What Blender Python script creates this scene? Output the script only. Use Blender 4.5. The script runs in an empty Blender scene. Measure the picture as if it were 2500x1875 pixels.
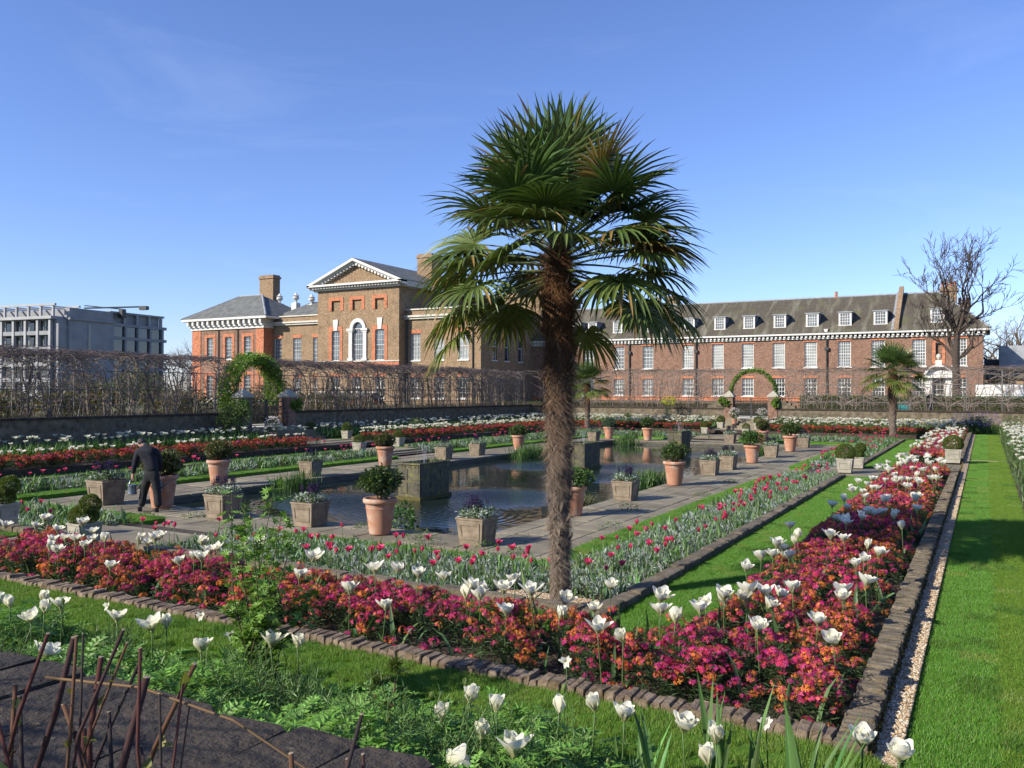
import bpy, math, random
import numpy as np
from mathutils import Vector, Matrix, Euler
R = math.radians
PI = math.pi
random.seed(7)
rng = np.random.default_rng(7)
scene = bpy.context.scene
COL = scene.collection

# ------------------------------------------------------------------ camera, sky, sun, exposure
EYE = 2.35                      # the outer lawn is z = 0, the photographer's eye is 2.35 m above it
cam_d = bpy.data.cameras.new('camera')
cam_d.sensor_width = 36.0
cam_d.lens = 36.0 * 2050 / 2500
cam_d.clip_start = 0.05
cam_d.clip_end = 2000
cam = bpy.data.objects.new('camera', cam_d)
COL.objects.link(cam)
cam.location = (0, 0, EYE)
cam.rotation_mode = 'QUATERNION'
cam.rotation_quaternion = (Euler((R(90 + 0.48), 0, R(29.4)), 'XYZ').to_quaternion() @ Euler((0, 0, R(0.2)), 'XYZ').to_quaternion())
scene.camera = cam

SUN_EL, SUN_DIR = R(30), (-0.559, -0.829)     # horizontal direction towards the sun
world = bpy.data.worlds.new('World')
scene.world = world
world.use_nodes = True
wn, wl = world.node_tree.nodes, world.node_tree.links
wn.clear()
sky = wn.new('ShaderNodeTexSky')
sky.sky_type = 'NISHITA'
sky.sun_disc = False
sky.sun_elevation = SUN_EL
sky.sun_rotation = math.atan2(SUN_DIR[0], SUN_DIR[1])
sky.air_density = 1.0
sky.dust_density = 0.1
sky.ozone_density = 3.0
hs = wn.new('ShaderNodeHueSaturation')
hs.inputs['Saturation'].default_value = 1.0
bgn = wn.new('ShaderNodeBackground')
bgn.inputs['Strength'].default_value = 0.1
wo = wn.new('ShaderNodeOutputWorld')
tint = wn.new('ShaderNodeMix'); tint.data_type = 'RGBA'; tint.blend_type = 'MULTIPLY'
tint.inputs['Factor'].default_value = 1.0
tint.inputs[7].default_value = (0.93, 0.99, 1.36, 1)
# thin high cirrus: a faint wispy veil over the whole sky
tc = wn.new('ShaderNodeTexCoord')
mp = wn.new('ShaderNodeMapping'); mp.inputs['Scale'].default_value = (1.2, 2.2, 9.0); mp.inputs['Rotation'].default_value = (0.12, 0.25, 0.4)
nz = wn.new('ShaderNodeTexNoise'); nz.inputs['Scale'].default_value = 1.6; nz.inputs['Detail'].default_value = 7; nz.inputs['Roughness'].default_value = 0.62; nz.inputs['Distortion'].default_value = 0.6
mr = wn.new('ShaderNodeMapRange'); mr.inputs[1].default_value = 0.55; mr.inputs[2].default_value = 0.85; mr.inputs[4].default_value = 0.10
cm = wn.new('ShaderNodeMix'); cm.data_type = 'RGBA'; cm.inputs[7].default_value = (7.5, 8.0, 9.5, 1)
wl.new(tc.outputs['Generated'], mp.inputs['Vector']); wl.new(mp.outputs[0], nz.inputs['Vector'])
wl.new(nz.outputs[0], mr.inputs[0]); wl.new(mr.outputs[0], cm.inputs[0])
wl.new(sky.outputs[0], hs.inputs['Color']); wl.new(hs.outputs[0], tint.inputs[6])
wl.new(tint.outputs[2], cm.inputs[6]); wl.new(cm.outputs[2], bgn.inputs['Color'])
wl.new(bgn.outputs[0], wo.inputs['Surface'])

sun_d = bpy.data.lights.new('sun', 'SUN')
sun_d.energy = 5.0
sun_d.angle = R(0.53)
sun_d.color = (1.0, 0.92, 0.79)
sun = bpy.data.objects.new('sun', sun_d)
COL.objects.link(sun)
sd = Vector((SUN_DIR[0] * math.cos(SUN_EL), SUN_DIR[1] * math.cos(SUN_EL), math.sin(SUN_EL)))
sun.rotation_euler = sd.to_track_quat('Z', 'Y').to_euler()
sun.location = (-20, -30, 40)
scene.view_settings.view_transform = 'Standard'
scene.view_settings.look = 'None'
scene.view_settings.exposure = 0.58
scene.view_settings.gamma = 1.0
scene.view_settings.use_curve_mapping = False
cy = scene.cycles
cy.use_denoising = True
cy.use_adaptive_sampling = True
cy.adaptive_threshold = 0.02
cy.max_bounces = 5
cy.diffuse_bounces = 1
cy.glossy_bounces = 3
cy.transmission_bounces = 4
cy.transparent_max_bounces = 6
cy.caustics_reflective = False
cy.caustics_refractive = False
cy.sample_clamp_indirect = 6

# ------------------------------------------------------------------ object helpers
def tag(o, label=None, cat=None, group=None, kind=None):
    if label: o['label'] = label
    if cat: o['category'] = cat
    if group: o['group'] = group
    if kind: o['kind'] = kind
    return o

def thing(name, label, cat, loc=(0, 0, 0), rz=0.0, group=None):
    o = bpy.data.objects.new(name, None)
    COL.objects.link(o)
    o.location = loc
    o.rotation_euler = (0, 0, rz)
    o.empty_display_size = 0.2
    return tag(o, label, cat, group)

def link(name, me, parent=None, loc=None, rz=None):
    o = bpy.data.objects.new(name, me)
    COL.objects.link(o)
    if parent: o.parent = parent
    if loc is not None: o.location = loc
    if rz is not None: o.rotation_euler = (0, 0, rz)
    return o

def copy_tree(o, parent=None):
    c = o.copy()
    COL.objects.link(c)
    c.parent = parent
    for ch in o.children:
        copy_tree(ch, c)
    return c

def ordinal(n):
    return '%d%s' % (n, 'th' if 10 < n % 100 < 14 else {1: 'st', 2: 'nd', 3: 'rd'}.get(n % 10, 'th'))
def across(x, y):
    """how far to the right of the view's middle a point lies, seen from the photographer's place"""
    return (0.8712 * x + 0.4909 * y) / (-0.4909 * x + 0.8712 * y)
def place_labels(obs, text):
    """tell look-alikes apart by their place in the row: obs is a list of (order key, object), text takes the ordinal"""
    for i, (k, o) in enumerate(sorted(obs, key=lambda t: t[0])): o['label'] = text % ordinal(i + 1)
def nrm(a):
    a = np.asarray(a, float)
    return a / (np.linalg.norm(a, axis=-1, keepdims=True) + 1e-12)

def mesh_np(name, V, F, mats, mi=None, col=None, smooth=False):
    """V (n,3); F list of index arrays (m,3)/(m,4)/...; mi list of int arrays or ints per F; col (n,3) point colours"""
    me = bpy.data.meshes.new(name)
    V = np.asarray(V, np.float32)
    me.vertices.add(len(V))
    me.vertices.foreach_set('co', V.ravel())
    loops, starts, mids, pos = [], [], [], 0
    for k, f in enumerate(F):
        f = np.asarray(f, np.int32)
        if f.size == 0: continue
        m, n = f.shape
        loops.append(f.ravel())
        starts.append(pos + np.arange(m) * n)
        pos += m * n
        x = 0 if mi is None else mi[k]
        mids.append(np.full(m, x) if np.isscalar(x) else np.asarray(x))
    loops = np.concatenate(loops); starts = np.concatenate(starts); mids = np.concatenate(mids)
    me.loops.add(len(loops)); me.loops.foreach_set('vertex_index', loops.astype(np.int32))
    me.polygons.add(len(starts)); me.polygons.foreach_set('loop_start', starts.astype(np.int32))
    me.polygons.foreach_set('material_index', mids.astype(np.int32))
    me.polygons.foreach_set('use_smooth', np.full(len(starts), bool(smooth)))
    for m in mats: me.materials.append(m)
    if col is not None:
        a = me.color_attributes.new('col', 'FLOAT_COLOR', 'POINT')
        c4 = np.ones((len(V), 4), np.float32); c4[:, :3] = col
        a.data.foreach_set('color', c4.ravel())
    me.update(calc_edges=True)
    return me

class G:
    """collects geometry for ONE mesh"""
    def __init__(s):
        s.V, s.F, s.M, s.C, s.n = [], [], [], [], 0
    def add(s, V, F, m=0, c=None):
        V = np.asarray(V, float).reshape(-1, 3)
        if not isinstance(F, list) or (len(F) and np.isscalar(F[0][0])): F = [np.asarray(F)]
        for f in F:
            f = np.asarray(f)
            if f.size: s.F.append(f + s.n); s.M.append(m)
        s.V.append(V); s.n += len(V)
        c = (1, 1, 1) if c is None else c
        c = np.asarray(c, float)
        s.C.append(np.broadcast_to(c, (len(V), 3)))
        return s
    def box(s, x0, x1, y0, y1, z0, z1, m=0, c=None):
        V = [(x0, y0, z0), (x1, y0, z0), (x1, y1, z0), (x0, y1, z0), (x0, y0, z1), (x1, y0, z1), (x1, y1, z1), (x0, y1, z1)]
        F = [(0, 3, 2, 1), (4, 5, 6, 7), (0, 1, 5, 4), (1, 2, 6, 5), (2, 3, 7, 6), (3, 0, 4, 7)]
        return s.add(V, np.array(F), m, c)
    def quad(s, a, b, c_, d, m=0, c=None):
        return s.add([a, b, c_, d], np.array([(0, 1, 2, 3)]), m, c)
    def frus(s, x, y, z0, z1, a0, b0, a1, b1, m=0, c=None):
        """tapered box centred at x, y; half sizes a (x) b (y) at bottom and top"""
        V = [(x - a0, y - b0, z0), (x + a0, y - b0, z0), (x + a0, y + b0, z0), (x - a0, y + b0, z0),
             (x - a1, y - b1, z1), (x + a1, y - b1, z1), (x + a1, y + b1, z1), (x - a1, y + b1, z1)]
        F = [(0, 3, 2, 1), (4, 5, 6, 7), (0, 1, 5, 4), (1, 2, 6, 5), (2, 3, 7, 6), (3, 0, 4, 7)]
        return s.add(V, np.array(F), m, c)
    def tube(s, P, rad, n=6, m=0, c=None, cap=True):
        V, F = tube(P, rad, n, cap)
        return s.add(V, F, m, c)
    def lathe(s, prof, n=20, o=(0, 0, 0), m=0, c=None):
        prof = np.asarray(prof, float)
        a = np.linspace(0, 2 * PI, n, endpoint=False)
        V = np.stack([np.outer(prof[:, 0], np.cos(a)), np.outer(prof[:, 0], np.sin(a)), np.repeat(prof[:, 1][:, None], n, 1)], -1).reshape(-1, 3) + np.array(o)
        i = np.arange(len(prof) - 1)[:, None] * n; j = np.arange(n)[None]; k = (j + 1) % n
        F = np.stack([i + j, i + k, i + n + k, i + n + j], -1).reshape(-1, 4)
        return s.add(V, F, m, c)
    def build(s, name, mats, parent=None, smooth=False, loc=None, rz=None, col=False):
        return link(name, s.mesh(name, mats, smooth, col), parent, loc, rz)
    def mesh(s, name, mats, smooth=False, col=False):
        if not isinstance(mats, (list, tuple)): mats = [mats]
        return mesh_np(name, np.concatenate(s.V), s.F, mats, s.M, np.concatenate(s.C) if col else None, smooth)

def tube(P, rad, n=6, cap=True):
    P = np.asarray(P, float); k = len(P)
    rad = np.broadcast_to(np.asarray(rad, float), (k,))
    T = nrm(np.gradient(P, axis=0))
    ref = np.where(np.abs(T[:, 2:3]) > 0.9, np.array([[1.0, 0, 0]]), np.array([[0, 0, 1.0]]))
    A = nrm(np.cross(T, ref)); B = np.cross(T, A)
    for i in range(1, k):           # keep the frame from flipping
        if np.dot(A[i], A[i - 1]) < 0: A[i] *= -1; B[i] *= -1
    a = np.linspace(0, 2 * PI, n, endpoint=False)
    V = P[:, None] + rad[:, None, None] * (np.cos(a)[None, :, None] * A[:, None] + np.sin(a)[None, :, None] * B[:, None])
    i = np.arange(k - 1)[:, None] * n; j = np.arange(n)[None]; q = (j + 1) % n
    F = [np.stack([i + j, i + n + j, i + n + q, i + q], -1).reshape(-1, 4)]
    if cap:
        F.append(np.array([np.arange(n)])); F.append(np.array([(k - 1) * n + np.arange(n)[::-1]]))
    return V.reshape(-1, 3), F

def rotm(yaw, tilt=None, az=None):
    """(n,3,3): tilt by 'tilt' about the horizontal axis at azimuth az, after turning by yaw about z"""
    yaw = np.asarray(yaw, float); n = len(yaw)
    c, s_ = np.cos(yaw), np.sin(yaw); Z = np.zeros(n); O = np.ones(n)
    M = np.stack([c, -s_, Z, s_, c, Z, Z, Z, O], -1).reshape(n, 3, 3)
    if tilt is not None:
        ct, st = np.cos(tilt), np.sin(tilt); ax, ay = np.cos(az), np.sin(az)
        K = np.stack([ct + ax * ax * (1 - ct), ax * ay * (1 - ct), ay * st, ax * ay * (1 - ct), ct + ay * ay * (1 - ct), -ax * st, -ay * st, ax * st, ct], -1).reshape(n, 3, 3)
        M = K @ M
    return M

def scatter(g, T, P, M=None, S=None, m=None, tint=None):
    """T = (V, [F...], col, [matidx...]); put a transformed copy of T at each of P into G"""
    V, F, C, mi = T
    V = np.asarray(V, float); n = len(P); k = len(V)
    if n == 0: return
    W = np.broadcast_to(V, (n, k, 3))
    if S is not None:
        S = np.asarray(S, float)
        W = W * (S[:, None, None] if S.ndim == 1 else S[:, None, :])
    if M is not None: W = np.einsum('nij,nkj->nki', M, W)
    W = W + np.asarray(P)[:, None]
    CC = np.broadcast_to(np.asarray(C, float), (n, k, 3))
    if tint is not None: CC = CC * tint[:, None]
    off = (np.arange(n) * k)[:, None, None]
    g.V.append(W.reshape(-1, 3)); g.C.append(CC.reshape(-1, 3))
    for f, q in zip(F, mi):
        f = np.asarray(f)
        g.F.append((f[None] + off).reshape(-1, f.shape[1]) + g.n); g.M.append(q if m is None else m)
    g.n += n * k

def tmpl(g):
    """a G as a scatter template"""
    return (np.concatenate(g.V), g.F, np.concatenate(g.C), g.M)

def jit(n, c, d=0.15, r=None):
    """n random colours around c"""
    r = rng if r is None else r
    c = np.asarray(c, float)
    return np.clip(c * (1 + r.normal(0, d, (n, 1))) * (1 + r.normal(0, d * 0.35, (n, 3))), 0, 1)

# ------------------------------------------------------------------ materials
def newmat(name):
    m = bpy.data.materials.new(name)
    m.use_nodes = True
    nt = m.node_tree
    nt.nodes.clear()
    out = nt.nodes.new('ShaderNodeOutputMaterial')
    b = nt.nodes.new('ShaderNodeBsdfPrincipled')
    nt.links.new(b.outputs[0], out.inputs['Surface'])
    return m, nt, b, out

def N(nt, t, **kw):
    n = nt.nodes.new(t)
    for k, v in kw.items():
        if k.startswith('i_'):
            key = k[2:]
            n.inputs[int(key) if key.isdigit() else key].default_value = v
        else: setattr(n, k, v)
    return n

def noisemix(nt, c1, c2, scale, detail=5, lo=0.35, hi=0.65, vec=None, dist=0.0, rough=0.55):
    if vec is None: vec = N(nt, 'ShaderNodeNewGeometry').outputs['Position']
    z = N(nt, 'ShaderNodeTexNoise', i_Scale=scale, i_Detail=detail, i_Roughness=rough, i_Distortion=dist)
    nt.links.new(vec, z.inputs['Vector'])
    r = N(nt, 'ShaderNodeMapRange', i_1=lo, i_2=hi)
    nt.links.new(z.outputs[0], r.inputs[0])
    x = N(nt, 'ShaderNodeMix', data_type='RGBA')
    nt.links.new(r.outputs[0], x.inputs[0])
    for k, c in ((6, c1), (7, c2)):
        if isinstance(c, (tuple, list)): x.inputs[k].default_value = (*c[:3], 1)
        else: nt.links.new(c, x.inputs[k])
    return x.outputs[2]

def bump(nt, b, scale, strength=0.4, dist=0.02, detail=6, vec=None, voronoi=False):
    if vec is None: vec = N(nt, 'ShaderNodeNewGeometry').outputs['Position']
    z = N(nt, 'ShaderNodeTexVoronoi', i_Scale=scale) if voronoi else N(nt, 'ShaderNodeTexNoise', i_Scale=scale, i_Detail=detail, i_Roughness=0.6)
    nt.links.new(vec, z.inputs['Vector'])
    p = N(nt, 'ShaderNodeBump', i_Strength=strength, i_Distance=dist)
    nt.links.new(z.outputs[0], p.inputs['Height'])
    nt.links.new(p.outputs[0], b.inputs['Normal'])

def objvar(nt, colsock, amt=0.3):
    """brightness differs from object to object"""
    oi = N(nt, 'ShaderNodeObjectInfo')
    r = N(nt, 'ShaderNodeMapRange', i_3=1 - amt, i_4=1 + amt)
    nt.links.new(oi.outputs['Random'], r.inputs[0])
    x = N(nt, 'ShaderNodeMix', data_type='RGBA', blend_type='MULTIPLY', i_0=1.0)
    nt.links.new(colsock, x.inputs[6]); nt.links.new(r.outputs[0], x.inputs[7])
    return x.outputs[2]

def pm(name, c1, c2, scale=3.0, rough=0.8, bs=None, bstr=0.4, bd=0.02, c3=None, s3=None, l3=(0.5, 0.7), var=0.0, metal=0.0, lo=0.35, hi=0.65, spec=None, vor=False):
    m, nt, b, out = newmat(name)
    s = noisemix(nt, c1, c2, scale, lo=lo, hi=hi)
    if c3 is not None: s = noisemix(nt, s, c3, s3, lo=l3[0], hi=l3[1], detail=7)
    if var: s = objvar(nt, s, var)
    nt.links.new(s, b.inputs['Base Color'])
    b.inputs['Roughness'].default_value = rough
    b.inputs['Metallic'].default_value = metal
    if spec is not None: b.inputs['Specular IOR Level'].default_value = spec
    if bs: bump(nt, b, bs, bstr, bd, voronoi=vor)
    return m

def brickmat(name, c1, c2, mort, stain=None, fine=0.25, smin=0.45, smax=0.75):
    m, nt, b, out = newmat(name)
    g = N(nt, 'ShaderNodeNewGeometry')
    sp = N(nt, 'ShaderNodeSeparateXYZ'); nt.links.new(g.outputs['Position'], sp.inputs[0])
    ad = N(nt, 'ShaderNodeMath', operation='ADD'); nt.links.new(sp.outputs[0], ad.inputs[0]); nt.links.new(sp.outputs[1], ad.inputs[1])
    cb = N(nt, 'ShaderNodeCombineXYZ'); nt.links.new(ad.outputs[0], cb.inputs[0]); nt.links.new(sp.outputs[2], cb.inputs[1])
    bk = N(nt, 'ShaderNodeTexBrick', i_Scale=1.0)
    bk.inputs['Brick Width'].default_value = 0.235; bk.inputs['Row Height'].default_value = 0.078
    bk.inputs['Mortar Size'].default_value = 0.009; bk.inputs['Bias'].default_value = -0.2
    bk.inputs['Color1'].default_value = (*c1, 1); bk.inputs['Color2'].default_value = (*c2, 1); bk.inputs['Mortar'].default_value = (*mort, 1)
    nt.links.new(cb.outputs[0], bk.inputs['Vector'])
    dark = tuple(x * 0.62 for x in c1)
    s = noisemix(nt, bk.outputs[0], dark, 1.7, detail=8, lo=0.48, hi=0.8)
    s = noisemix(nt, s, tuple(min(1, x * 1.45) for x in c2), 6.0, detail=6, lo=0.50, hi=0.66)
    s = noisemix(nt, s, tuple(x * 0.5 for x in c1), 7.5, detail=5, lo=0.52, hi=0.68)
    if stain: s = noisemix(nt, s, stain, 0.35, detail=8, lo=smin, hi=smax)
    nt.links.new(s, b.inputs['Base Color'])
    b.inputs['Roughness'].default_value = 0.92
    p = N(nt, 'ShaderNodeBump', i_Strength=0.5, i_Distance=0.01)
    nt.links.new(bk.outputs['Fac'], p.inputs['Height']); p.invert = True
    nt.links.new(p.outputs[0], b.inputs['Normal'])
    return m

def leafmat(name, rough=0.5, trans=0.3, spec=0.4, tscale=(1.25, 1.25, 0.7)):
    """colour comes from the mesh's own 'col' attribute (the leaf's pigment); thin leaves let light through"""
    m, nt, b, out = newmat(name)
    a = N(nt, 'ShaderNodeAttribute', attribute_name='col')
    nt.links.new(a.outputs['Color'], b.inputs['Base Color'])
    b.inputs['Roughness'].default_value = rough
    b.inputs['Specular IOR Level'].default_value = spec
    if trans:
        t = N(nt, 'ShaderNodeBsdfTranslucent')
        x = N(nt, 'ShaderNodeMix', data_type='RGBA', blend_type='MULTIPLY', i_0=1.0)
        nt.links.new(a.outputs['Color'], x.inputs[6]); x.inputs[7].default_value = (*tscale, 1)
        nt.links.new(x.outputs[2], t.inputs['Color'])
        mx = N(nt, 'ShaderNodeMixShader', i_0=trans)
        nt.links.new(b.outputs[0], mx.inputs[1]); nt.links.new(t.outputs[0], mx.inputs[2])
        nt.links.new(mx.outputs[0], out.inputs['Surface'])
    return m

MT = {}
MT['leaf'] = leafmat('leaf')
MT['gloss_leaf'] = leafmat('glossy_leaf', 0.38, 0.16, 0.5)
MT['petal'] = leafmat('petal', 0.55, 0.48, 0.25, (1.1, 1.1, 1.0))
MT['bark'] = leafmat('bark', 0.9, 0.0, 0.2)
MT['soil'] = pm('soil', (0.035, 0.024, 0.016), (0.07, 0.05, 0.034), 6, 0.95, 30, 0.8, 0.03)
MT['lawn'] = pm('lawn_turf', (0.07, 0.17, 0.016), (0.10, 0.215, 0.024), 0.9, 0.9, 160, 0.9, 0.02, c3=(0.13, 0.22, 0.035), s3=14, l3=(0.5, 0.75), spec=0.15)
MT['ground'] = pm('outer_ground', (0.10, 0.13, 0.05), (0.17, 0.15, 0.09), 0.15, 0.95, 12, 0.6, 0.03)
MT['hoggin'] = pm('hoggin_path', (0.33, 0.25, 0.14), (0.44, 0.34, 0.20), 2.0, 0.95, 90, 0.6, 0.01)
MT['gravel_bed'] = pm('gravel_bed', (0.30, 0.22, 0.13), (0.45, 0.35, 0.23), 60, 0.9, 90, 1.0, 0.015, vor=True)
MT['pebble'] = pm('pebble', (0.50, 0.38, 0.24), (0.72, 0.62, 0.47), 25, 0.8, var=0.25)
MT['paving'] = pm('york_stone_paving', (0.155, 0.13, 0.085), (0.245, 0.21, 0.138), 1.3, 0.85, 22, 0.35, 0.012, c3=(0.13, 0.125, 0.085), s3=3.2, l3=(0.5, 0.78), var=0.22)
MT['joint'] = pm('mossy_joint', (0.06, 0.065, 0.03), (0.10, 0.09, 0.055), 5, 0.95, 40, 0.6)
MT['kerbstone'] = pm('kerb_stone', (0.135, 0.095, 0.062), (0.235, 0.18, 0.125), 7, 0.92, 38, 0.9, 0.02, c3=(0.085, 0.06, 0.022), s3=11, l3=(0.5, 0.68), var=0.22)
MT['kerbdark'] = pm('kerb_stone_grey', (0.10, 0.08, 0.052), (0.18, 0.148, 0.10), 7, 0.92, 38, 0.9, 0.02, c3=(0.10, 0.075, 0.035), s3=9, l3=(0.5, 0.68), var=0.28)
MT['coping'] = pm('dark_coping_stone', (0.022, 0.016, 0.010), (0.055, 0.040, 0.026), 5, 0.9, 26, 1.0, 0.04, c3=(0.20, 0.18, 0.15), s3=13, l3=(0.66, 0.74), var=0.2)
MT['wallstone'] = pm('garden_wall_stone', (0.07, 0.055, 0.035), (0.185, 0.15, 0.10), 4, 0.93, 14, 0.8, 0.03, c3=(0.13, 0.11, 0.06), s3=1.6)
MT['terracotta'] = pm('terracotta', (0.37, 0.165, 0.092), (0.43, 0.21, 0.125), 4, 0.85, 45, 0.25, 0.006, c3=(0.47, 0.36, 0.27), s3=3.5, l3=(0.48, 0.70), var=0.1)
MT['darkclay'] = pm('potting_soil', (0.06, 0.04, 0.028), (0.13, 0.085, 0.055), 30, 0.95, 60, 0.9)
MT['oak'] = pm('weathered_oak', (0.165, 0.125, 0.082), (0.265, 0.21, 0.145), 6, 0.85, 60, 0.4, 0.006, c3=(0.15, 0.125, 0.085), s3=2.2, l3=(0.55, 0.75), var=0.15)
MT['troughstone'] = pm('pale_trough_stone', (0.29, 0.27, 0.21), (0.39, 0.36, 0.285), 5, 0.9, 30, 0.5, 0.01, c3=(0.26, 0.25, 0.17), s3=4)
MT['lead'] = pm('old_lead_tank', (0.055, 0.05, 0.035), (0.11, 0.095, 0.05), 7, 0.75, 25, 0.9, 0.02, c3=(0.16, 0.15, 0.04), s3=4.5, l3=(0.52, 0.68))
MT['slate'] = pm('mossy_slate', (0.075, 0.07, 0.052), (0.125, 0.115, 0.085), 0.9, 0.85, 8, 0.6, 0.03, c3=(0.15, 0.15, 0.10), s3=0.8, l3=(0.5, 0.75))
MT['slate2'] = pm('grey_slate', (0.09, 0.095, 0.085), (0.15, 0.155, 0.14), 1.3, 0.7, 8, 0.5, 0.03)
MT['leadroof'] = pm('lead_sheet', (0.20, 0.22, 0.24), (0.30, 0.32, 0.34), 2, 0.55, 6, 0.2)
MT['white'] = pm('white_paint', (0.56, 0.545, 0.50), (0.64, 0.625, 0.58), 1.5, 0.6, spec=0.3)
MT['creamstone'] = pm('portland_stone', (0.46, 0.43, 0.36), (0.57, 0.54, 0.46), 1.2, 0.85, c3=(0.38, 0.36, 0.30), s3=0.9, l3=(0.55, 0.8))
MT['brick_brown'] = brickmat('brown_stock_brick', (0.21, 0.132, 0.07), (0.28, 0.185, 0.10), (0.32, 0.25, 0.17), (0.17, 0.125, 0.075), smin=0.5, smax=0.85)
MT['brick_plum'] = brickmat('plum_brick', (0.165, 0.08, 0.052), (0.24, 0.125, 0.08), (0.29, 0.22, 0.16), (0.125, 0.082, 0.058), smin=0.5, smax=0.85)
MT['brick_red'] = brickmat('red_dressing_brick', (0.40, 0.125, 0.055), (0.47, 0.165, 0.075), (0.44, 0.25, 0.16))
MT['palegrey'] = pm('pale_grey_frame', (0.29, 0.295, 0.295), (0.36, 0.365, 0.365), 0.5, 0.7)
MT['concrete'] = pm('grey_cladding', (0.21, 0.215, 0.22), (0.265, 0.27, 0.275), 0.4, 0.8)
MT['iron'] = pm('black_iron', (0.02, 0.022, 0.022), (0.04, 0.042, 0.04), 8, 0.5)
MT['greyiron'] = pm('grey_trellis_steel', (0.13, 0.13, 0.12), (0.19, 0.185, 0.17), 8, 0.6)
MT['zinc'] = pm('galvanised_zinc', (0.16, 0.19, 0.22), (0.24, 0.27, 0.30), 9, 0.4, metal=0.6)
MT['moss'] = pm('moss', (0.075, 0.065, 0.015), (0.14, 0.12, 0.03), 20, 0.95, 50, 1.0, 0.03)

def glassmat(name, c, rough=0.06):
    m, nt, b, out = newmat(name)
    s = noisemix(nt, tuple(x * 0.55 for x in c), tuple(x * 1.3 for x in c), 0.9, detail=2)
    nt.links.new(s, b.inputs['Base Color'])
    b.inputs['Roughness'].default_value = rough
    b.inputs['Specular IOR Level'].default_value = 0.8
    return m
MT['glass_dark'] = glassmat('window_glass_dark', (0.035, 0.045, 0.05))
MT['glass_pale'] = glassmat('window_glass_blinds', (0.26, 0.28, 0.27), 0.12)
MT['glass_mid'] = glassmat('window_glass_grey', (0.12, 0.14, 0.15), 0.08)
# ------------------------------------------------------------------ layout of the sunken garden (metres; x to the right along the front kerb, y away along the right kerb)
UC, VC = -13.55, 29.5
GU, GV = 1.5, 1.8                    # half widths of the axial paths
POOL = (5.1, 15.8); TERR = (7.4, 17.65); STRIP = (8.05, 18.3); MIDI = (9.58, 20.43); MIDK = (9.8, 20.65)
BEDI = (11.2, 22.05); KERBI = (12.72, 23.62); KERB = (12.91, 23.82); GRAV = (13.08, 23.84); LAWN = (14.2, 24.95); WALL = (16.45, 27.63)
Z_LAWN, Z_WALK, Z_STRIP, Z_TERR, Z_WATER, Z_OUT = 0.0, -0.25, -0.35, -0.45, -0.66, 0.75
FARW = 56.2

def ring(o, i, gu=0.0, gv=0.0):
    """the four corner pieces of a rectangular ring, as rectangles (x0, x1, y0, y1, sx, sy)"""
    out = []
    for sx in (-1, 1):
        for sy in (-1, 1):
            for (a0, a1, b0, b1) in ((gu, o[0], i[1], o[1]), (i[0], o[0], gv, i[1])):
                xs = sorted((UC + sx * a0, UC + sx * a1)); ys = sorted((VC + sy * b0, VC + sy * b1))
                out.append((*xs, *ys, sx, sy))
    return out

def slab(name, rects, z0, z1, mat, kind='structure'):
    g = G()
    for r in rects: g.box(r[0], r[1], r[2], r[3], z0, z1)
    return tag(g.build(name, MT[mat]), kind=kind)

# outer ground: a sheet to the horizon with the garden left open
wx0, wx1, wy0, wy1 = UC - WALL[0], UC + WALL[0], VC - WALL[1], FARW
g = G(); B = 1500.0
for (a, b, c, d) in ((-B, wx0, -B, B), (wx1, B, -B, B), (wx0, wx1, -B, wy0), (wx0, wx1, wy1, B)):
    g.quad((a, c, Z_OUT), (b, c, Z_OUT), (b, d, Z_OUT), (a, d, Z_OUT))
tag(g.build('ground', MT['ground']), kind='structure')
# soil of the whole sunken garden, under everything
g = G()
g.box(wx0, wx1, wy0, VC - GRAV[1], -1.2, -0.012); g.box(wx0, wx1, VC + GRAV[1], wy1, -1.2, -0.012)
g.box(wx0, UC - GRAV[0], VC - GRAV[1], VC + GRAV[1], -1.2, -0.012); g.box(UC + GRAV[0], wx1, VC - GRAV[1], VC + GRAV[1], -1.2, -0.012)
g.box(wx0, wx1, wy0, VC - LAWN[1], -1.2, -0.012) if False else None
def border_z(y): return 0.58 * np.clip((4.35 - np.asarray(y)) / 2.45, 0, 1)      # the near border slopes up to the wall
ys_ = np.linspace(1.86, VC - LAWN[1], 9)
for i in range(8): g.quad((wx0, ys_[i], float(border_z(ys_[i]))), (wx1, ys_[i], float(border_z(ys_[i]))), (wx1, ys_[i + 1], float(border_z(ys_[i + 1])) - 0.001 * (i == 7)), (wx0, ys_[i + 1], float(border_z(ys_[i + 1])) - 0.001 * (i == 7)))
tag(g.build('border_soil', MT['soil']), kind='structure')
g = G()
for r in ring(KERBI, BEDI): g.box(*r[:4], -1.2, -0.03)
tag(g.build('wallflower_bed_soil', MT['soil']), kind='structure')
g = G()
for r in ring(MIDI, STRIP): g.box(*r[:4], -1.2, -0.38)
tag(g.build('tulip_bed_soil', MT['soil']), kind='structure')
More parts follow.
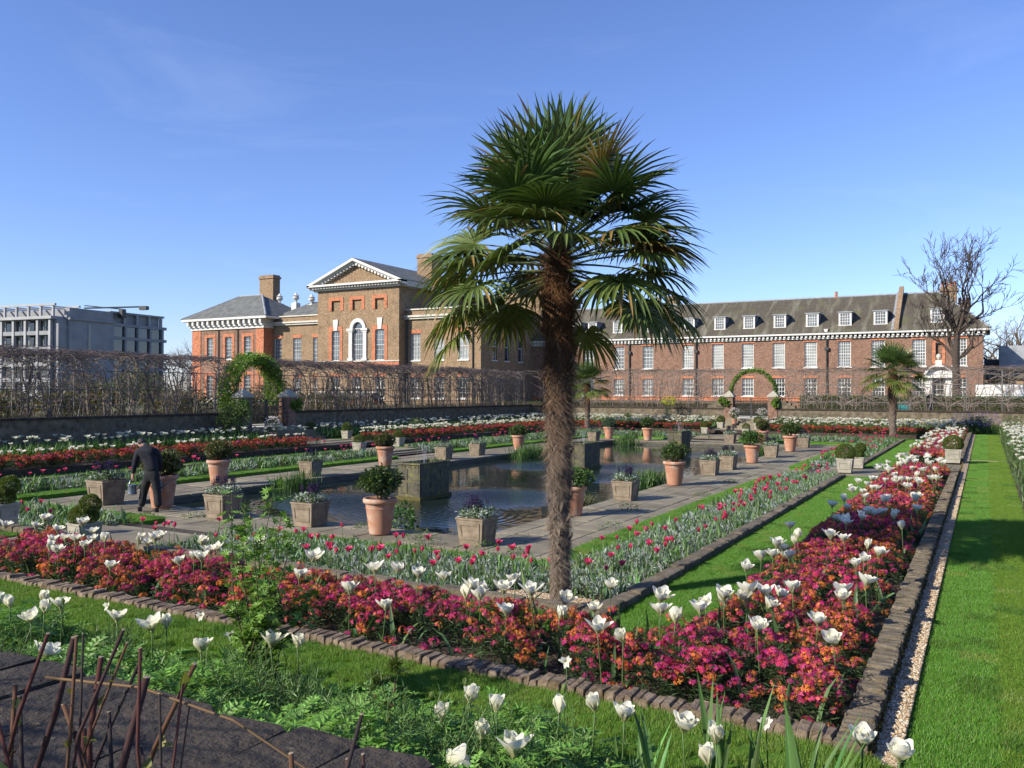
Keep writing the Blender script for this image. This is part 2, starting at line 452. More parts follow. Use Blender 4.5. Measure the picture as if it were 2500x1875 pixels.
# lawns
sand0, sand1 = 32.9, 33.5                 # a sanded crossing in the right-hand lawn
g = G()
x0, x1 = UC + GRAV[0], UC + LAWN[0]
for (a, b, c, d) in ((x0, x1, VC - GRAV[1], sand0), (x0, x1, sand1, VC + GRAV[1]),
                     (UC - LAWN[0], UC - GRAV[0], VC - GRAV[1], VC - GV), (UC - LAWN[0], UC - GRAV[0], VC + GV, VC + GRAV[1]),
                     (UC - LAWN[0], UC - GU, VC + GRAV[1], VC + LAWN[1]), (UC + GU, x1, VC + GRAV[1], VC + LAWN[1])):
    g.box(a, b, c, d, -0.02, Z_LAWN)
xs = np.concatenate([np.linspace(UC - LAWN[0], -2, 12), np.linspace(-1.6, x1, 12)]); ys = np.linspace(VC - LAWN[1], VC - GRAV[1], 8)
def near_z(x, y): return 0.10 * np.clip((-0.1 - np.asarray(x)) / 0.9, 0, 1) * np.clip((np.asarray(y) - 4.5) / 0.9, 0, 1)
XX, YY = np.meshgrid(xs, ys); nx_ = len(xs)
ii, jj = np.meshgrid(np.arange(nx_ - 1), np.arange(len(ys) - 1)); q = (jj * nx_ + ii).ravel()
g.add(np.stack([XX, YY, near_z(XX, YY)], -1), np.stack([q, q + 1, q + 1 + nx_, q + nx_], -1))
tag(g.build('outer_lawn', MT['lawn']), kind='structure')
slab('sand_crossing', [(x0, x1, sand0, sand1)], -0.02, -0.008, 'hoggin')
slab('inner_lawn', ring(BEDI, MIDK, GU, GV), -1.2, Z_WALK, 'lawn')
slab('grass_strip', ring(STRIP, TERR, GU, GV), -1.2, Z_STRIP, 'lawn')
# gravel drip line outside the kerb, and round the big palm
g = G()
for r in ring(GRAV, KERB):
    if r[4] > 0 or r[5] > 0: g.box(*r[:4], -0.3, 0.035)
tag(g.build('gravel_strip', MT['gravel_bed']), kind='structure')
slab('gravel_strip_soil', [r for r in ring(GRAV, KERB) if not (r[4] > 0 or r[5] > 0)], -0.3, -0.03, 'soil')
PALM = (-4.54, 9.28)
slab('palm_gravel', [(-5.75, UC + MIDI[0], VC - MIDI[1], 9.95)], -0.5, -0.33, 'gravel_bed')

def pebbles(name, x0, x1, y0, y1, z, n, parent_label, sz=0.009):
    octa = np.array([(1, 0, 0), (0, 1, 0), (-1, 0, 0), (0, -1, 0), (0, 0, .6), (0, 0, -.6)], float)
    F = np.array([(0, 1, 4), (1, 2, 4), (2, 3, 4), (3, 0, 4), (1, 0, 5), (2, 1, 5), (3, 2, 5), (0, 3, 5)])
    g = G()
    y = y0 + (y1 - y0) * rng.random(n) ** 1.5
    P = np.stack([rng.uniform(x0, x1, n), y, z + rng.uniform(0, 0.006, n)], -1)
    S = rng.uniform(0.7, 1.7, (n, 3)) * sz
    C = np.array([(0.44, 0.32, 0.18), (0.54, 0.44, 0.30), (0.34, 0.21, 0.11), (0.60, 0.54, 0.43)])[rng.integers(0, 4, n)] * rng.uniform(0.75, 1.15, (n, 1))
    scatter(g, (octa, [F], np.ones((6, 3)), [0]), P, rotm(rng.uniform(0, 6.3, n), rng.uniform(0, 0.6, n), rng.uniform(0, 6.3, n)), S, tint=C)
    o = g.build(name, MT['bark'], col=True)
    return tag(o, parent_label, 'gravel', kind='stuff')
pebbles('shingle', UC + KERB[0] + 0.005, UC + GRAV[0] - 0.005, VC - KERB[1], 24, 0.036, 10000, 'pale flint shingle in the narrow strip beside the right kerb')
pebbles('palm_shingle', -5.7, UC + MIDI[0] - 0.02, VC - MIDI[1] + 0.02, 9.93, -0.328, 7000, 'pale shingle spread round the foot of the big palm', 0.011)

# ------------------------------------------------------------------ stones
def stone_mesh(name, mat, k, j=0.09):
    r = np.random.default_rng(100 + k)
    V, F = [], []
    q = [-0.5, -0.36, 0.36, 0.5]
    import itertools
    idx = {}
    for a, b, c in itertools.product(range(4), repeat=3):
        if 0 < a < 3 and 0 < b < 3 and 0 < c < 3: continue
        p = np.array([q[a], q[b], q[c]])
        ext = sum(x in (0, 3) for x in (a, b, c))
        p = p * (1 - 0.04 * (ext - 1)) + r.normal(0, j * 0.33, 3) * np.array([0.7, 0.7, 0.6])
        idx[(a, b, c)] = len(V); V.append(p)
    for ax in range(3):
        for side in (0, 3):
            for i in range(3):
                for jx in range(3):
                    def key(u, v):
                        t = [0, 0, 0]; t[ax] = side; o = [x for x in range(3) if x != ax]; t[o[0]] = u; t[o[1]] = v
                        return idx[tuple(t)]
                    f = [key(i, jx), key(i + 1, jx), key(i + 1, jx + 1), key(i, jx + 1)]
                    if (side == 3) == (ax == 1): f = f[::-1]
                    F.append(f)
    me = mesh_np(name, V, [np.array(F)], [mat], smooth=False)
    return me

def kerb(name, mats, axis, f0, f1, a0, a1, z0, z1, pitch, n_parts, seed, j=0.012, zj=0.018):
    r = random.Random(seed)
    core = G()                                  # mortar core just inside the stones
    e = 0.02
    if axis == 'x': core.box(min(a0, a1), max(a0, a1), f0 + e, f1 - e, -1.0, z1 - 0.045)
    else: core.box(f0 + e, f1 - e, min(a0, a1), max(a0, a1), -1.0, z1 - 0.045)
    root = tag(core.build(name, MT['joint']), kind='structure')
    meshes = [stone_mesh('stone', mats, seed * 10 + k) for k in range(7)]
    rest = G(); a, n = a0, 0
    sgn = 1 if a1 > a0 else -1
    while (a1 - a) * sgn > pitch * 0.5:
        w = pitch * r.uniform(0.72, 1.35)
        w = min(w, abs(a1 - a))
        c = a + sgn * w / 2
        fa, fb = f0 + r.uniform(-j, j), f1 + r.uniform(-j, j)
        zt = z1 + r.uniform(-zj, zj)
        loc = (c, (fa + fb) / 2, (z0 + zt) / 2) if axis == 'x' else ((fa + fb) / 2, c, (z0 + zt) / 2)
        sc = (w * 0.96, fb - fa, zt - z0) if axis == 'x' else (fb - fa, w * 0.96, zt - z0)
        if n < n_parts:
            o = link('stone', meshes[n % 7], root, loc)
            o.scale = sc
            o.rotation_euler = (r.uniform(-.05, .05), r.uniform(-.05, .05), r.uniform(-.06, .06))
        else:
            h = np.array(sc) / 2
            rest.frus(loc[0], loc[1], loc[2] - h[2], loc[2] + h[2], h[0], h[1], h[0] * 0.9, h[1] * 0.93)
        a += sgn * w; n += 1
    if rest.n:
        tag(rest.build('stones', mats, root), kind='stuff')
    return root

xk, yk = UC + KERB[0], VC - KERB[1]
kerb('front_kerb', MT['kerbstone'], 'x', yk, yk + 0.20, xk - 0.2, -13.2, -0.1, 0.15, 0.074, 165, 3)
kerb('right_kerb', MT['kerbdark'], 'y', xk - 0.2, xk, yk - 0.01, VC - GV, -0.1, 0.15, 0.085, 190, 4, j=0.008, zj=0.010)
kerb('right_kerb_far', MT['kerbdark'], 'y', xk - 0.2, xk, VC + GV, VC + KERB[1], -0.1, 0.15, 0.3, 0, 5)
# moss growing along the outer foot of the right kerb
g = G(); n = 5200
P = np.stack([np.full(n, xk) + rng.uniform(-0.012, 0.022, n), yk + 26 * rng.random(n) ** 1.5, rng.uniform(-0.02, 0.10, n) ** 1.0], -1)
scatter(g, (np.array([(-1, 0, 0), (1, 0, 0), (0.2, 0.3, 1.0)], float), [np.array([(0, 1, 2)])], np.ones((3, 3)), [0]), P,
        rotm(rng.uniform(0, 6.3, n), rng.uniform(0.2, 1.2, n), rng.uniform(0, 6.3, n)), rng.uniform(0.008, 0.02, n), tint=jit(n, (0.11, 0.085, 0.02), 0.35))
tag(g.build('kerb_moss', MT['bark'], col=True), 'brown and ochre moss along the foot of the right kerb', 'moss', kind='stuff')
for k, r in enumerate(ring(KERB, KERBI, GU, GV)):
    sx, sy = r[4], r[5]
    if sx > 0 and (r[1] - r[0]) < 1: continue            # right side built above
    if sy < 0 and sx > 0: continue                       # front side built above
    if sy < 0 and sx < 0 and (r[3] - r[2]) < 1: continue
    tag(G().box(*r[:4], -1.0, 0.14).build('outer_kerb', MT['kerbdark']), kind='structure')
# low stone edging between tulip bed and inner lawn: long flat stones
for k, r in enumerate(ring(MIDK, MIDI, GU, GV)):
    x0_, x1_, y0_, y1_, sx, sy = r
    along_x = (x1_ - x0_) > (y1_ - y0_)
    core = tag(G().box(x0_ + 0.02, x1_ - 0.02, y0_ + 0.02, y1_ - 0.02, -1.0, -0.2).build('inner_kerb', MT['joint']), kind='structure')
    near = (sx > 0) or (sy < 0)
    a, e = (x0_, x1_) if along_x else (y0_, y1_)
    rest = G(); rr = random.Random(50 + k)
    meshes = [stone_mesh('edging_stone', MT['kerbdark'], 300 + q, 0.03) for q in range(4)] if near else None
    while e - a > 0.05:
        w = min(rr.uniform(0.35, 0.8), e - a)
        if e - a - w < 0.2: w = e - a
        c = a + w / 2; zt = -0.15 + rr.uniform(-0.015, 0.012)
        loc = (c, (y0_ + y1_) / 2, (-0.5 + zt) / 2) if along_x else ((x0_ + x1_) / 2, c, (-0.5 + zt) / 2)
        sc = (w - 0.012, y1_ - y0_, zt + 0.5) if along_x else (x1_ - x0_, w - 0.012, zt + 0.5)
        if near:
            o = link('edging_stone', meshes[rr.randrange(4)], core, loc); o.scale = sc
            o.rotation_euler = (0, 0, rr.uniform(-.012, .012))
        else:
            h = np.array(sc) / 2
            rest.frus(*loc[:2], loc[2] - h[2], loc[2] + h[2], h[0], h[1], h[0] * 0.97, h[1] * 0.92)
        a += w
    if rest.n: tag(rest.build('edging_stones', MT['kerbdark'], core), kind='stuff')

# ------------------------------------------------------------------ terrace of stone slabs round the pool
g = G()
for r in ring(TERR, POOL): g.box(*r[:4], -1.2, Z_TERR - 0.02)
terrace = tag(g.build('terrace', MT['joint']), kind='structure')
unit = mesh_np('slab', [(-.5, -.5, -1), (.5, -.5, -1), (.5, .5, -1), (-.5, .5, -1), (-.5, -.5, -.25), (.5, -.5, -.25), (.5, .5, -.25), (-.5, .5, -.25),
                        (-.488, -.488, 0), (.488, -.488, 0), (.488, .488, 0), (-.488, .488, 0)],
               [np.array([(0, 1, 5, 4), (1, 2, 6, 5), (2, 3, 7, 6), (3, 0, 4, 7), (4, 5, 9, 8), (5, 6, 10, 9), (6, 7, 11, 10), (7, 4, 8, 11), (8, 9, 10, 11)])], [MT['paving']])
cells = []
rr = random.Random(11)
def rows(x0, x1, y0, y1, along_x, n):
    ws = [rr.uniform(0.8, 1.2) for _ in range(n)]; tot = sum(ws)
    span = (y1 - y0) if along_x else (x1 - x0)
    q = y0 if along_x else x0
    for w in ws:
        w = w / tot * span
        a, e = (x0, x1) if along_x else (y0, y1)
        a0 = a
        while e - a > 0.02:
            l = rr.uniform(0.45, 0.95)
            if e - a - l < 0.3: l = e - a
            cells.append((a + l / 2, q + w / 2, l, w) if along_x else (q + w / 2, a + l / 2, w, l))
            a += l
        q += w
px0, px1, py0, py1 = UC - POOL[0], UC + POOL[0], VC - POOL[1], VC + POOL[1]
tx0, tx1, ty0, ty1 = UC - TERR[0], UC + TERR[0], VC - TERR[1], VC + TERR[1]
rows(tx0, tx1, ty0, py0 - 0.42, True, 2); rows(tx0, tx1, py1 + 0.42, ty1, True, 2)
rows(tx0, px0 - 0.42, py0 - 0.42, py1 + 0.42, False, 3); rows(px1 + 0.42, tx1, py0 - 0.42, py1 + 0.42, False, 3)
rows(px0 - 0.42, px1 + 0.42, py0 - 0.42, py0 + 0.03, True, 1); rows(px0 - 0.42, px1 + 0.42, py1 - 0.03, py1 + 0.42, True, 1)   # pool coping
rows(px0 - 0.42, px0 + 0.03, py0 + 0.03, py1 - 0.03, False, 1); rows(px1 - 0.03, px1 + 0.42, py0 + 0.03, py1 - 0.03, False, 1)
cells.sort(key=lambda c: (c[0] * -0.49 + c[1] * 0.87))
rest = G()
for k, (x, y, a, b) in enumerate(cells):
    t = rr.uniform(-0.006, 0.004)
    if k < 300:
        o = link('slab', unit, terrace, (x, y, Z_TERR + t)); o.scale = (a - 0.016, b - 0.016, 0.06)
        o.rotation_euler = (rr.uniform(-.004, .004), rr.uniform(-.004, .004), 0)
    else: rest.frus(x, y, Z_TERR - 0.06, Z_TERR + t, a / 2 - 0.008, b / 2 - 0.008, a / 2 - 0.014, b / 2 - 0.014)
tag(rest.build('slabs', MT['paving'], terrace), kind='stuff')
# moss and weeds in the joints
# pool: basin walls with a ledge, and the water
g = G()
g.box(px0, px1, py0, py1, -1.5, -1.3)
for (a, b, c, d) in ((px0 - 0.03, px0 + 0.01, py0, py1), (px1 - 0.01, px1 + 0.03, py0, py1), (px0, px1, py0 - 0.03, py0 + 0.01), (px0, px1, py1 - 0.01, py1 + 0.03)):
    g.box(a, b, c, d, -1.3, Z_TERR - 0.05)
g.box(px0 + 0.01, px1 - 0.01, py1 - 0.5, py1 - 0.01, -1.3, -0.60)
tag(g.build('pool_basin', pm('wet_stone', (0.045, 0.042, 0.03), (0.085, 0.08, 0.05), 4, 0.6, 20, 0.5)), kind='structure')
TANKS = [(-13.83, 18.75), (-13.7, 29.3), (-13.65, 40.9)]
m, nt, b, out = newmat('pool_water')
b.inputs['Base Color'].default_value = (0.012, 0.02, 0.016, 1)
b.inputs['Roughness'].default_value = 0.02
b.inputs['IOR'].default_value = 1.33
b.inputs['Specular IOR Level'].default_value = 0.5
pos = N(nt, 'ShaderNodeNewGeometry').outputs['Position']
calm = N(nt, 'ShaderNodeTexNoise', i_Scale=2.6, i_Detail=3.0); nt.links.new(pos, calm.inputs['Vector'])
acc = N(nt, 'ShaderNodeMath', operation='MULTIPLY', i_1=0.012); nt.links.new(calm.outputs[0], acc.inputs[0])
prev = acc.outputs[0]
for (tx, ty) in [(-12.2, 16.9), (-12.1, 20.6), (-15.0, 17.6), (-12.0, 27.4), (-12.2, 31.4), (-12.1, 39.6), (-15.6, 30.0), (-10.6, 41.0)]:      # where the jets fall back
    d = N(nt, 'ShaderNodeVectorMath', operation='DISTANCE', i_1=(tx, ty, Z_WATER)); nt.links.new(pos, d.inputs[0])
    w = N(nt, 'ShaderNodeMath', operation='MULTIPLY', i_1=30.0); nt.links.new(d.outputs['Value'], w.inputs[0])
    s = N(nt, 'ShaderNodeMath', operation='SINE'); nt.links.new(w.outputs[0], s.inputs[0])
    f = N(nt, 'ShaderNodeMapRange', i_1=0.0, i_2=3.0, i_3=0.010, i_4=0.0); nt.links.new(d.outputs['Value'], f.inputs[0])
    q = N(nt, 'ShaderNodeMath', operation='MULTIPLY'); nt.links.new(s.outputs[0], q.inputs[0]); nt.links.new(f.outputs[0], q.inputs[1])
    fn = N(nt, 'ShaderNodeTexNoise', i_Scale=11.0, i_Detail=2.0); nt.links.new(pos, fn.inputs['Vector'])
    f2 = N(nt, 'ShaderNodeMapRange', i_1=0.3, i_2=2.2, i_3=0.13, i_4=0.0); nt.links.new(d.outputs['Value'], f2.inputs[0])
    q2 = N(nt, 'ShaderNodeMath', operation='MULTIPLY'); nt.links.new(fn.outputs[0], q2.inputs[0]); nt.links.new(f2.outputs[0], q2.inputs[1])
    a1 = N(nt, 'ShaderNodeMath', operation='ADD'); nt.links.new(prev, a1.inputs[0]); nt.links.new(q.outputs[0], a1.inputs[1])
    a2 = N(nt, 'ShaderNodeMath', operation='ADD'); nt.links.new(a1.outputs[0], a2.inputs[0]); nt.links.new(q2.outputs[0], a2.inputs[1])
    prev = a2.outputs[0]
bp = N(nt, 'ShaderNodeBump', i_Strength=1.0, i_Distance=0.5); nt.links.new(prev, bp.inputs['Height']); nt.links.new(bp.outputs[0], b.inputs['Normal'])
MT['water'] = m
tag(G().quad((px0, py0, Z_WATER), (px1, py0, Z_WATER), (px1, py1, Z_WATER), (px0, py1, Z_WATER)).build('water', m), kind='structure')

# ------------------------------------------------------------------ axial paths with steps
def path_steps(name, axis, sgn, stations):
    """stations: (half distance from the garden centre, z) of successive step edges going outwards"""
    root = None
    for k in range(len(stations) - 1):
        d0, z = stations[k]; d1 = stations[k + 1][0]
        g = G()
        if axis == 'y': a, b = sorted((VC + sgn * d0, VC + sgn * d1)); g.box(UC - GU + 0.02, UC + GU - 0.02, a, b, -1.2, z)
        else: a, b = sorted((UC + sgn * d0, UC + sgn * d1)); g.box(a, b, VC - GV + 0.02, VC + GV - 0.02, -1.2, z)
        if root is None: root = tag(g.build(name, MT['paving']), kind='structure')
        else: g.build('step', MT['paving'], root)
st = lambda off: [(17.65 + off, -0.44), (18.3 + off, -0.40), (18.75 + off, -0.34), (19.2 + off, -0.27), (22.05 + off, -0.20), (22.5 + off, -0.11), (23.0 + off, -0.004), (25.3 + off, 0.14), (25.65 + off, 0.29), (26.0 + off, 0.44), (26.35 + off, 0.6), (27.63 + off, 0)]
path_steps('far_path', 'y', 1, st(0)[:-1] + [(26.72, 0)])
path_steps('near_path', 'y', -1, st(0)[:7] + [(25.0, 0)])
sx_ = [(7.4, -0.44), (8.05, -0.40), (8.5, -0.34), (8.9, -0.27), (11.2, -0.20), (11.6, -0.11), (12.1, -0.004), (14.5, 0.14), (14.85, 0.29), (15.2, 0.44), (15.55, 0.6), (16.47, 0)]
path_steps('left_path', 'x', -1, sx_)
path_steps('right_path', 'x', 1, sx_[:7] + [(13.07, 0)])
# ------------------------------------------------------------------ garden walls
def wall_thing(name, label, x0, x1, y0, y1, z1, mat='wallstone', cop=True, over=0.05, cat='wall'):
    t = thing(name, label, cat, ((x0 + x1) / 2, (y0 + y1) / 2, -0.2))
    t0 = np.array(t.location)
    g = G().box(x0 - t0[0], x1 - t0[0], y0 - t0[1], y1 - t0[1], 0, z1 - 0.09 + 0.2)
    g.build('masonry', MT[mat], t)
    if cop:
        G().box(x0 - over - t0[0], x1 + over - t0[0], y0 - over - t0[1], y1 + over - t0[1], z1 - 0.088 + 0.2, z1 + 0.2).build('coping', MT['coping'], t)
    return t
nw = wall_thing('garden_wall', 'low dark stone wall with flat coping slabs at the bottom left corner', -31, 3.4, 1.12, 1.85, 1.33, cop=False)
rr = random.Random(5); a = -6.5; k = 0
cmesh = [stone_mesh('coping_slab', MT['coping'], 500 + q, 0.035) for q in range(5)]
while a < 0.6:
    w = rr.uniform(0.2, 0.42)
    o = link('coping_slab', cmesh[k % 5], nw, (a + w / 2 - nw.location[0], 1.49 - nw.location[1] + rr.uniform(-.01, .01), 1.26 + 0.2))
    o.scale = (w - 0.002, 0.80, 0.18 + rr.uniform(-.015, .015)); o.rotation_euler = (0, rr.uniform(-.02, .02), rr.uniform(-.05, .05))
    a += w; k += 1
PG = 1.45
for (a, b, lab) in ((1.9, VC - PG - 0.3, 'long shaded garden wall on the left, nearer half before the leafy arch'), (VC + PG + 0.3, FARW, 'long shaded garden wall on the left, farther half past the leafy arch')):
    wall_thing('garden_wall', lab, wx0 - 0.5, wx0, a, b, 1.32)
for (a, b, lab) in ((wx0, UC - PG - 0.3, 'sunlit far garden wall to the left of the iron gate'), (UC + PG + 0.3, 6.0, 'sunlit far garden wall to the right of the iron gate')):
    wall_thing('garden_wall', lab, a, b, FARW, FARW + 0.5, 1.27)
    g = G(); s = -1 if a < -20 else 1; e = b if s < 0 else a         # the wall steps up to the gate pier
    t = thing('wall_ramp', 'stepped brick ramp of the far wall, ' + ('left' if s < 0 else 'right') + ' of the gate', 'wall', (e, FARW + 0.25, 1.18))
    for q in range(4):
        p0, p1 = sorted((-s * 0 + s * (0.28 * q), s * (0.28 * (q + 1))))
        G().box(p0, p1, -0.235, 0.235, 0.09, 0.66 - q * 0.15 + 0.09).build('step_block', MT['wallstone'], t)

wall_thing('garden_wall', 'garden wall along the right side, beyond the right hand border', wx1, wx1 + 0.5, 1.9, FARW, 1.32)
def pier(x, y, label, lit):
    t = thing('gate_pier', label, 'pier', (x, y, -0.2))
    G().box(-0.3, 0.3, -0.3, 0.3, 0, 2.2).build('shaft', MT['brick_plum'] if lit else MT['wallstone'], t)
    G().box(-0.36, 0.36, -0.36, 0.36, 2.2, 2.3).frus(0, 0, 2.3, 2.62, 0.36, 0.36, 0.03, 0.03).build('cap', MT['troughstone'], t)
    return t
pier(UC - PG, FARW + 0.25, 'brick gate pier with pyramid cap, left of the far iron gate', True)
pier(UC + PG, FARW + 0.25, 'brick gate pier with pyramid cap, right of the far iron gate', True)
pier(wx0 - 0.25, VC - PG, 'stone pier with pyramid cap, nearer one under the left arch', False)
pier(wx0 - 0.25, VC + PG, 'stone pier with pyramid cap, farther one under the left arch', True)

def iron_gate(x, y, rz, label):
    t = thing('iron_gate', label, 'gate', (x, y, 0.62), rz)
    w = PG - 0.33
    for s in (-1, 1):
        lf = G()
        x0, x1 = (0.01, w) if s > 0 else (-w, -0.01)
        for z in (0.03, 0.55, 1.15): lf.box(x0, x1, -0.02, 0.02, z, z + 0.04)
        lf.box(x0, x0 + 0.04, -0.022, 0.022, 0.0, 1.3); lf.box(x1 - 0.04, x1, -0.022, 0.022, 0.0, 1.3)
        o = lf.build('gate_leaf', MT['iron'], t)
        bars = G()
        for i in range(1, 11):
            xx = x0 + (x1 - x0) * i / 11
            bars.tube([(xx, 0, 0.04), (xx, 0, 1.3)], 0.012, 4)
        tag(bars.build('bars', MT['iron'], o), kind='stuff')
        sc = G()
        for i in range(6):
            for z in (0.3, 0.86):
                a = np.linspace(0, 4.2 * PI, 26); r_ = np.linspace(0.015, 0.11, 26)
                cx = x0 + (x1 - x0) * (i + 0.5) / 6
                sc.tube(np.stack([cx + r_ * np.cos(a), np.full(26, -0.01), z + r_ * 1.6 * np.sin(a)], -1), 0.012, 4)
        tag(sc.build('scrollwork', MT['iron'], o), kind='stuff')
    return t
iron_gate(UC, FARW + 0.25, 0, 'closed black wrought iron scroll gate under the far green arch')
iron_gate(wx0 - 0.25, VC, PI / 2, 'iron gate between the piers of the left arch')

# ------------------------------------------------------------------ building helpers (fronts face -y)
def facade(g, u0, u1, z0, z1, V, ops, depth=0.22, m=0):
    us = sorted({u0, u1, *[o[0] for o in ops], *[o[1] for o in ops]}); zs = sorted({z0, z1, *[o[2] for o in ops], *[o[3] for o in ops]})
    for i in range(len(us) - 1):
        for j in range(len(zs) - 1):
            cu, cz = (us[i] + us[i + 1]) / 2, (zs[j] + zs[j + 1]) / 2
            if any(o[0] < cu < o[1] and o[2] < cz < o[3] for o in ops): continue
            g.quad((us[i], V, zs[j]), (us[i + 1], V, zs[j]), (us[i + 1], V, zs[j + 1]), (us[i], V, zs[j + 1]), m)
    for (a, b, c, d) in [o[:4] for o in ops]:
        W = V + depth
        g.quad((a, V, c), (a, V, d), (a, W, d), (a, W, c), m); g.quad((b, V, d), (b, V, c), (b, W, c), (b, W, d), m)
        g.quad((a, V, d), (b, V, d), (b, W, d), (a, W, d), m); g.quad((b, V, c), (a, V, c), (a, W, c), (b, W, c), m)

def sash(parent, u0, u1, z0, z1, V, nx, nz, glass, sill=True, fr=0.075, bar=0.03, name='window', depth=0.2, off=(0, 0, 0)):
    """a white sash window standing 'depth' behind the wall face, with its pane and sill"""
    ox, oy, oz = off
    u0, u1, z0, z1, V = u0 - ox, u1 - ox, z0 - oz, z1 - oz, V - oy
    y0, y1 = V + depth - 0.10, V + depth
    g = G()
    g.box(u0, u0 + fr, y0, y1, z0, z1); g.box(u1 - fr, u1, y0, y1, z0, z1)
    g.box(u0 + fr, u1 - fr, y0, y1, z1 - fr, z1); g.box(u0 + fr, u1 - fr, y0, y1, z0, z0 + fr * 1.2)
    a, b, c, d = u0 + fr, u1 - fr, z0 + fr * 1.2, z1 - fr
    for i in range(1, nx):
        x = a + (b - a) * i / nx
        g.box(x - bar / 2, x + bar / 2, y0 + 0.03, y1 - 0.01, c, d)
    for j in range(1, nz):
        z = c + (d - c) * j / nz; w = bar * (1.7 if j == nz // 2 else 1)
        g.box(a, b, y0 + 0.028, y1 - 0.012, z - w / 2, z + w / 2)
    w_ = g.build(name, MT['white'], parent)
    G().quad((a, y1 - 0.02, c), (b, y1 - 0.02, c), (b, y1 - 0.02, d), (a, y1 - 0.02, d)).build('pane', MT[glass], w_)
    if sill: G().box(u0 - 0.1, u1 + 0.1, V - 0.10, y1, z0 - 0.12, z0 - 0.005).build('sill', MT['white'], w_)
    return w_

def dentils(parent, u0, u1, V, z, h, pitch, w, dep, mat='white', off=(0, 0, 0)):
    g = G(); n = int((u1 - u0) / pitch)
    for i in range(n):
        x = u0 + (u1 - u0) * (i + 0.5) / n - off[0]
        g.box(x - w / 2, x + w / 2, V - dep - off[1], V - 0.004 - off[1], z - off[2], z + h - off[2])
    return tag(g.build('dentils', MT[mat], parent), kind='stuff')

# ------------------------------------------------------------------ the brown brick palace on the left
O1 = (-70.0, 78.0, 0.75)
pal = thing('brick_palace', 'brown brick palace with white pediment and red brick corner pavilion', 'building', O1)
def P1(g, name, mats, parent=None, **k):
    g.V = [v - np.array(O1) for v in g.V]
    return g.build(name, [MT[x] for x in mats] if isinstance(mats, (list, tuple)) else MT[mats], parent or pal, **k)
Zb = 0.75
# pavilion
pw = [(-89.17, -87.98), (-85.75, -84.55), (-82.34, -81.09)]
ops = [(a, b, 6.3, 9.2) for a, b in pw] + [(a, b, 1.25, 4.25) for a, b in pw]
g = G(); facade(g, -91.96, -78.89, Zb, 10.2, 76.5, ops)
g.quad((-78.89, 76.5, Zb), (-78.89, 86, Zb), (-78.89, 86, 10.2), (-78.89, 76.5, 10.2)); g.quad((-91.96, 86, Zb), (-91.96, 76.5, Zb), (-91.96, 76.5, 10.2), (-91.96, 86, 10.2))
wall_p = P1(g, 'pavilion_wall', 'brick_plum')
g = G()
for (a, b) in ((-91.98, -90.33), (-80.24, -78.87)): g.box(a, b, 76.44, 76.62, Zb, 10.2)
g.box(-79.9, -78.83, 76.5, 78.0, Zb, 10.2)
for a, b in pw:
    for (c, d) in ((6.3, 9.2), (1.25, 4.25)):
        for (x0, x1, z0, z1) in ((a - 0.42, a, c - 0.5, d + 0.4), (b, b + 0.42, c - 0.5, d + 0.4), (a, b, d, d + 0.4)): g.box(x0, x1, 76.46, 76.56, z0, z1)
P1(g, 'red_brick_dressing', 'brick_red')
for a, b in pw:
    sash(pal, a, b, 6.3, 9.2, 76.5, 2, 6, 'glass_mid', off=O1); sash(pal, a, b, 1.25, 4.25, 76.5, 2, 6, 'glass_dark', off=O1)
P1(G().box(-92.02, -78.85, 76.4, 76.6, 0.76, 1.06), 'plinth', 'creamstone')
c = P1(G().box(-92.1, -78.75, 76.3, 78.0, 10.2, 10.55).box(-92.25, -78.6, 76.15, 78.0, 10.553, 10.75).box(-93.1, -77.6, 75.55, 78.0, 11.35, 11.62).box(-92.2, -78.7, 76.2, 78, 10.753, 11.347), 'cornice', 'white')
g = G()
for i in range(15):
    x = -92.0 + 13.2 * i / 14
    g.box(x - 0.17, x + 0.17, 75.7, 76.2, 10.76, 11.347)
g.V = [v - np.array(O1) for v in g.V]; tag(g.build('brackets', MT['white'], c), kind='stuff')
def hip(u0, u1, v0, v1, z0, r0, r1, vr, z1):
    g = G()
    A, B_, C_, D = (u0, v0, z0), (u1, v0, z0), (u1, v1, z0), (u0, v1, z0); E, F = (r0, vr, z1), (r1, vr, z1)
    g.quad(A, B_, F, E); g.quad(C_, D, E, F)
    g.add([B_, C_, F], np.array([(0, 1, 2)])); g.add([D, A, E], np.array([(0, 1, 2)]))
    return g
rp = P1(hip(-93.1, -77.6, 75.55, 86, 11.625, -87.2, -83.0, 80.2, 14.85), 'pavilion_roof', 'slate2')
g = G()
for a, b in (((-87.2, 80.2, 14.88), (-83.0, 80.2, 14.88)), ((-83.0, 80.2, 14.88), (-77.6, 75.55, 11.66)), ((-87.2, 80.2, 14.88), (-93.1, 75.55, 11.66))): g.tube([a, b], 0.13, 5)
P1(g, 'lead_ridge', 'leadroof', rp)
for x in (-86.9, -83.39): P1(G().tube([(x, 76.38, Zb), (x, 76.38, 10.3)], 0.07, 6), 'drainpipe', 'iron')
def chimney(u0, u1, v, z0, z1, pots=0, d=2.2, mat='brick_brown', parent=pal, fn=P1):
    c = fn(G().box(u0, u1, v, v + d, z0, z1 - 0.5).box(u0 - 0.12, u1 + 0.12, v - 0.12, v + d + 0.12, z1 - 0.497, z1 - 0.22).box(u0, u1, v, v + d, z1 - 0.217, z1), 'chimney', mat, parent)
    for i in range(pots):
        x = u0 + (u1 - u0) * (i + 0.5) / pots
        fn(G().lathe([(0.15, z1 - 0.02), (0.13, z1 + 0.45), (0.16, z1 + 0.47), (0.16, z1 + 0.54), (0.1, z1 + 0.55)], 10, (x, v + 0.6, 0)), 'chimney_pot', 'brick_red', c)
    return c
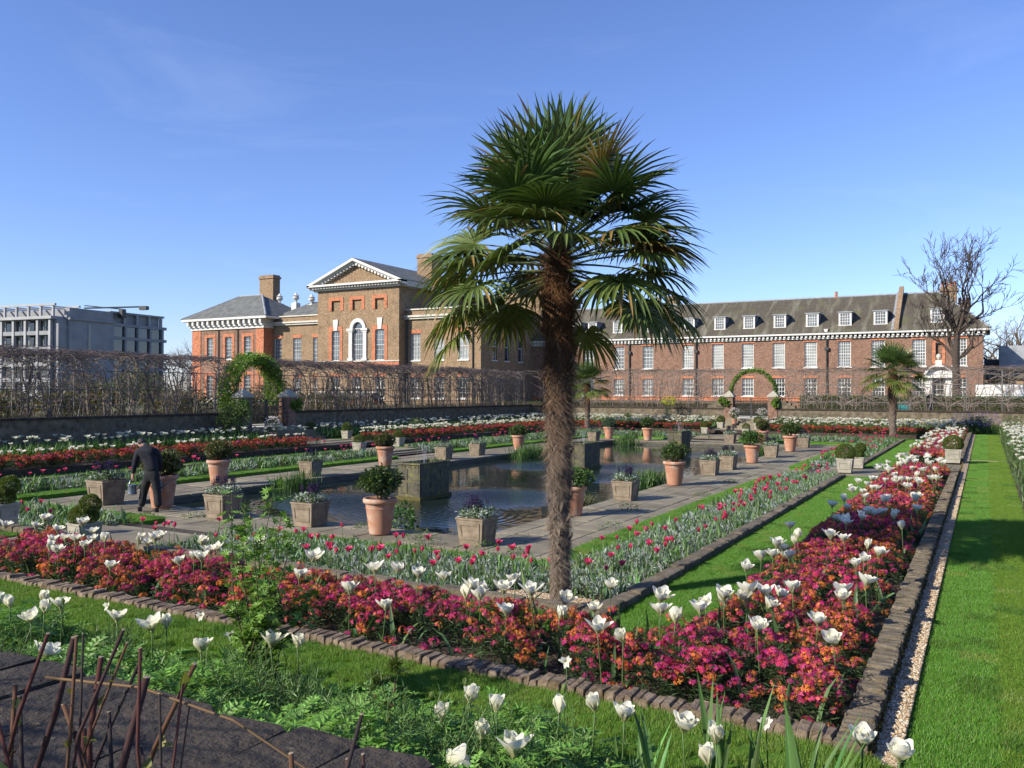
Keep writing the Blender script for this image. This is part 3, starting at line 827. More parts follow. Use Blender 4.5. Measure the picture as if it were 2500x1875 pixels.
chimney(-87.5, -84.95, 84, 11, 18.2, 0, 1.3)
chimney(-62.2, -60.0, 86, 11, 19.5)
# set-back walls either side of the pediment block
lw = [(-78.6, -77.3), (-75.39, -74.03), (-72.1, -70.75)]; rw = [(-57.23, -55.91), (-54.0, -52.67), (-50.79, -49.42)]
for nm, u0, u1, W in (('left_wall', -78.89, -70.16, lw), ('right_wall', -57.97, -47.86, rw)):
    ops = [(a, b, 5.8, 8.87) for a, b in W] + [(a, b, 1.5, 3.9) for a, b in W]
    g = G(); facade(g, u0, u1, Zb, 10.5, 78.0, ops); facade(g, u0, u1, 10.95, 11.55, 78.0, [])
    P1(g, nm, 'brick_brown')
    P1(G().box(u0, u1, 77.72, 78.1, 10.5, 10.72).box(u0, u1, 77.55, 78.1, 10.723, 10.93), 'stone_cornice', 'creamstone')
    P1(G().box(u0, u1, 77.85, 78.4, 11.55, 11.7), 'parapet_coping', 'creamstone')
    for a, b in W:
        sash(pal, a, b, 5.8, 8.87, 78.0, 3, 6, 'glass_pale' if nm[0] == 'r' else 'glass_mid', off=O1); sash(pal, a, b, 1.5, 3.9, 78.0, 3, 4, 'glass_dark', off=O1)
        for z in (8.87, 3.9):
            g = G(); g.add([(a - 0.02, 77.96, z), (b + 0.02, 77.96, z), (b + 0.22, 77.96, z + 0.42), (a - 0.22, 77.96, z + 0.42)], np.array([(0, 1, 2, 3)]))
            P1(g, 'flat_arch', 'brick_red')
# shaded return wall of the right section
side = [(80.4, 81.4), (83.2, 84.2), (86.4, 87.4)]
g = G(); u = -47.86
vs = [78.0, *[x for s in side for x in s], 92.0]
for i in range(len(vs) - 1):
    if i % 2 == 0: g.quad((u, vs[i], Zb), (u, vs[i + 1], Zb), (u, vs[i + 1], 11.55), (u, vs[i], 11.55))
    else:
        for (c, d) in ((Zb, 5.8), (8.9, 11.55)): g.quad((u, vs[i], c), (u, vs[i + 1], c), (u, vs[i + 1], d), (u, vs[i], d))
P1(g, 'side_wall', 'brick_brown')
P1(G().box(u - 0.3, u + 0.12, 78.4, 92, 11.55, 11.7), 'parapet_coping', 'creamstone')
for (a, b) in side:
    w = P1(G().box(u - 0.18, u - 0.1, a, a + 0.08, 5.8, 8.9).box(u - 0.18, u - 0.1, b - 0.08, b, 5.8, 8.9).box(u - 0.178, u - 0.1, a, b, 7.3, 7.38).box(u - 0.1, u + 0.08, a - 0.1, b + 0.1, 5.68, 5.8), 'window', 'white')
    P1(G().quad((u - 0.14, a, 5.8), (u - 0.14, b, 5.8), (u - 0.14, b, 8.9), (u - 0.14, a, 8.9)), 'pane', 'glass_dark', w)
for x in (-48.84, -57.7): P1(G().tube([(x, 77.9, Zb), (x, 77.9, 10.5)], 0.08, 6), 'drainpipe', 'iron')
# pediment block
V = 76.7
tw = [(-67.89, -66.67), (-61.35, -60.02)]; ac = (-64.65, -63.15); gwn = [(-67.97, -66.65), (-64.79, -63.45), (-61.32, -60.0)]
attic = [(-67.95, -66.6), (-64.75, -63.4), (-61.4, -60.1)]
ops = [(a, b, 5.85, 9.42) for a, b in tw] + [(ac[0], ac[1], 5.87, 10.4)] + [(a, b, 1.5, 3.9) for a, b in gwn] + [(a, b, 11.75, 13.0) for a, b in attic]
g = G(); facade(g, -70.16, -57.97, Zb, 14.25, V, ops)
for s in (-70.16, -57.97): g.quad((s, V, Zb), (s, 90, Zb), (s, 90, 14.25), (s, V, 14.25))
for a, b in attic: g.quad((a, V + 0.2, 11.75), (b, V + 0.2, 11.75), (b, V + 0.2, 13.0), (a, V + 0.2, 13.0))
cxa, ra, zs_ = sum(ac) / 2, (ac[1] - ac[0]) / 2, 9.62          # spandrels over the arched window
th = np.linspace(0, PI, 13)
for i in range(12):
    p, q = [(cxa + ra * math.cos(t), V, zs_ + ra * math.sin(t)) for t in (th[i], th[i + 1])]
    g.quad(p, (p[0], V, 10.4), (q[0], V, 10.4), q)
P1(g, 'pediment_block_wall', 'brick_brown')
g = G()
for a, b in attic:
    for (x0, x1, z0, z1) in ((a - 0.45, a, 11.8, 13.42), (b, b + 0.45, 11.8, 13.42), (a, b, 13.0, 13.42)): g.box(x0, x1, V - 0.05, V + 0.05, z0, z1)
for a, b in tw:
    for (x0, x1, z0, z1) in ((a - 0.5, a, 5.85, 9.9), (b, b + 0.42, 5.85, 9.9), (a, b, 9.42, 9.9)): g.box(x0, x1, V - 0.05, V + 0.05, z0, z1)
g.box(-70.2, -57.92, V - 0.08, V + 0.1, 5.06, 5.7)
for a, b in gwn: g.box(a - 0.2, b + 0.2, V - 0.05, V + 0.05, 3.95, 4.4)
P1(g, 'red_brick_dressing', 'brick_red')
P1(G().box(-70.25, -57.87, V - 0.16, V + 0.1, 5.703, 5.83), 'string_course', 'creamstone')
for a, b in tw:
    sash(pal, a, b, 5.85, 9.42, V, 3, 6, 'glass_mid', off=O1, sill=False)
    m_ = (a + b) / 2; g = G(); g.add([(m_ - 0.25, V - 0.12, 9.45), (m_ + 0.25, V - 0.12, 9.45), (m_ + 0.38, V - 0.12, 10.75), (m_ - 0.38, V - 0.12, 10.75), (m_ - 0.25, V, 9.45), (m_ + 0.25, V, 9.45), (m_ + 0.38, V, 10.75), (m_ - 0.38, V, 10.75)], np.array([(0, 1, 2, 3), (4, 0, 3, 7), (1, 5, 6, 2), (3, 2, 6, 7)]))
    P1(g, 'keystone', 'white')
for a, b in gwn:
    w = sash(pal, a, b, 1.5, 3.9, V, 2, 2, 'glass_dark', off=O1, bar=0.12)
aw = sash(pal, ac[0], ac[1], 5.87, 9.62, V, 4, 6, 'glass_mid', off=O1, sill=False)
g = G(); pts = [(cxa + (ra - 0.02) * math.cos(t), V + 0.16, zs_ + (ra - 0.02) * math.sin(t)) for t in th]
g.add(pts + [(cxa, V + 0.16, zs_)], np.array([(i, i + 1, 13) for i in range(12)])); P1(g, 'fanlight', 'glass_mid', None)
g = G()
for s in (-1, 1):
    x = cxa + s * (ra + 0.32)
    g.box(x - 0.24, x + 0.24, V - 0.16, V + 0.02, 6.15, 9.15); g.box(x - 0.36, x + 0.36, V - 0.24, V + 0.02, 5.84, 6.15); g.box(x - 0.34, x + 0.34, V - 0.22, V + 0.02, 9.15, 9.35); g.box(x - 0.46, x + 0.46, V - 0.32, V + 0.02, 9.353, 9.6)
for i in range(12):
    for r0, r1, y in ((ra, ra + 0.42, V - 0.16),):
        t0, t1 = th[i], th[i + 1]
        q = [(cxa + r_ * math.cos(t), y, zs_ + r_ * math.sin(t)) for r_, t in ((r0, t0), (r1, t0), (r1, t1), (r0, t1))]
        g.quad(*q); g.quad(q[1], (q[1][0], V, q[1][2]), (q[2][0], V, q[2][2]), q[2]); g.quad((q[0][0], V + 0.2, q[0][2]), q[0], q[3], (q[3][0], V + 0.2, q[3][2]))
P1(g, 'window_surround', 'white')
# the pediment
cx, hw, ez, az_ = -64.06, 7.05, 14.9, 17.75
g = G()
g.box(cx - hw + 0.75, cx + hw - 0.75, V - 0.25, V + 0.2, 14.25, 14.45); g.box(cx - hw, cx + hw, V - 0.95, V + 0.2, 14.68, 14.9)
sl = (az_ - ez) / hw
for s in (-1, 1):       # raking cornices
    for (d0, d1, y) in ((0.0, 0.30, V - 0.95), (0.30, 0.5, V - 0.6)):
        q = [(cx + s * hw, y, ez - d0 + 0.02), (cx, y, az_ - d0 + 0.02), (cx, y, az_ - d1 + 0.02), (cx + s * (hw - d0 * 0), y, ez - d1 + 0.02)]
        q2 = [(x, V + 0.2, z) for x, _, z in q]
        for (i, j) in ((0, 1), (1, 2), (2, 3), (3, 0)): g.quad(q[i], q[j], q2[j], q2[i])
        g.quad(*q)
ped = P1(g, 'pediment', 'white')
g = G(); g.add([(cx - hw + 1, V - 0.02, 14.9), (cx + hw - 1, V - 0.02, 14.9), (cx, V - 0.02, az_ - 0.45)], np.array([(0, 1, 2)])); P1(g, 'tympanum', 'brick_brown', ped)
g = G()
for i in range(30):
    x = cx - hw + 0.8 + (2 * hw - 1.6) * i / 29; g.box(x - 0.13, x + 0.13, V - 0.7, V - 0.01, 14.453, 14.677)
for s in (-1, 1):
    for i in range(15):
        t = (i + 0.5) / 15; x = cx + s * hw * (1 - t); z = ez + (az_ - ez) * t - 0.72
        if z > 14.92: g.box(x - 0.13, x + 0.13, V - 0.55, V - 0.03, z, z + 0.24)
g.V = [v - np.array(O1) for v in g.V]; tag(g.build('dentils', MT['white'], ped), kind='stuff')
g = G()
for s in (-1, 1): g.quad((cx + s * hw, V - 0.9, ez + 0.05), (cx + s * hw, 92, ez + 0.05), (cx, 92, az_ + 0.06), (cx, V - 0.9, az_ + 0.06))
P1(g, 'gable_roof', 'slate2')
P1(G().box(cx + hw - 0.98, cx + hw - 0.06, V + 0.21, 92, 14.26, 14.9).box(cx - hw + 0.06, cx - hw + 0.98, V + 0.21, 92, 14.26, 14.9), 'side_cornice', 'creamstone')
P1(hip(-79.5, -70.0, 78.6, 88, 11.7, -77, -70.0, 83, 13.9), 'link_roof', 'slate2'); P1(hip(-58, -48, 78.6, 90, 11.6, -58, -52, 84, 12.6), 'rear_roof', 'slate2')
rb = P1(G().box(-60.5, -47.9, 92.5, 104, Zb, 14.2).box(-60.7, -47.7, 92.3, 104.2, 14.203, 14.7), 'rear_block', ['brick_brown'])
for (x, b) in ((-82.2, 13.9), (-79.28, 13.85), (-76.52, 13.5)):
    P1(G().box(x - 0.42, x + 0.42, 82.1, 82.9, 11.9, b).lathe([(0.3, b), (0.3, b + .1), (0.13, b + .16), (0.15, b + .3), (0.42, b + .62), (0.44, b + .75), (0.3, b + .85), (0.46, b + 1.0), (0.3, b + 1.06), (0.18, b + 1.2), (0.08, b + 1.36), (0.01, b + 1.4)], 14, (x, 82.5, 0)), 'stone_urn', 'white', smooth=False)
# low conservatory roof in front of the palace
g = G(); g.box(-70.5, -60.2, 73.0, 76.5, Zb, 1.15)
cons = thing('glass_lean_to', 'low sloping glass roof in front of the pediment block', 'glasshouse', (-65.3, 74.7, 0.75))
G().box(-5.0, 5.0, -1.7, 1.7, 0, 0.45).build('base_wall', MT['brick_red'], cons)
G().quad((-5.1, -1.85, 0.5), (5.1, -1.85, 0.5), (4.2, 1.8, 1.35), (-4.2, 1.8, 1.35)).build('glazing', MT['glass_pale'], cons)
g = G()
for i in range(22):
    t = i / 21; g.tube([(-5.1 + 10.2 * t, -1.85, 0.53), (-4.2 + 8.4 * t, 1.8, 1.38)], 0.035, 4)
g.tube([(-4.3, 1.8, 1.38), (4.3, 1.8, 1.38)], 0.08, 4)
tag(g.build('glazing_bars', MT['white'], cons), kind='stuff')

# ------------------------------------------------------------------ long wing on the right
O2 = (-24.0, 90.0, 0.75)
wing = thing('brick_wing', 'long two storey plum brick wing with mossy slate roof and dormers', 'building', O2)
def P2(g, name, mats, parent=None, **k):
    g.V = [v - np.array(O2) for v in g.V]
    return g.build(name, [MT[x] for x in mats] if isinstance(mats, (list, tuple)) else MT[mats], parent or wing, **k)
V = 90.0
W1 = [(-43.6, -42.4), (-40.95, -39.75), (-37.17, -35.98), (-33.73, -32.51), (-29.08, -27.88), (-25.77, -24.56), (-22.57, -21.35), (-19.37, -18.14), (-16.18, -14.96), (-12.94, -11.72), (-9.8, -8.6), (-6.15, -4.97), (-2.72, -1.5)]
ops = [(a, b, 4.9, 7.5) for a, b in W1] + [(a, b, 1.9, 3.8) for a, b in W1] + [(-4.4, -3.36, 1.0, 3.75), (-4.15, -3.59, 5.74, 7.1)]
g = G(); facade(g, -47.86, -0.14, Zb, 7.75, V, ops)
g.quad((-0.14, V, Zb), (-0.14, 101, Zb), (-0.14, 101, 7.75), (-0.14, V, 7.75))
g.quad((-4.15, V + 0.3, 5.74), (-3.59, V + 0.3, 5.74), (-3.59, V + 0.3, 7.1), (-4.15, V + 0.3, 7.1))
P2(g, 'front_wall', 'brick_plum')
for i, (a, b) in enumerate(W1):
    pale = 4 <= i <= 8
    sash(wing, a, b, 4.9, 7.5, V, 5 if i >= 4 else 3, 8 if i >= 4 else 6, 'glass_pale' if pale else 'glass_mid', off=O2, bar=0.045)
    sash(wing, a, b, 1.9, 3.8, V, 4, 4, 'glass_dark' if i > 6 else 'glass_mid', off=O2, bar=0.045)
    for z in (7.5, 3.8):
        P2(G().box(a - 0.12, b + 0.12, V - 0.03, V + 0.05, z, z + 0.24), 'flat_arch', 'brick_red')
P2(G().box(-47.86, -0.14, V - 0.12, V + 0.05, 1.35, 1.72).box(-47.86, -0.14, V - 0.2, V + 0.05, 1.723, 1.82), 'plinth_band', 'brick_red')
cor = P2(G().box(-47.86, 0.1, V - 0.2, V + 0.1, 7.75, 7.9).box(-47.86, 0.45, V - 0.6, V + 0.1, 8.17, 8.4), 'cornice', 'white')
g = G()
for i in range(112):
    x = -47.7 + 47.6 * i / 111; g.box(x - 0.11, x + 0.11, V - 0.42, V - 0.005, 7.905, 8.165)
g.V = [v - np.array(O2) for v in g.V]; tag(g.build('dentils', MT['white'], cor), kind='stuff')
# roof with slates in courses: each course a strip lying slightly over the one below
g = G(); rz0, rz1, rv1 = 8.38, 12.5, 95.6
nC = 30
for i in range(nC):
    t0, t1 = i / nC, (i + 1) / nC
    f = lambda t: (V - 0.65 + (rv1 - V + 0.65) * t, rz0 + (rz1 - rz0) * (t ** 0.93))
    (y0, z0), (y1, z1) = f(t0), f(t1)
    ue = lambda t: 0.45 - 4.5 * t
    g.quad((-47.86, y0, z0 + 0.035), (ue(t0), y0, z0 + 0.035), (ue(t1), y1, z1), (-47.86, y1, z1))
    g.quad((-47.86, y0, z0 - 0.01), (ue(t0), y0, z0 - 0.01), (ue(t0), y0, z0 + 0.035), (-47.86, y0, z0 + 0.035))
g.add([(0.45, V - 0.65, rz0), (0.45, 101, rz0), (-4.05, rv1, rz1)], np.array([(0, 1, 2)]))
g.quad((-47.86, 101, rz0), (0.45, 101, rz0), (-4.05, rv1, rz1), (-47.86, rv1, rz1))
m, nt, b, out = newmat('streaked_slate')
gp = N(nt, 'ShaderNodeNewGeometry').outputs['Position']
sp = N(nt, 'ShaderNodeMapping'); sp.inputs['Scale'].default_value = (1.0, 0.16, 0.16); nt.links.new(gp, sp.inputs['Vector'])
s = noisemix(nt, (0.06, 0.05, 0.036), (0.10, 0.086, 0.062), 5.0, detail=6)
s = noisemix(nt, s, (0.19, 0.18, 0.13), 1.5, detail=9, lo=0.50, hi=0.72, vec=sp.outputs[0])
s = noisemix(nt, s, (0.10, 0.11, 0.04), 0.7, detail=7, lo=0.55, hi=0.75)
nt.links.new(s, b.inputs['Base Color']); b.inputs['Roughness'].default_value = 0.85
bump(nt, b, 7, 0.7, 0.04)
MT['slate_streak'] = m
roof = P2(g, 'roof', 'slate_streak')
P2(G().tube([(-47.86, rv1, rz1 + 0.03), (-4.05, rv1, rz1 + 0.03)], 0.14, 5).tube([(-4.05, rv1, rz1 + 0.03), (0.45, V - 0.65, rz0 + 0.03)], 0.12, 5), 'lead_ridge', 'leadroof', roof)
P2(G().add([(-7.75, V - 0.6, 8.4), (-7.3, V - 0.6, 8.4), (-7.3, rv1, 12.95), (-7.75, rv1, 12.95), (-7.75, V - 0.6, 8.9), (-7.3, V - 0.6, 8.9), (-7.3, rv1, 13.35), (-7.75, rv1, 13.35)],
      np.array([(0, 1, 5, 4), (1, 2, 6, 5), (2, 3, 7, 6), (3, 0, 4, 7), (4, 5, 6, 7)])), 'fire_wall', 'brick_brown', roof)
P2(G().add([(-8.0, V - 0.6, 8.47), (-7.76, V - 0.6, 8.47), (-7.76, rv1, 12.62), (-8.0, rv1, 12.62), (-8.0, V - 0.6, 8.6), (-7.76, V - 0.6, 8.6), (-7.76, rv1, 12.75), (-8.0, rv1, 12.75)],
      np.array([(0, 1, 5, 4), (1, 2, 6, 5), (2, 3, 7, 6), (3, 0, 4, 7), (4, 5, 6, 7)])), 'lead_flashing', 'leadroof', roof)
for (a, b) in [(-42.6, -41.6), (-40.6, -39.6), (-37.45, -36.4), (-33.6, -32.55), (-29.0, -27.9), (-25.6, -24.5), (-22.45, -21.35), (-19.3, -18.15), (-16.05, -14.9), (-12.87, -11.75), (-9.6, -8.45), (-4.55, -3.4)]:
    d = P2(G().box(a - 0.03, b + 0.03, 90.42, 93.6, 9.0, 10.40).box(a - 0.16, b + 0.16, 90.2, 94.0, 10.402, 10.50), 'dormer', 'leadroof', roof)
    d_off = O2
    g = G(); y0, y1 = 90.3, 90.4
    g.box(a - 0.05, a + 0.12, y0, y1, 9.12, 10.40); g.box(b - 0.12, b + 0.05, y0, y1, 9.12, 10.40); g.box(a, b, y0 + .002, y1, 10.3, 10.40); g.box(a - 0.08, b + 0.08, y0 - 0.08, y1, 8.98, 9.15)
    for i in range(1, 4): x = a + 0.12 + (b - a - 0.24) * i / 4; g.box(x - 0.022, x + 0.022, y0 + 0.03, y1, 9.2, 10.3)
    for j in range(1, 4): z = 9.2 + 1.1 * j / 4; g.box(a + 0.1, b - 0.1, y0 + 0.028, y1, z - 0.022, z + 0.022)
    P2(g, 'window_frame', 'white', d)
    P2(G().quad((a, y1 - 0.01, 9.15), (b, y1 - 0.01, 9.15), (b, y1 - 0.01, 10.38), (a, y1 - 0.01, 10.38)), 'pane', 'glass_mid', d)
for x in (-35.3, -27.55, -14.0): P2(G().tube([(x, V - 0.12, Zb), (x, V - 0.12, 7.75)], 0.085, 6).box(x - 0.2, x + 0.2, V - 0.3, V, 6.6, 6.9), 'drainpipe', 'iron')
for (x, z) in ((-14.0, 8.38), (-27.5, 8.38)): P2(G().frus(x, V - 0.5, z, z + 0.35, 0.12, 0.1, 0.2, 0.15), 'hopper_head', 'white')
P2(G().lathe([(0.16, 12.4), (0.14, 13.1), (0.17, 13.12), (0.1, 13.14)], 10, (-13.93, 95.6, 0)), 'chimney_pot', 'brick_red', roof)
chimney(-3.97, -2.5, 96, 9, 13.15, 4, 1.6, 'brick_brown', wing, P2); chimney(-2.45, -1.35, 97.5, 8.5, 11.6, 3, 1.2, 'brick_brown', wing, P2); chimney(-33.2, -31.7, 96, 11, 13.7, 0, 1.2, 'brick_brown', wing, P2)
# niche and front door
g = G()
for s in (-1, 1): x = -3.87 + s * 0.42; g.box(x - 0.14, x + 0.14, V - 0.05, V + 0.05, 5.1, 7.05)
t = np.linspace(0, PI, 11)
for i in range(10):
    q = [(-3.87 + r_ * math.cos(a), V - 0.05, 7.05 + r_ * 0.75 * math.sin(a)) for r_, a in ((0.28, t[i]), (0.56, t[i]), (0.56, t[i + 1]), (0.28, t[i + 1]))]; g.quad(*q)
P2(g, 'niche_arch', 'brick_red')
P2(G().box(-4.15, -3.59, V - 0.06, V + 0.25, 4.95, 5.45).lathe([(0.08, 5.45), (0.24, 5.75), (0.2, 5.95), (0.08, 6.05)], 10, (-3.87, V + 0.1, 0)), 'niche_urn', 'creamstone')
g = G()
for s in (-1, 1): x = -3.88 + s * 0.86; g.box(x - 0.3, x + 0.3, V - 0.3, V + 0.02, 1.0, 3.75)
g.box(-5.2, -2.56, V - 0.7, V + 0.02, 3.753, 3.95)
t = np.linspace(0.15, PI - 0.15, 13)
for i in range(12):
    q = [(-3.88 + r_ * math.cos(a) * 1.05, V - 0.7, 3.95 + (r_ * math.sin(a) - 0.15) * 0.95) for r_, a in ((1.02, t[i]), (1.24, t[i]), (1.24, t[i + 1]), (1.02, t[i + 1]))]
    q2 = [(x, V, z) for x, y, z in q]; g.quad(*q); g.quad(q[1], q2[1], q2[2], q[2]); g.quad(q[3], q2[3], q2[0], q[0])
g.add([(-3.88 + 1.04 * math.cos(a), V - 0.25, 3.95 + max(0, 1.02 * math.sin(a) - 0.15) * 0.95) for a in t], np.array([list(range(13))]))
hood = P2(g, 'door_surround', 'white')
dr = sash(wing, -4.4, -3.36, 1.0, 3.75, V, 3, 5, 'glass_dark', off=O2, name='door', sill=False)
# low dark range and a white hoarding beyond the right end of the wing
t = thing('outbuilding', 'dark low range with slate roof past the right end of the brick wing', 'building', (3.4, 97, 0.75))
G().box(-3.2, 9, -3, 6, 0, 3.0).build('wall', MT['brick_brown'], t)
G().quad((-3.5, -3.4, 3.0), (9.2, -3.4, 3.0), (9.2, 1.5, 5.0), (-3.5, 1.5, 5.0)).quad((-3.5, 6.4, 3.0), (-3.5, 1.5, 5.0), (9.2, 1.5, 5.0), (9.2, 6.4, 3.0)).build('roof', MT['slate'], t)
G().box(-2.2, 1.0, -1.8, 1.5, 4.0, 6.2).build('roof_box', MT['leadroof'], t)
t = thing('hoarding', 'white panelled hoarding behind the clipped hedge at the far right', 'hoarding', (3.2, 80, 0.75))
for i in range(5): G().box(-3.9 + i * 1.9, -3.9 + i * 1.9 + 1.88, -0.05, 0.05, 0.3, 2.3).build('panel', MT['white'], t)

# ------------------------------------------------------------------ modern grey building far left
mb = thing('office_block', 'modern grey building with glazed bays and roof pergola at far left', 'building', (-153.8, 95.8, Z_OUT), R(7.1))
def P3(g, name, mat, parent=mb): return g.build(name, MT[mat], parent)
P3(G().box(-60, -0.6, 2.6, 27, 0, 14.9), 'glass_core', 'glass_mid'); 
for z in (-0.0, 3.0, 6.0, 9.0, 12.0): P3(G().box(-60, -0.3, -0.2, 2.62, z, z + 0.75), 'floor_slab', 'concrete')
P3(G().box(-60, 0.25, -0.7, 3, 15.0, 15.55), 'main_cornice', 'palegrey')
for i in range(18):
    x = -0.6 - i * 3.3
    P3(G().box(x - 0.28, x + 0.28, -0.35, 0.25, 0, 15.0), 'column', 'palegrey')
    o = P3(G().box(x - 0.2, x + 0.2, 0.3, 0.7, 15.55, 17.6), 'pergola_post', 'palegrey')
    P3(G().box(x - 0.15, x + 0.15, 0.4, 6, 17.3, 17.55), 'pergola_rafter', 'white', o)
    if i % 2 == 0:
        g = G()
        for j in range(4):
            for (z0, z1) in ((12.75, 15), (9.75, 12), (6.75, 9)): g.box(x - 3.1 + j * 0.72 - 0.04, x - 3.1 + j * 0.72 + 0.04, 0.9, 1.0, z0, z1)
        for z in (13.5, 14.2, 10.5, 11.2, 7.5, 8.2): g.box(x - 3.1, x - 0.7, 0.88, 0.98, z, z + 0.07)
        tag(P3(g, 'glazing_bars', 'palegrey'), kind='stuff')
        P3(G().box(x - 3.1, x - 0.5, 1.05, 1.1, 6.75, 15), 'bay_glass', 'glass_pale')
P3(G().box(-60, 0.1, 0.2, 0.6, 17.603, 18.0).box(-60, 0.1, 5.6, 6.0, 17.603, 18.0), 'pergola_beam', 'palegrey')
P3(G().box(-60, 0, 4, 26, 14.9, 17.2), 'penthouse', 'concrete')
P3(G().box(0.0, 1.4, 2.4, 12.5, 0, 17.3), 'cladding_block', 'concrete'); P3(G().box(-0.5, 0.9, 0.4, 2.4, 0, 15.0), 'corner_wall', 'concrete')
P3(G().box(1.402, 1.5, 6.6, 7.2, 9.0, 14.4), 'slot_window', 'glass_dark'); P3(G().box(0.0, 1.8, 2.2, 12.8, 15.0, 15.4), 'block_cornice', 'concrete')
g = G()
for z in (3, 5, 7, 9, 11, 13): g.box(1.4, 1.415, 2.5, 6.5, z, z + 0.05)
P3(g, 'panel_joints', 'leadroof')
P3(G().box(-3, 0.5, 12.5, 27, 0, 15.2), 'rear_wing_glass', 'glass_dark')
for z in (2.6, 5.7, 8.8, 11.9, 14.6): P3(G().box(-3, 0.9, 12.5, 27.4, z, z + 0.6), 'rear_floor_slab', 'concrete')
for i in range(5):
    y = 13 + i * 3.3
    P3(G().box(0.5, 0.95, y - 0.2, y + 0.2, 0, 15.2), 'rear_column', 'concrete'); P3(G().box(0.1, 0.6, y - 0.25, y + 0.25, 15.2, 17.2), 'rear_pergola_post', 'palegrey')
P3(G().box(-0.3, 0.6, 12.6, 27, 17.2, 17.6), 'rear_pergola_beam', 'concrete')
t = thing('roof_crane', 'dark maintenance crane lying on the roof of the grey office block', 'crane', (-154.6, 111.0, 18.0), R(7.1))
G().box(-0.5, 0.5, -0.5, 0.5, -0.9, 0.9).build('mast', MT['iron'], t)
G().tube([(-9.5, -1.0, 1.35), (6.5, 0, 1.2)], 0.16, 4).tube([(-9.5, -1.0, 1.9), (0, 0, 0.9)], 0.1, 4).build('jib', MT['iron'], t)
G().box(4.9, 6.8, -0.4, 0.4, 0.55, 1.3).build('counterweight', MT['iron'], t)
# ------------------------------------------------------------------ plant helpers
def leaf_t(l, w, fold=0.15, base=0.0):
    """one pointed leaf along +x, folded along its midrib (2 quads)"""
    V = np.array([(base, 0, 0), (l * 0.4, w / 2, fold * w), (l, 0, 0), (l * 0.4, -w / 2, fold * w), (l * 0.42, 0, -0.02 * l)])
    F = [np.array([(0, 4, 1), (4, 2, 1), (0, 3, 4), (3, 2, 4)])]
    return (V, F, np.ones((5, 3)), [0])
def leaf_q(l, w):
    V = np.array([(0, 0, 0), (l * 0.45, w / 2, 0.05 * l), (l, 0, -0.05 * l), (l * 0.45, -w / 2, 0.05 * l)])
    return (V, [np.array([(0, 1, 2, 3)])], np.ones((4, 3)), [0])
def blade_t(l, w, bend=0.3, n=4, m=0, curl=1.6):
    """upright strap leaf, bending over along +x"""
    t = np.linspace(0, 1, n + 1)
    x = l * bend * t ** curl; z = l * np.sqrt(np.clip(1 - (bend * t ** 1.3) ** 2, 0.05, 1)) * t
    ww = w * np.array([0.55 + 0.9 * tt if tt < 0.5 else 1.0 * (1 - tt) ** 0.6 * 1.3 for tt in t]) * 0.5; ww[-1] = 0.001
    V = np.concatenate([np.stack([x - 0.15 * ww, -ww, z], -1), np.stack([x + 0.1 * ww, 0 * ww, z], -1), np.stack([x - 0.15 * ww, ww, z], -1)])
    k = n + 1; i = np.arange(n)
    F = [np.concatenate([np.stack([i, i + k, i + k + 1, i + 1], -1), np.stack([i + k, i + 2 * k, i + 2 * k + 1, i + k + 1], -1)])]
    return (V, F, np.ones((3 * k, 3)), [m])
def dirmat(D, roll=None):
    """(n,3,3) turning +x to D"""
    D = nrm(D); n = len(D)
    ref = np.where(np.abs(D[:, 2:3]) > 0.95, np.array([[1.0, 0, 0]]), np.array([[0, 0, 1.0]]))
    Y = nrm(np.cross(ref, D)); Z = np.cross(D, Y)
    if roll is not None:
        c, s = np.cos(roll)[:, None], np.sin(roll)[:, None]
        Y, Z = c * Y + s * Z, -s * Y + c * Z
    return np.stack([D, Y, Z], -1)
def sph(n, r=None):
    r = rng if r is None else r
    return nrm(r.normal(0, 1, (n, 3)))
def leafball(g, c, rad, n, T, cols, size=(0.8, 1.25), shell=0.55, out=0.9, m=0, lumpy=1.0):
    """leaves through an ellipsoid's volume, denser towards its skin, pointing outwards and a little down"""
    rad = np.broadcast_to(np.asarray(rad, float), (3,))
    D = sph(n)
    lump = 1 + lumpy * 0.16 * np.sin(D[:, 0] * 5 + c[0] * 3) * np.sin(D[:, 1] * 6 + c[1]) + lumpy * 0.12 * np.sin(D[:, 2] * 7 + D[:, 0] * 4)
    rr_ = (shell + (1 - shell) * rng.random(n) ** 0.5) * lump
    P = np.asarray(c) + D * rr_[:, None] * rad
    dirs = D * out + sph(n) * 0.75 + np.array([0, 0, -0.12])
    ci = rng.integers(0, len(cols), n)
    C = np.asarray(cols, float)[ci] * (1 + rng.normal(0, 0.16, (n, 1)))
    scatter(g, T, P, dirmat(dirs, rng.uniform(-1.2, 1.2, n)), rng.uniform(*size, n), m=m, tint=np.clip(C, 0, 1))
GREENS = [(0.05, 0.10, 0.022), (0.07, 0.135, 0.028), (0.04, 0.085, 0.02), (0.095, 0.16, 0.035)]

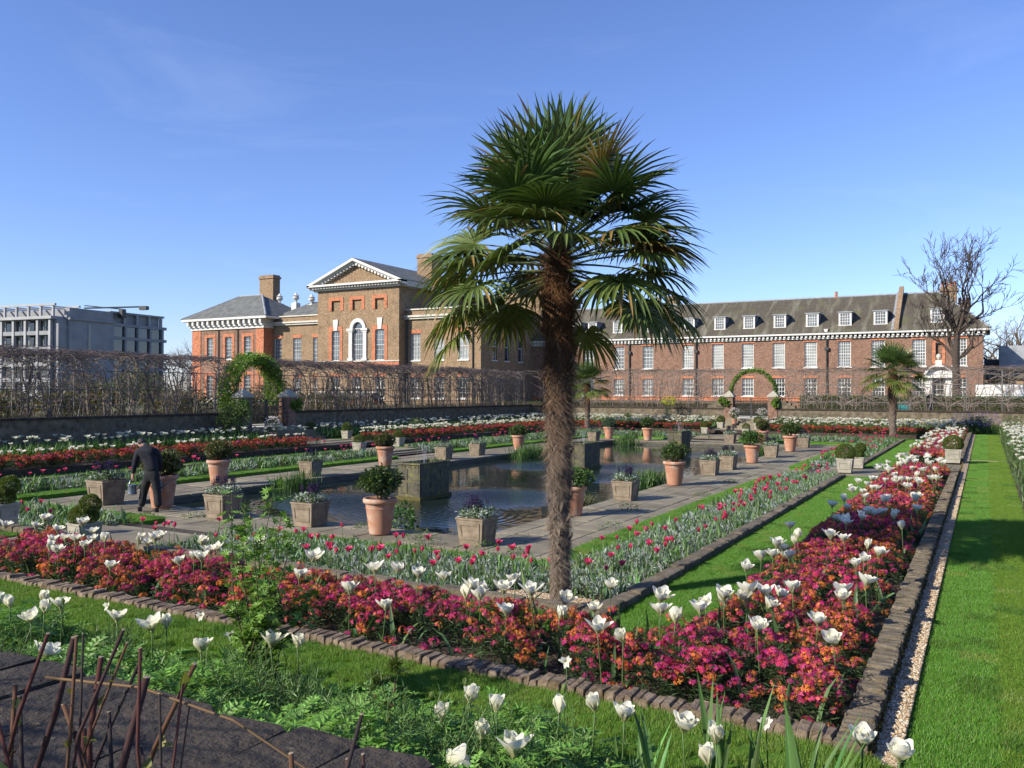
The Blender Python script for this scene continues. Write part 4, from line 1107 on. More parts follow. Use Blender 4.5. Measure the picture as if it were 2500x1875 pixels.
# ------------------------------------------------------------------ terracotta pots with leafy bushes
pot_me = G().lathe([(0.0, 0), (0.205, 0), (0.21, 0.03), (0.235, 0.2), (0.285, 0.58), (0.292, 0.60), (0.325, 0.61), (0.335, 0.64), (0.335, 0.675), (0.32, 0.70), (0.285, 0.70), (0.275, 0.62), (0.0, 0.62)], 28).lathe([(0.278, 0.50), (0.286, 0.512), (0.28, 0.525)], 28).mesh('pot', MT['terracotta'], smooth=True)
soil_me = G().lathe([(0.29, 0.655), (0.2, 0.675), (0.0, 0.685)], 16).mesh('compost', MT['darkclay'])
bushes, stemsm = [], []
for k in range(4):
    g = G(); s = G()
    cols = [[(0.045, 0.085, 0.018), (0.06, 0.11, 0.02), (0.08, 0.12, 0.025), (0.05, 0.075, 0.02)], [(0.09, 0.12, 0.03), (0.07, 0.10, 0.025), (0.14, 0.09, 0.035), (0.06, 0.09, 0.02)], [(0.05, 0.11, 0.02), (0.08, 0.15, 0.025), (0.06, 0.12, 0.03)], [(0.07, 0.13, 0.075), (0.06, 0.11, 0.06), (0.09, 0.14, 0.08)]][k]
    T = leaf_q(0.075, 0.036)
    for q in range(7):
        a = q * 2.4 + k; rr_ = 0.0 if q == 0 else rng.uniform(0.16, 0.27)
        c = (rr_ * math.cos(a), rr_ * math.sin(a), 1.0 + rng.uniform(-0.08, 0.1) - 0.25 * rr_)
        leafball(g, c, (0.2, 0.2, 0.17), 330, T, cols)
        s.tube([(0.02 * math.cos(a), 0.02 * math.sin(a), 0.66), (c[0] * 0.5, c[1] * 0.5, 0.8), c], [0.012, 0.009, 0.004], 5, c=(0.10, 0.07, 0.045))
    bushes.append(g.mesh('foliage', MT['leaf'], col=True)); stemsm.append(s.mesh('stems', MT['bark'], col=True))
TC = [(-17.0, 13.3, 1, 1.12, 'terracotta pot with an olive green bush behind the walking gardener'), (-19.75, 17.4, 1, 1.05, 'terracotta pot with broad bush on the left terrace, nearest of that row'),
      (-10.3, 13.05, 0, 1.0, 'largest looking terracotta pot with dense round bush before the near pool edge'), (-19.35, 24.8, 1, 1.05, 'terracotta pot with reddish bush just left of the first lead tank'),
      (-19.3, 34.9, 0, 1.0, 'terracotta pot on the left terrace seen close to the left of the big trunk'), (-8.1, 17.2, 2, 0.95, 'terracotta pot partly hidden behind the right of the big palm trunk'),
      (-8.1, 24.3, 0, 1.02, 'terracotta pot with bright bush at the middle of the right pool edge'), (-8.0, 33.5, 2, 1.0, 'terracotta pot on the right terrace, between two hyacinth boxes, past the middle'),
      (-19.3, 45.9, 3, 1.0, 'terracotta pot with blue green bush at the far left pool corner'), (-16.9, 45.9, 0, 1.0, 'terracotta pot on the far pool edge left of the third tank'),
      (-10.4, 45.9, 1, 1.0, 'terracotta pot with dark bush at the foot of the far steps'), (-8.0, 40.9, 0, 1.05, 'terracotta pot with wide bush on the right terrace, last before the far corner'), (-8.6, 45.2, 1, 0.9, 'terracotta pot with low bush in the far right corner of the terrace')]
for i, (x, y, k, sc, lab) in enumerate(TC):
    t = thing('terracotta_pot', lab, 'plant pot', (x, y, Z_TERR + 0.004), rng.uniform(0, 6.3), 'terracotta pots round the pool'); t.scale = (sc,) * 3
    p = link('pot', pot_me, t); link('compost', soil_me, t); s1, s2 = rng.uniform(.82, 1.18, 2); link('stems', stemsm[k], t).scale = (s1, s2, 1); link('foliage', bushes[k], t).scale = (s1, s2, rng.uniform(.93, 1.07))

# ------------------------------------------------------------------ oak boxes with hyacinths
def planter_meshes(w0, w1, h, mat):
    body = G(); a, b = w0 / 2, w1 / 2
    body.frus(0, 0, 0, h, a, a, b, b).frus(0, 0, h + 0.001, h + 0.035, b + 0.012, b + 0.012, b + 0.014, b + 0.014)
    pan = G()
    f = lambda z: a + (b - a) * z / h
    for s in range(4):
        R_ = rotm([s * PI / 2])[0]
        for (x0, x1, z0, z1) in ((-0.80, 0.80, 0.10, 0.16), (-0.80, 0.80, h - 0.10, h - 0.045), (-0.80, -0.68, 0.16, h - 0.10), (0.68, 0.80, 0.16, h - 0.10)):
            P = []
            for (xx, zz) in ((x0, z0), (x1, z0), (x1, z1), (x0, z1)):
                for dy in (0.012, -0.01): P.append((xx * f(zz), -f(zz) - dy, zz))
            P = (np.array(P) @ R_.T)
            pan.add(P, np.array([(0, 2, 4, 6), (0, 1, 3, 2), (2, 3, 5, 4), (4, 5, 7, 6), (6, 7, 1, 0)]))
    return body.mesh('box', MT[mat]), pan.mesh('moulding', MT[mat])
box_me, mould_me = planter_meshes(0.46, 0.56, 0.46, 'oak')
soilb = G().box(-0.265, 0.265, -0.265, 0.265, 0.44, 0.50).mesh('compost', MT['darkclay'])
hy, und = [], []
for k in range(3):
    g = G(); n = 750
    T = leaf_q(0.07, 0.026)
    P = np.stack([rng.uniform(-0.27, 0.27, n), rng.uniform(-0.27, 0.27, n), rng.uniform(0.49, 0.63, n)], -1)
    D = sph(n) + np.array([0, 0, 0.6]); D[:, :2] += P[:, :2] * 2.2
    w = rng.random(n) < (0.42 if k < 2 else 0.25)
    C = np.where(w[:, None], jit(n, (0.55, 0.60, 0.54), 0.15), jit(n, (0.10, 0.17, 0.07), 0.25))
    scatter(g, T, P, dirmat(D, rng.uniform(-1, 1, n)), rng.uniform(0.7, 1.25, n), tint=C)
    und.append(g.mesh('underplanting', MT['leaf'], col=True))
    g = G(); q = leaf_q(0.024, 0.018)
    for i in range(15):
        x, y = rng.uniform(-0.19, 0.19, 2); h = rng.uniform(0.62, 0.76)
        m_ = 46; z = rng.uniform(0, 0.15, m_); a = rng.uniform(0, 6.3, m_)
        D = np.stack([np.cos(a), np.sin(a), rng.uniform(-0.2, 0.5, m_)], -1)
        P = np.array([x, y, h]) + D * np.array([0.012, 0.012, 0]) + np.stack([0 * z, 0 * z, z], -1)
        scatter(g, q, P, dirmat(D, rng.uniform(-2, 2, m_)), rng.uniform(0.8, 1.4, m_), tint=jit(m_, (0.035, 0.018, 0.075) if k != 1 else (0.05, 0.02, 0.09), 0.3))
        g.tube([(x, y, 0.5), (x, y, h + 0.1)], 0.006, 4, c=(0.08, 0.14, 0.05))
    hy.append(g.mesh('hyacinths', MT['petal'], col=True))
WB = [(-18.8, 13.1, 2, 1.18, 'dark oak box at far left, in front of the walking gardener'), (-14.6, 13.0, 0, 1.05, 'pale oak box with white underplanting at the near pool edge, left one'),
      (-19.2, 20.7, 2, 1.0, 'shaded oak box on the left terrace beside the first iris clump'), (-12.2, 13.15, 1, 1.0, 'oak box of purple hyacinths at the near pool edge, left of the round bush'),
      (-19.3, 28.6, 0, 1.0, 'pale oak box on the left terrace beside the first lead tank'), (-19.3, 31.2, 1, 1.0, 'oak box on the left terrace between pale box and terracotta pot'),
      (-8.1, 13.1, 1, 1.0, 'nearest oak box of purple hyacinths at the near right pool corner'), (-8.1, 20.4, 1, 1.0, 'oak box right of the big palm trunk, before the iris clump'),
      (-8.1, 28.0, 1, 1.0, 'darker of two oak boxes standing side by side on the right terrace'), (-8.1, 30.3, 0, 1.0, 'paler of two oak boxes standing side by side on the right terrace'),
      (-8.0, 36.9, 0, 1.0, 'oak box on the right terrace between two terracotta pots'), (-19.25, 43.6, 2, 1.0, 'oak box near the far left corner of the pool'),
      (-14.6, 45.7, 0, 1.0, 'oak box on the far pool edge behind the third tank'), (-12.1, 45.7, 0, 1.0, 'oak box on the far pool edge left of the steps'), (-8.0, 44.3, 0, 1.0, 'oak box with dark hyacinths at the far right of the terrace')]
for i, (x, y, k, sc, lab) in enumerate(WB):
    t = thing('oak_planter', lab, 'planter', (x, y, Z_TERR + 0.004), rng.uniform(-0.05, 0.05), 'oak boxes round the pool'); t.scale = (sc,) * 3
    link('box', box_me, t); link('moulding', mould_me, t); link('compost', soilb, t)
    tag(link('underplanting', und[k], t, rz=(i % 4) * PI / 2), kind='stuff'); link('hyacinths', hy[k], t, rz=((i + 1) % 4) * PI / 2)

# ------------------------------------------------------------------ stone troughs with clipped box
tb, tm = planter_meshes(0.34, 0.42, 0.36, 'troughstone')
tops = []
for k in range(3):
    g = G(); T = leaf_q(0.026, 0.017)
    cl = [(0.11, 0.155, 0.025), (0.09, 0.135, 0.025), (0.15, 0.185, 0.03), (0.07, 0.11, 0.02)]
    if k == 0: leafball(g, (0, 0, 0.55), (0.27, 0.27, 0.25), 6000, T, cl, shell=0.78, lumpy=.2)
    if k == 1:
        leafball(g, (-0.06, 0, 0.50), (0.27, 0.25, 0.20), 6500, T, cl, shell=0.72, lumpy=.35); leafball(g, (0.10, 0.05, 0.72), (0.19, 0.18, 0.17), 4200, T, cl, shell=0.7, lumpy=.35)
    if k == 2: leafball(g, (0, 0, 0.50), (0.23, 0.23, 0.20), 4200, T, cl, shell=0.78, lumpy=.3)
    g.tube([(0, 0, 0.3), (0, 0, 0.5)], 0.02, 5, c=(0.1, 0.07, 0.05))
    tops.append(g.mesh('clipped_box', MT['leaf'], col=True))
TR = [(-12.0, 8.0, -0.02, 1, 0.86, 'stone trough with twin lobed clipped box above the wallflowers at left'), (-15.0, 8.45, -0.02, 1, 0.95, 'stone trough with clipped box cut by the left picture edge'),
      (-22.9, 27.6, -0.24, 2, 1.05, 'stone trough with clipped ball left of the reddish pot, by the left path'), (-23.8, 31.5, -0.24, 2, 1.05, 'stone trough with clipped ball half behind the reddish pot'),
      (-29.0, 31.2, 0.03, 0, 0.95, 'stone trough with ball topiary by the left steps, nearer the arch'), (-27.0, 31.6, 0.03, 0, 0.95, 'pale tapered stone trough with ball topiary right of the left steps'),
      (-3.95, 29.0, -0.24, 0, 1.15, 'larger stone trough with clipped ball at the break in the tulip bed'), (-3.8, 30.9, -0.24, 1, 0.95, 'stone trough with lumpy clipped box just behind the larger one'),
      (-0.92, 31.2, 0.05, 0, 1.12, 'stone trough with big clipped ball beside the right kerb'), (-14.95, 50.6, -0.2, 0, 0.95, 'stone trough with ball topiary left of the far steps, lower one'),
      (-12.2, 49.6, -0.2, 2, 1.0, 'stone trough with low lumpy box standing on the far path'), (-14.9, 54.0, 0.0, 0, 1.0, 'stone trough with ball topiary left of the gate, upper one'), (-12.45, 53.6, 0.0, 0, 1.0, 'stone trough with ball topiary right of the far steps')]
for (x, y, z, k, sc, lab) in TR:
    t = thing('stone_trough', lab, 'planter', (x, y, z), rng.uniform(-0.1, 0.1), 'stone troughs with clipped box'); t.scale = (sc,) * 3
    link('trough', tb, t); link('moulding', tm, t); link('clipped_box', tops[k], t, rz=rng.uniform(-.3, .3))
for (x, y, z, lab) in ((-14.3, 55.0, 0.15, 'small terracotta pot of white flowers left of the iron gate'), (-12.5, 55.0, 0.15, 'small terracotta pot of white flowers right of the iron gate'), (-28.2, 27.9, 0.02, 'small dark terracotta pot of white narcissi by the left steps')):
    t = thing('flower_pot', lab, 'plant pot', (x, y, z), 0, 'small flower pots by the gates')
    p = link('pot', pot_me, t); p.scale = (0.62, 0.62, 0.62)
    g = G(); leafball(g, (0, 0, 0.72), (0.26, 0.26, 0.30), 500, leaf_q(0.07, 0.03), [(0.06, 0.1, 0.03), (0.09, 0.13, 0.05)]); g.build('foliage', MT['leaf'], t, col=True)
    g = G(); leafball(g, (0, 0, 0.92), (0.30, 0.30, 0.20), 160, leaf_q(0.07, 0.06), [(0.75, 0.72, 0.66), (0.7, 0.6, 0.58)], shell=0.8); g.build('flowers', MT['petal'], t, col=True)

# ------------------------------------------------------------------ lead tanks with jets in the pool
WORDS = ('first lead fountain tank, nearest in the pool', 'second lead fountain tank, half hidden behind the palm trunk', 'third lead fountain tank near the far pool edge')
jetm, nt, b, out = newmat('falling_water')
b.inputs['Base Color'].default_value = (0.8, 0.85, 0.9, 1); b.inputs['Roughness'].default_value = 0.15; b.inputs['Alpha'].default_value = 0.22
for i, (x, y) in enumerate(TANKS):
    t = thing('fountain_tank', WORDS[i], 'fountain', (x, y + 0.75, Z_WATER - 0.25), 0, 'lead fountain tanks')
    a, b_ = 0.36, 0.72
    g = G(); z1 = 1.22
    for (x0, x1, y0, y1) in ((-a, a, -b_, -b_ + 0.05), (-a, a, b_ - 0.05, b_), (-a, -a + 0.05, -b_ + 0.05, b_ - 0.05), (a - 0.05, a, -b_ + 0.05, b_ - 0.05)): g.box(x0, x1, y0, y1, 0, z1)
    tk = g.build('tank', MT['lead'], t)
    G().box(-a - 0.06, a + 0.06, -b_ - 0.06, b_ + 0.06, 0.0, 0.34).build('plinth', MT['moss'], t)
    g = G()
    for s in (-1, 1):
        g.box(-a - 0.025, a + 0.025, s * b_ - 0.03, s * b_ + 0.03, z1, z1 + 0.045); g.box(s * a - 0.03, s * a + 0.03, -b_ + 0.03, b_ - 0.03, z1, z1 + 0.044)
    g.build('rim', MT['lead'], t)
    g = G()
    for q in range(3):       # relief panels
        yy = -b_ + (q + 0.5) * 2 * b_ / 3
        for (z0, z1_) in ((0.42, 0.72), (0.8, 1.1)):
            for s in (-1, 1): g.box(s * a - 0.012, s * a + 0.012, yy - 0.19, yy + 0.19, z0, z1_)
    for q in range(2):
        xx = -a + (q + 0.5) * a
        for (z0, z1_) in ((0.42, 0.72), (0.8, 1.1)): g.box(xx - 0.13, xx + 0.13, -b_ - 0.014, -b_ + 0.02, z0, z1_)
    g.build('relief', MT['lead'], t)
    G().quad((-a + .05, -b_ + .05, 1.12), (a - .05, -b_ + .05, 1.12), (a - .05, b_ - .05, 1.12), (-a + .05, b_ - .05, 1.12)).build('tank_water', MT['water'], t)
    g = G()
    for q in range(9):
        a2 = q * 0.7; dx, dy = 0.16 * math.cos(a2), 0.16 * math.sin(a2)
        g.tube([(0, 0, 1.1), (dx * .4, dy * .4, 1.6), (dx * .8, dy * .8, 1.72), (dx * 1.3, dy * 1.3, 1.5), (dx * 1.7, dy * 1.7, 1.12)], [0.003, 0.0026, 0.0022, 0.002, 0.002], 4)
    g.build('jet', jetm, t)
    n = 160; g = G(); P = np.stack([rng.uniform(-a, a, n) * 0.9, np.where(rng.random(n) < .5, -b_ + .08, b_ - .08) + rng.uniform(-.1, .1, n), np.full(n, 1.12)], -1)
    scatter(g, blade_t(0.22, 0.02, 0.25, 3), P, rotm(rng.uniform(0, 6.3, n)), rng.uniform(0.5, 1.2, n), tint=jit(n, (0.08, 0.13, 0.04), 0.25))
    g.build('water_plants', MT['leaf'], t, col=True)

# ------------------------------------------------------------------ iris clumps and rushes in the pool
def clump(name, label, cat, x, y, z, n, rx, ry, l, w, col, bend=(0.05, 0.35), group=None, tilt=0.15, rz=0.0, mat='leaf', blade=None):
    g = G()
    for q in range(4):
        m_ = n // 4
        P = np.stack([rng.normal(0, rx * 0.5, m_).clip(-rx, rx), rng.normal(0, ry * 0.5, m_).clip(-ry, ry), np.zeros(m_)], -1)
        T = blade_t(l, w, rng.uniform(*bend), 4)
        scatter(g, T, P, rotm(rng.uniform(0, 6.3, m_), rng.uniform(0, tilt * 2, m_), rng.uniform(0, 6.3, m_)), rng.uniform(0.55, 1.15, m_), tint=jit(m_, col, 0.25))
    o = g.build(name, MT[mat], None, col=True, loc=(x, y, z), rz=rz)
    return tag(o, label, cat, group)
for (x, y, rx, ry, n, lab) in [(-18.1, 18.9, .3, .8, 220, 'dark iris clump in the shaded left of the pool'), (-18.1, 33.9, .4, 1.6, 420, 'tall green iris clump standing in the pool left of the big trunk'), (-9.05, 24.6, .35, 1.5, 480, 'bright iris clump in the pool right of the trunk beside oak box'),
                           (-8.95, 39.3, .3, 1.2, 260, 'iris clump at the far right of the pool'), (-17.6, 44.4, .7, .35, 260, 'iris tuft in the far left pool corner')]:
    clump('iris_clump', lab, 'iris', x, y, Z_WATER - 0.02, n, rx, ry, 0.62, 0.032, (0.075, 0.15, 0.035), group='iris clumps in the pool')
for (x, y, lab) in [(-9.25, 19.9, 'tangled rush clump at the pool edge behind the trunk side pot'), (-8.85, 32.2, 'withered rush clump at the right pool edge')]:
    clump('rush_clump', lab, 'rushes', x, y, Z_WATER - 0.02, 260, .3, .5, 0.5, 0.022, (0.14, 0.14, 0.06), (0.5, 0.9), group='rush clumps', tilt=0.5)
g = G(); leafball(g, (0, 0, 0.25), (0.36, 0.34, 0.34), 700, leaf_q(0.09, 0.045), [(0.05, 0.12, 0.03), (0.08, 0.17, 0.035)])
tag(g.build('marsh_plant', MT['leaf'], col=True, loc=(-10.75, 14.25, Z_WATER)), 'bushy green water plant right of the largest terracotta pot', 'water plant')
g = G()
for k, (x, y, r_, h) in enumerate([(-11.0, 13.45, .25, .06), (-9.3, 13.0, .3, .1), (-8.9, 12.55, .2, .12), (-13.1, 13.3, .2, .05), (-7.4, 12.25, .22, .16), (-6.5, 15.6, .3, .12), (-7.3, 18.6, .25, .1), (-6.6, 22.2, .2, .07), (-7.0, 12.6, .14, .08), (-16.1, 12.2, .2, .05), (-6.9, 26.0, .2, .06), (-19.9, 26.0, .3, .05), (-15.2, 12.75, .3, .05)]):
    leafball(g, (x, y, Z_TERR + h * 0.5), (r_, r_ * 0.7, h), 120, leaf_q(0.06, 0.02), [(0.08, 0.15, 0.03), (0.11, 0.19, 0.04)])
tag(g.build('paving_weeds', MT['leaf'], col=True), 'small green weeds in the paving joints round the pool', 'weeds', kind='stuff')
# moss in the joints
g = G(); n = 2600
ci = rng.integers(0, 260, n); cc = np.array(cells)[ci]; sd_ = rng.integers(0, 4, n); t_ = rng.uniform(-.5, .5, n)
X = cc[:, 0] + np.where(sd_ < 2, t_ * cc[:, 2], np.where(sd_ == 2, .5, -.5) * cc[:, 2]); Y = cc[:, 1] + np.where(sd_ >= 2, t_ * cc[:, 3], np.where(sd_ == 0, .5, -.5) * cc[:, 3])
P = np.stack([X, Y, np.full(n, Z_TERR - 0.012)], -1)
P = P[(P[:, 0] > tx0) & (P[:, 0] < tx1) & (P[:, 1] > ty0)]; n = len(P)
scatter(g, (np.array([(-1, 0, 0), (1, 0, 0), (0, .4, 1.1)], float), [np.array([(0, 1, 2)])], np.ones((3, 3)), [0]), P, rotm(rng.uniform(0, 6.3, n), rng.uniform(0, .7, n), rng.uniform(0, 6.3, n)), rng.uniform(0.008, 0.02, n), tint=jit(n, (0.075, 0.10, 0.03), 0.3))
tag(g.build('paving_moss', MT['bark'], col=True), 'moss in the joints of the terrace paving', 'moss', kind='stuff')
# ------------------------------------------------------------------ the gardener
MT['skin'] = pm('skin', (0.45, 0.24, 0.16), (0.52, 0.29, 0.20), 20, 0.55)
MT['navy'] = pm('navy_cloth', (0.006, 0.007, 0.011), (0.016, 0.018, 0.026), 9, 0.9, 30, 0.5, 0.02)
MT['blackcloth'] = pm('black_cloth', (0.008, 0.008, 0.009), (0.018, 0.019, 0.02), 7, 0.9, 25, 0.5, 0.02)
MT['greycloth'] = pm('grey_knee_pad', (0.07, 0.072, 0.075), (0.11, 0.11, 0.115), 12, 0.9)
MT['leather'] = pm('boot_leather', (0.012, 0.011, 0.01), (0.03, 0.026, 0.022), 15, 0.6)
MT['hair'] = pm('dark_hair', (0.010, 0.008, 0.007), (0.022, 0.018, 0.015), 40, 0.7, 90, 0.8, 0.01)

def skin_mesh(name, mat, verts, edges, root=0, sub=2):
    """verts: (x, y, z, rx, ry)"""
    me = bpy.data.meshes.new(name + '_skeleton')
    me.from_pydata([v[:3] for v in verts], edges, [])
    ob = bpy.data.objects.new(name + '_skeleton', me)
    COL.objects.link(ob)
    ob.modifiers.new('skin', 'SKIN').use_smooth_shade = True
    sv = me.skin_vertices[0].data
    for i, v in enumerate(verts):
        sv[i].radius = (v[3], v[4] if len(v) > 4 else v[3]); sv[i].use_root = (i == root)
    s = ob.modifiers.new('sub', 'SUBSURF'); s.levels = sub; s.render_levels = sub
    dg = bpy.context.evaluated_depsgraph_get()
    out = bpy.data.meshes.new_from_object(ob.evaluated_get(dg))
    out.name = name
    bpy.data.objects.remove(ob); bpy.data.meshes.remove(me)
    out.materials.clear(); out.materials.append(mat)
    return out

man = thing('person', 'gardener in dark navy jacket and black trousers walking with a watering can', 'person', (-16.71, 12.66, Z_TERR + 0.006), R(29.4))
J = {'pelvis': (0.09, 0.02, 0.92), 'waist': (0.09, 0.03, 1.04), 'chest': (0.02, 0.05, 1.26), 'collar': (-0.05, 0.06, 1.42), 'neck': (-0.12, 0.085, 1.50), 'skull': (-0.17, 0.10, 1.565),
     'shL': (-0.21, 0.0, 1.37), 'elL': (-0.285, 0.0, 1.09), 'wrL': (-0.335, 0.04, 0.86), 'haL': (-0.355, 0.05, 0.785),
     'shR': (0.17, 0.12, 1.37), 'elR': (0.21, 0.24, 1.10), 'wrR': (0.13, 0.33, 0.90), 'haR': (0.10, 0.35, 0.83),
     'hiL': (0.0, 0.03, 0.87), 'knL': (-0.12, 0.13, 0.48), 'anL': (-0.17, 0.09, 0.10), 'hiR': (0.17, 0.03, 0.87), 'knR': (0.22, 0.02, 0.48), 'anR': (0.285, -0.05, 0.10)}
def SK(names, radii): return [(*J[n], *(r if isinstance(r, tuple) else (r,))) for n, r in zip(names, radii)]
# body: one continuous surface from head to ankles, with five fingers on each hand
bn = ['pelvis', 'waist', 'chest', 'collar', 'neck', 'skull', 'shL', 'elL', 'wrL', 'haL', 'shR', 'elR', 'wrR', 'haR', 'hiL', 'knL', 'anL', 'hiR', 'knR', 'anR']
bv = SK(bn, [0.12, 0.11, 0.125, 0.10, 0.055, 0.075, 0.06, 0.042, 0.03, 0.032, 0.06, 0.042, 0.03, 0.032, 0.085, 0.055, 0.038, 0.085, 0.055, 0.038])
I = {n: i for i, n in enumerate(bn)}
be = [('pelvis', 'waist'), ('waist', 'chest'), ('chest', 'collar'), ('collar', 'neck'), ('neck', 'skull'), ('collar', 'shL'), ('shL', 'elL'), ('elL', 'wrL'), ('wrL', 'haL'), ('collar', 'shR'), ('shR', 'elR'), ('elR', 'wrR'), ('wrR', 'haR'),
      ('pelvis', 'hiL'), ('hiL', 'knL'), ('knL', 'anL'), ('pelvis', 'hiR'), ('hiR', 'knR'), ('knR', 'anR')]
be = [(I[a], I[b]) for a, b in be]
for hn in ('haL', 'haR'):
    h = np.array(J[hn]); s = -1 if hn == 'haL' else 1
    for f in range(4):       # fingers side by side, curling under the handle
        off = np.array([0.004 * f, -0.028 + 0.019 * f, -0.02]); n0 = len(bv)
        L_ = (0.9, 1.0, 0.95, 0.75)[f]
        for q in (np.array([s * 0.012, 0, -0.022]), np.array([s * 0.0, 0, -0.05]), np.array([-s * 0.028, 0, -0.058]), np.array([-s * 0.042, 0, -0.04])):
            bv.append((*(h + off + q * L_), 0.0095))
        be += [(I[hn], n0), (n0, n0 + 1), (n0 + 1, n0 + 2), (n0 + 2, n0 + 3)]
    n0 = len(bv)
    for q in (np.array([-s * 0.01, -0.036, 0.0]), np.array([-s * 0.03, -0.045, -0.028]), np.array([-s * 0.042, -0.036, -0.05])): bv.append((*(h + q), 0.0105))
    be += [(I['wrL' if hn == 'haL' else 'wrR'], n0), (n0, n0 + 1), (n0 + 1, n0 + 2)]
link('body', skin_mesh('body', MT['skin'], bv, be), man)
# head: skull, jaw, nose, ears in one shape, turned left and bowed
g = G(); th = np.linspace(0, PI, 15); ph = np.linspace(0, 2 * PI, 22, endpoint=False)
T_, P_ = np.meshgrid(th, ph, indexing='ij')
X, Y, Z = np.sin(T_) * np.cos(P_), np.sin(T_) * np.sin(P_), np.cos(T_)          # +x is the face
fx = np.exp(-((Y / 0.16) ** 2)) * (X > 0)
rx = 0.098 + 0.0 * X
px_ = 0.098 * X + fx * (0.020 * np.exp(-((Z + 0.12) / 0.16) ** 2) + 0.006 * np.exp(-((Z + 0.55) / 0.10) ** 2) - 0.006 * np.exp(-((Z + 0.42) / 0.05) ** 2)) - 0.008 * np.exp(-(((np.abs(Y) - 0.36) / 0.14) ** 2 + ((Z - 0.05) / 0.12) ** 2)) * (X > 0) - 0.02 * (Z < -0.6) * (X < 0)
py_ = 0.076 * Y * (1 - 0.22 * np.clip(-Z, 0, 1)) + np.sign(Y) * 0.016 * np.exp(-(((X + 0.05) / 0.13) ** 2 + ((Z + 0.02) / 0.22) ** 2)) * (np.abs(Y) > 0.7)
pz_ = 0.115 * Z
n_ = 22; i = np.arange(14)[:, None] * n_; j = np.arange(n_)[None]; k = (j + 1) % n_
FQ = np.stack([i + j, i + n_ + j, i + n_ + k, i + k], -1).reshape(-1, 4)
HV = np.stack([px_, py_, pz_], -1).reshape(-1, 3)
hm = (Matrix.Translation((-0.185, 0.11, 1.565)) @ Matrix.Rotation(R(150), 4, 'Z') @ Matrix.Rotation(R(32), 4, 'Y'))
tr = lambda V: np.array([(hm @ Vector(v))[:] for v in V])
g.add(tr(HV), FQ); link('head', g.mesh('head', MT['skin'], smooth=True), man)
hs_ = (Z.reshape(-1) > -0.35) & (X.reshape(-1) < 0.35 + 0.5 * (Z.reshape(-1) - 0.4)) | (Z.reshape(-1) > 0.62)
HV2 = HV * np.where(hs_, 1.10, 0.86)[:, None]
g = G(); g.add(tr(HV2), FQ); link('hair', g.mesh('hair', MT['hair'], smooth=True), man)
jn = ['pelvis', 'waist', 'chest', 'collar', 'neck', 'shL', 'elL', 'wrL', 'shR', 'elR', 'wrR']
jv = SK(jn, [(0.175, 0.13), (0.17, 0.125), (0.195, 0.14), (0.14, 0.11), (0.07, 0.07), 0.088, 0.066, 0.05, 0.088, 0.066, 0.05])
Ij = {n: i for i, n in enumerate(jn)}
je = [(Ij[a], Ij[b]) for a, b in [('pelvis', 'waist'), ('waist', 'chest'), ('chest', 'collar'), ('collar', 'neck'), ('collar', 'shL'), ('shL', 'elL'), ('elL', 'wrL'), ('collar', 'shR'), ('shR', 'elR'), ('elR', 'wrR')]]
jv[0] = (0.09, 0.02, 0.87, 0.178, 0.135)
link('jacket', skin_mesh('jacket', MT['navy'], jv, je), man)
J['hiL'] = (0.015, 0.03, 0.76); J['hiR'] = (0.165, 0.03, 0.76)
tn = ['waist', 'pelvis', 'hiL', 'knL', 'anL', 'hiR', 'knR', 'anR']
tv = SK(tn, [(0.15, 0.11), (0.165, 0.12), 0.12, 0.092, 0.088, 0.12, 0.095, 0.09])
link('trousers', skin_mesh('trousers', MT['blackcloth'], tv, [(0, 1), (1, 2), (2, 3), (3, 4), (1, 5), (5, 6), (6, 7)], 1), man)
for (a, toe) in (('anL', (-0.27, 0.16, 0.035)), ('anR', (0.13, 0.02, 0.035))):
    p = np.array(J[a]); t = np.array(toe); m_ = (p + t) / 2
    link('boot', skin_mesh('boot', MT['leather'], [(*p, 0.06), (p[0] + 0.01, p[1], 0.055, 0.055), (m_[0], m_[1], 0.05, 0.05), (t[0], t[1], 0.042, 0.042)], [(0, 1), (1, 2), (2, 3)], 1), man)
G().box(-0.035, 0.035, -0.012, 0.012, -0.06, 0.06).build('knee_patch', MT['greycloth'], man, loc=(-0.15, 0.06, 0.50), rz=0.4)
def watering_can(label, loc, rz, mat, s=1.0):
    t = thing('watering_can', label, 'watering can', loc, rz); t.scale = (s,) * 3
    G().lathe([(0, 0), (0.10, 0), (0.105, 0.01), (0.10, 0.03), (0.095, 0.2), (0.1, 0.215), (0.085, 0.225), (0.07, 0.22), (0.0, 0.2)], 20).build('vessel', MT[mat], t, smooth=True)
    a = np.linspace(0.1, PI - 0.1, 12)
    G().tube(np.stack([0.105 * np.cos(a), 0 * a, 0.2 + 0.15 * np.sin(a)], -1), 0.009, 6).build('handle', MT[mat], t)
    G().tube([(0.09, 0, 0.05), (0.22, 0, 0.17), (0.40, 0, 0.32)], [0.024, 0.017, 0.012], 8).build('spout', MT[mat], t)
    return t
mw = Matrix.Translation(man.location) @ Matrix.Rotation(R(29.4), 4, 'Z')
w = lambda x, y, z: (mw @ Vector((x, y, z)))[:]
watering_can('grey zinc watering can hanging from the gardener\'s left hand', w(-0.36, 0.05, 0.395), R(29.4) + R(75), 'zinc')
MT['greenplastic'] = pm('green_plastic', (0.02, 0.09, 0.06), (0.03, 0.12, 0.08), 5, 0.4)
watering_can('second watering can half hidden in front of the gardener, spout to the right', w(0.10, 0.35, 0.44), R(29.4) - R(8), 'zinc')

